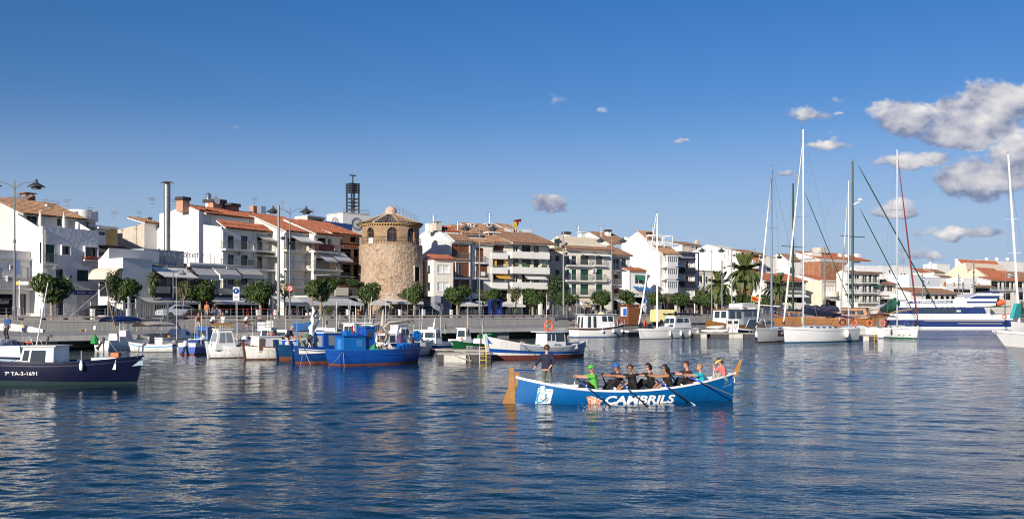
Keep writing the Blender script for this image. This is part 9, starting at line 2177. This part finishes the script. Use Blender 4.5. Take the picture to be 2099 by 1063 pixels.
w = M_R @ Vector((X(1485),.0,.71)); cox = person('woman in coral top and yellow sun visor sitting at the bow holding a white rope', w, RZ+PI, pel=(0,0,.09), lean=16, hands=[(.38,.20,.30),(.42,-.12,.62)], feet=[(.50,.06,-.02),(.50,-.06,-.02)], hair='brown', style='bob', female=True, shirt=PINK, sleeve=.9, legs=GRYC, leglen=1, hat=('visor', cloth('visor_yellow', (.75,.55,.15))), head=(10,14), vox=.016, sc=.95)
b = MB(); b.path([(0,0,.28),(-.04,0,.34),(-.12,.02,.30),(-.15,0,0),(-.14,0,-.3)], .016,6); b.path([(0,0,.28),(.12,.05,.10),(.22,.05,-.02),(.20,.02,-.35)], .016,6); tag(b.build('rope', CANVAS, None, M_R @ Vector((X(1472),.1,1.05)), RZ), 'white rope looping from the hands of the woman in coral at the bow', 'rope')
w = M_R @ Vector((X(1119),.05,.40)); person('helmsman in navy jumper and grey trousers standing at the stern holding the tiller', w, RZ+1.25, pel=(0,0,.90), lean=2, hands=[(-.02,.50,.83),(-.16,-.15,.95)], elbow=[(-.3,.8,.2),(-.6,-.9,.0)], feet=[(.05,.12,.08),(-.05,-.12,.08)], hair='brown', style='short', shirt=NAVYC, sleeve=.75, legs=OLV, leglen=1, head=(-22,4), sc=.97, vox=.016, shoes=BSH)
# splashes at the near oar blade
b = MB(); rs = random.Random(5); c = on_water(1228,839)
for k in range(150): b.ball((c.x+rs.gauss(0,.30), c.y+rs.gauss(0,.35), abs(rs.gauss(0,.10))), rs.uniform(.004,.014),4)
struct(b.build('water_splash', mat('splash_water', (.75,.80,.85),.15), None), 'stuff')
# ---------------------------------------------------------------- people on the quay and the boats
def quay_person(px, foot, lab, z=None, rz=0, **k):
 zz_ = z; d = (CH-zz_)*F/(foot-HY); p = Vector(((px-CX)*d/F, d, zz_)); k.setdefault('vox', .03); return person(lab, p, rz, **k)
walkL = [(.30,.09,.08),(-.28,-.09,.13)]; walkR = [(-.28,.09,.13),(.30,-.09,.08)]
swing = [(-.22,.27,.84),(.22,-.27,.86)]
quay_person(1018,667, 'woman in white top and dark trousers walking on the dock with a dark bag', 1.42, PI-.6, feet=walkL, hands=swing, hair='black', style='bob', female=True, shirt=WHT, sleeve=.4, legs=DRK, shoes=BSH)
quay_person(1034,667, 'man in dark top and pale trousers walking on the dock beside the woman in white', 1.42, PI-.6, feet=walkR, hands=[(.2,.27,.84),(-.2,-.27,.86)], hair='brown', shirt=cloth('dark_plum', (.05,.025,.05)), sleeve=.4, legs=TANC, shoes=BSH)
quay_person(407,679, 'blonde woman in black top and tan trousers with hands on hips on the dock', 1.42,-PI/2+.3, hands=[(.02,.24,1.0),(.02,-.24,1.0)], elbow=[(-.1,1,0),(-.1,-1,0)], hair='blonde', style='bob', female=True, shirt=cloth('plum_black', (.03,.012,.015)), sleeve=-1, legs=TANC, shoes=BSH)
for px, sh_, hr, lab in ((436, WHT, 'black', 'cyclist in white t-shirt riding along the dock away to the right'),(505, WHT, 'brown', 'cyclist in white vest on a bicycle near the timber frame boat')):
 d = (CH-1.42)*F/(678-HY); p = Vector(((px-CX)*d/F, d, 1.42)); bike(p, .5, 'bicycle under the %s' % ('cyclist in the white t-shirt' if px < 450 else 'cyclist in the white vest'), g=False, col=mat('red_bike', (.3,.02,.02),.4))
 person(lab, p, .5, pel=(-.2,0,1.02), lean=38, hands=[(.40,.22,1.08),(.40,-.22,1.08)], feet=[(.05,.12,.28),(-.05,-.12,.55)], hair=hr, shirt=sh_, sleeve=.4 if px < 450 else -1, legs=DRK, leglen=.45, shoes=WSH, vox=.03, skin=SKINT)
quay_person(457,679, 'person in white shirt and orange cap standing with folded arms behind the cyclist', 1.42,-PI/2-.4, hands=[(.2,-.05,1.15),(.2,.05,1.12)], hair='grey', shirt=WHT, sleeve=.45, legs=GRYC, hat=('cap', ORC), shoes=BSH)
quay_person(776,668, 'woman in beige top and white trousers leaning forward on the dock', 1.42, PI-.4, lean=30, hands=[(.5,.15,1.1),(.45,-.1,1.0)], hair='brown', style='bob', female=True, shirt=PKS, sleeve=-1, legs=WHT, shoes=WSH)
quay_person(668,672, 'seated person in pale shirt on the dock edge behind the bundled sail', 1.42,-PI/2, pel=(0,0,.12), lean=5, feet=[(.4,.12,-.3),(.4,-.12,-.3)], hair='black', shirt=CANVASG, sleeve=.5, legs=DRK)
def prom(px, t, lab, rz=-PI/2, grp=None, **k):
 k.setdefault('vox', .035); return person(lab, at_quay(px, t), rz, group=grp, **k)
prom(424,2.2, 'person in orange top and red cap on the promenade by the flower troughs', hair='brown', shirt=ORC, sleeve=-1, legs=TANC, leglen=.5, hat=('cap', cloth('cap_red', (.5,.03,.03))), skin=SKINT, shoes=WSH)
prom(440,4, 'person in black top and jeans standing before the restaurant doors', hair='black', shirt=BLK, sleeve=.4, legs=cloth('denim', (.05,.08,.16)), shoes=BSH)
prom(906,7, 'woman in pale dress-like top between the blue-grey column and the clipped tree', hair='blonde', style='bob', female=True, shirt=WHT, sleeve=.3, legs=PKS, leglen=.5, shoes=WSH)
rs = random.Random(9); cols = [('white shirt', WHT),('black shirt', BLK),('grey shirt', GRYC),('red shirt', cloth('red', (.4,.03,.03))),('pink shirt', PKS)]
where = [(1150, 'under the dark tree before the restaurant'),(1161, 'left of the diamond signs'),(1168, 'left of the diamond signs'),(1174, 'just left of the diamond signs'),(1181, 'behind the diamond signs'),(1198, 'right of the diamond signs'),(1206, 'right of the diamond signs'),(1217, 'left of the kiosk'),(1296, 'behind the pedestrian sign'),(1410, 'below the white roller blinds'),(1417, 'below the white roller blinds'),(1428, 'below the low beige house'),(1444, 'below the low beige house'),(1455, 'beside the lamp before the plain gable'),(1466, 'left of the tall palm'),(1405, 'right of the yellow van')]
for k, (px, wh) in enumerate(where):
 cn, cm = cols[k % 5]; prom(px, 4.5+rs.random()*4, 'distant person in %s %s' % (cn, wh), rz=rs.uniform(0,6), grp='people strolling on the promenade', hair=rs.choice(('brown', 'black', 'blonde', 'grey')), shirt=cm, sleeve=.4, legs=rs.choice((DRK, TANC, GRYC)), feet=rs.choice((walkL, walkR, None)), vox=.045)
for px, ft, lab, sh_, lg_ in ((15,694, 'person in blue top seated on the dock edge at the far left', cloth('mid_blue', (.03,.09,.25)), DRK),(716,670, 'person in dark shirt standing on the dock behind the blue wheelhouse', DRK, TANC),(734,669, 'person in pale shirt standing on the dock right of the blue wheelhouse', WHT, GRYC),(806,667, 'person in red shirt on the dock behind the beige folded canvas', cloth('red', (.4,.03,.03)), DRK)):
 quay_person(px, ft, lab, 1.42, rs.uniform(0,6), feet=rs.choice((walkL, walkR, None)), hair='brown', shirt=sh_, sleeve=.45, legs=lg_, shoes=BSH, vox=.035)
# men working on the moored boats

def on_boat(root, v): return root.location+MR(root.rotation_euler.z, 3, 'Z') @ Vector(v)
person('man in navy jumper and pink shorts bending forward on the petrol blue boat', on_boat(PB11,(.75,.1,.72)),-.1, lean=32, pel=(0,0,.90), hands=[(.55,.18,.95),(.50,-.15,.85)], hair='grey', shirt=NAVYC, sleeve=.6, legs=PKS, leglen=.42, vox=.026, head=(0,25))
person('man in grey patterned shirt and olive shorts stooping low on the blue and white boat', on_boat(PB12,(.9,.25,.72)),-.2, lean=78, pel=(-.15,0,.78), hands=[(.62,.12,.10),(.62,-.12,.08)], feet=[(-.05,.14,.08),(-.15,-.14,.08)], hair='black', shirt=cloth('grey_pattern', (.20,.23,.22)), sleeve=.4, legs=OLV, leglen=.6, vox=.026, skin=mat('dark_skin', (.11,.055,.035),.5), head=(0,-20))
# bicycles and crates on the dock, red gate frame
for k, px in enumerate((522,538)): d = (CH-1.42)*F/(676-HY); bike(Vector(((px-CX)*d/F, d, 1.42)),.3+.4*k, 'bicycle standing on the dock near the red barrier, %s one' % ('left' if k == 0 else 'right'), 'bicycles on the dock')
d = 108; p0 = at_quay(452,.9); r = thing('red_barrier', 'low red barrier of thin tubes on the promenade edge', 'barrier', p0, RQ); rd = mat('red_tube', (.35,.04,.025),.5)
for x in (0,3.2,6.4,9.6): pA('trestle', rd, r, [(x-.25,0,-.1),(x, 0,1.05),(x+.25,0,-.1)], .03,5)
pA('top_rail', rd, r, [(-.2,0,1.0),(9.8,0,.95)], .03,5)
def crate(px, foot, lab, w, h_, m, n='crate', cat='crate'):
 d = (CH-1.45)*F/(foot-HY); o = MB(); o.box(-w/2, w/2,-w/2, w/2,0,.06); 
 for sg in (-1,1):
  for k in range(3): o.box(-w/2, w/2, sg*w/2-.015, sg*w/2+.015,.02+h_*k/3, h_*k/3+h_/3-.03); o.box(sg*w/2-.015, sg*w/2+.015,-w/2+.016, w/2-.016,.02+h_*k/3, h_*k/3+h_/3-.03)
 tag(o.build(n, m, None, Vector(((px-CX)*d/F, d, 1.45)),.4), lab, cat, 'crates and bins on the dock')
crate(536,678, 'white plastic bin on the dock left of the bundled sail', .7,.9, WHITE); crate(553,677, 'white slatted bin right of the other white bin on the dock', .6,1.0, CANVAS); crate(612,676, 'bright blue crate on the dock behind the stooping man', 1.0,.7, SKYB); crate(634,676, 'second bright blue crate just left of the bundled sail', .8,.8, SKYB); crate(480,679, 'grey crate on the dock below the cyclist in the white vest', .7,.5, GREYP); crate(700,676, 'dark net crate on the dock behind the blue wheelhouse', .9,.6, NETD); crate(727,676, 'orange-brown crate on the dock behind the blue wheelhouse', .8,.5, TANP)
# yellow van on the lower quay
p = at_quay(1365,-1.6,1.45); r = thing('yellow_van', 'pale yellow van with green leaf emblems on the quay behind the white motor sailer', 'van', p, RQ-.35); YV = mat('van_yellow', (.74,.66,.32),.35,.06)
pZ('body', YV, r, [(-2.4,.35),(2.3,.35),(2.35,1.0),(2.0,1.25),(1.5,2.1),(1.2,2.25),(-2.2,2.3),(-2.4,2.0)], 1,-.9,.9)
for x in (-1.5,1.5):
 for sg in (-1,1): b = MB(); b.lathe([(.05,-.12),(.33,-.12),(.35,0),(.33,.12),(.2,.13)], 16); b.xform(MT((x, sg*.84,.35)) @ MR(sg*-PI/2,4, 'X')); b.build('wheel', BLACK, r)
for sg in (-1,1): aD('side_window', GLASS, r, [(1.0, sg*.905,1.3),(1.75, sg*.905,1.3),(1.4, sg*.905,2.0),(1.0, sg*.905,2.0)], [(0,1,2,3)])
for x in (-1.0,.2): pZ('leaf_emblem', GREEN, r, [(x-.22,1.55),(x, 1.4),(x+.22,1.55),(x+.1,1.75),(x, 1.6),(x-.1,1.75)], 1,-.915,-.903)
# ---------------------------------------------------------------- turn the modifiers into plain meshes
bpy.context.view_layer.update()
_dg = bpy.context.evaluated_depsgraph_get()
_new = [(o, bpy.data.meshes.new_from_object(o.evaluated_get(_dg))) for o in dict.fromkeys(PENDING)]
for o, me in _new:
 old = o.data; o.modifiers.clear(); o.data = me; me.name = o.name
 if not len(me.materials): me.materials.append(old.materials[0])
 me.polygons.foreach_set('use_smooth', [True]*len(me.polygons))
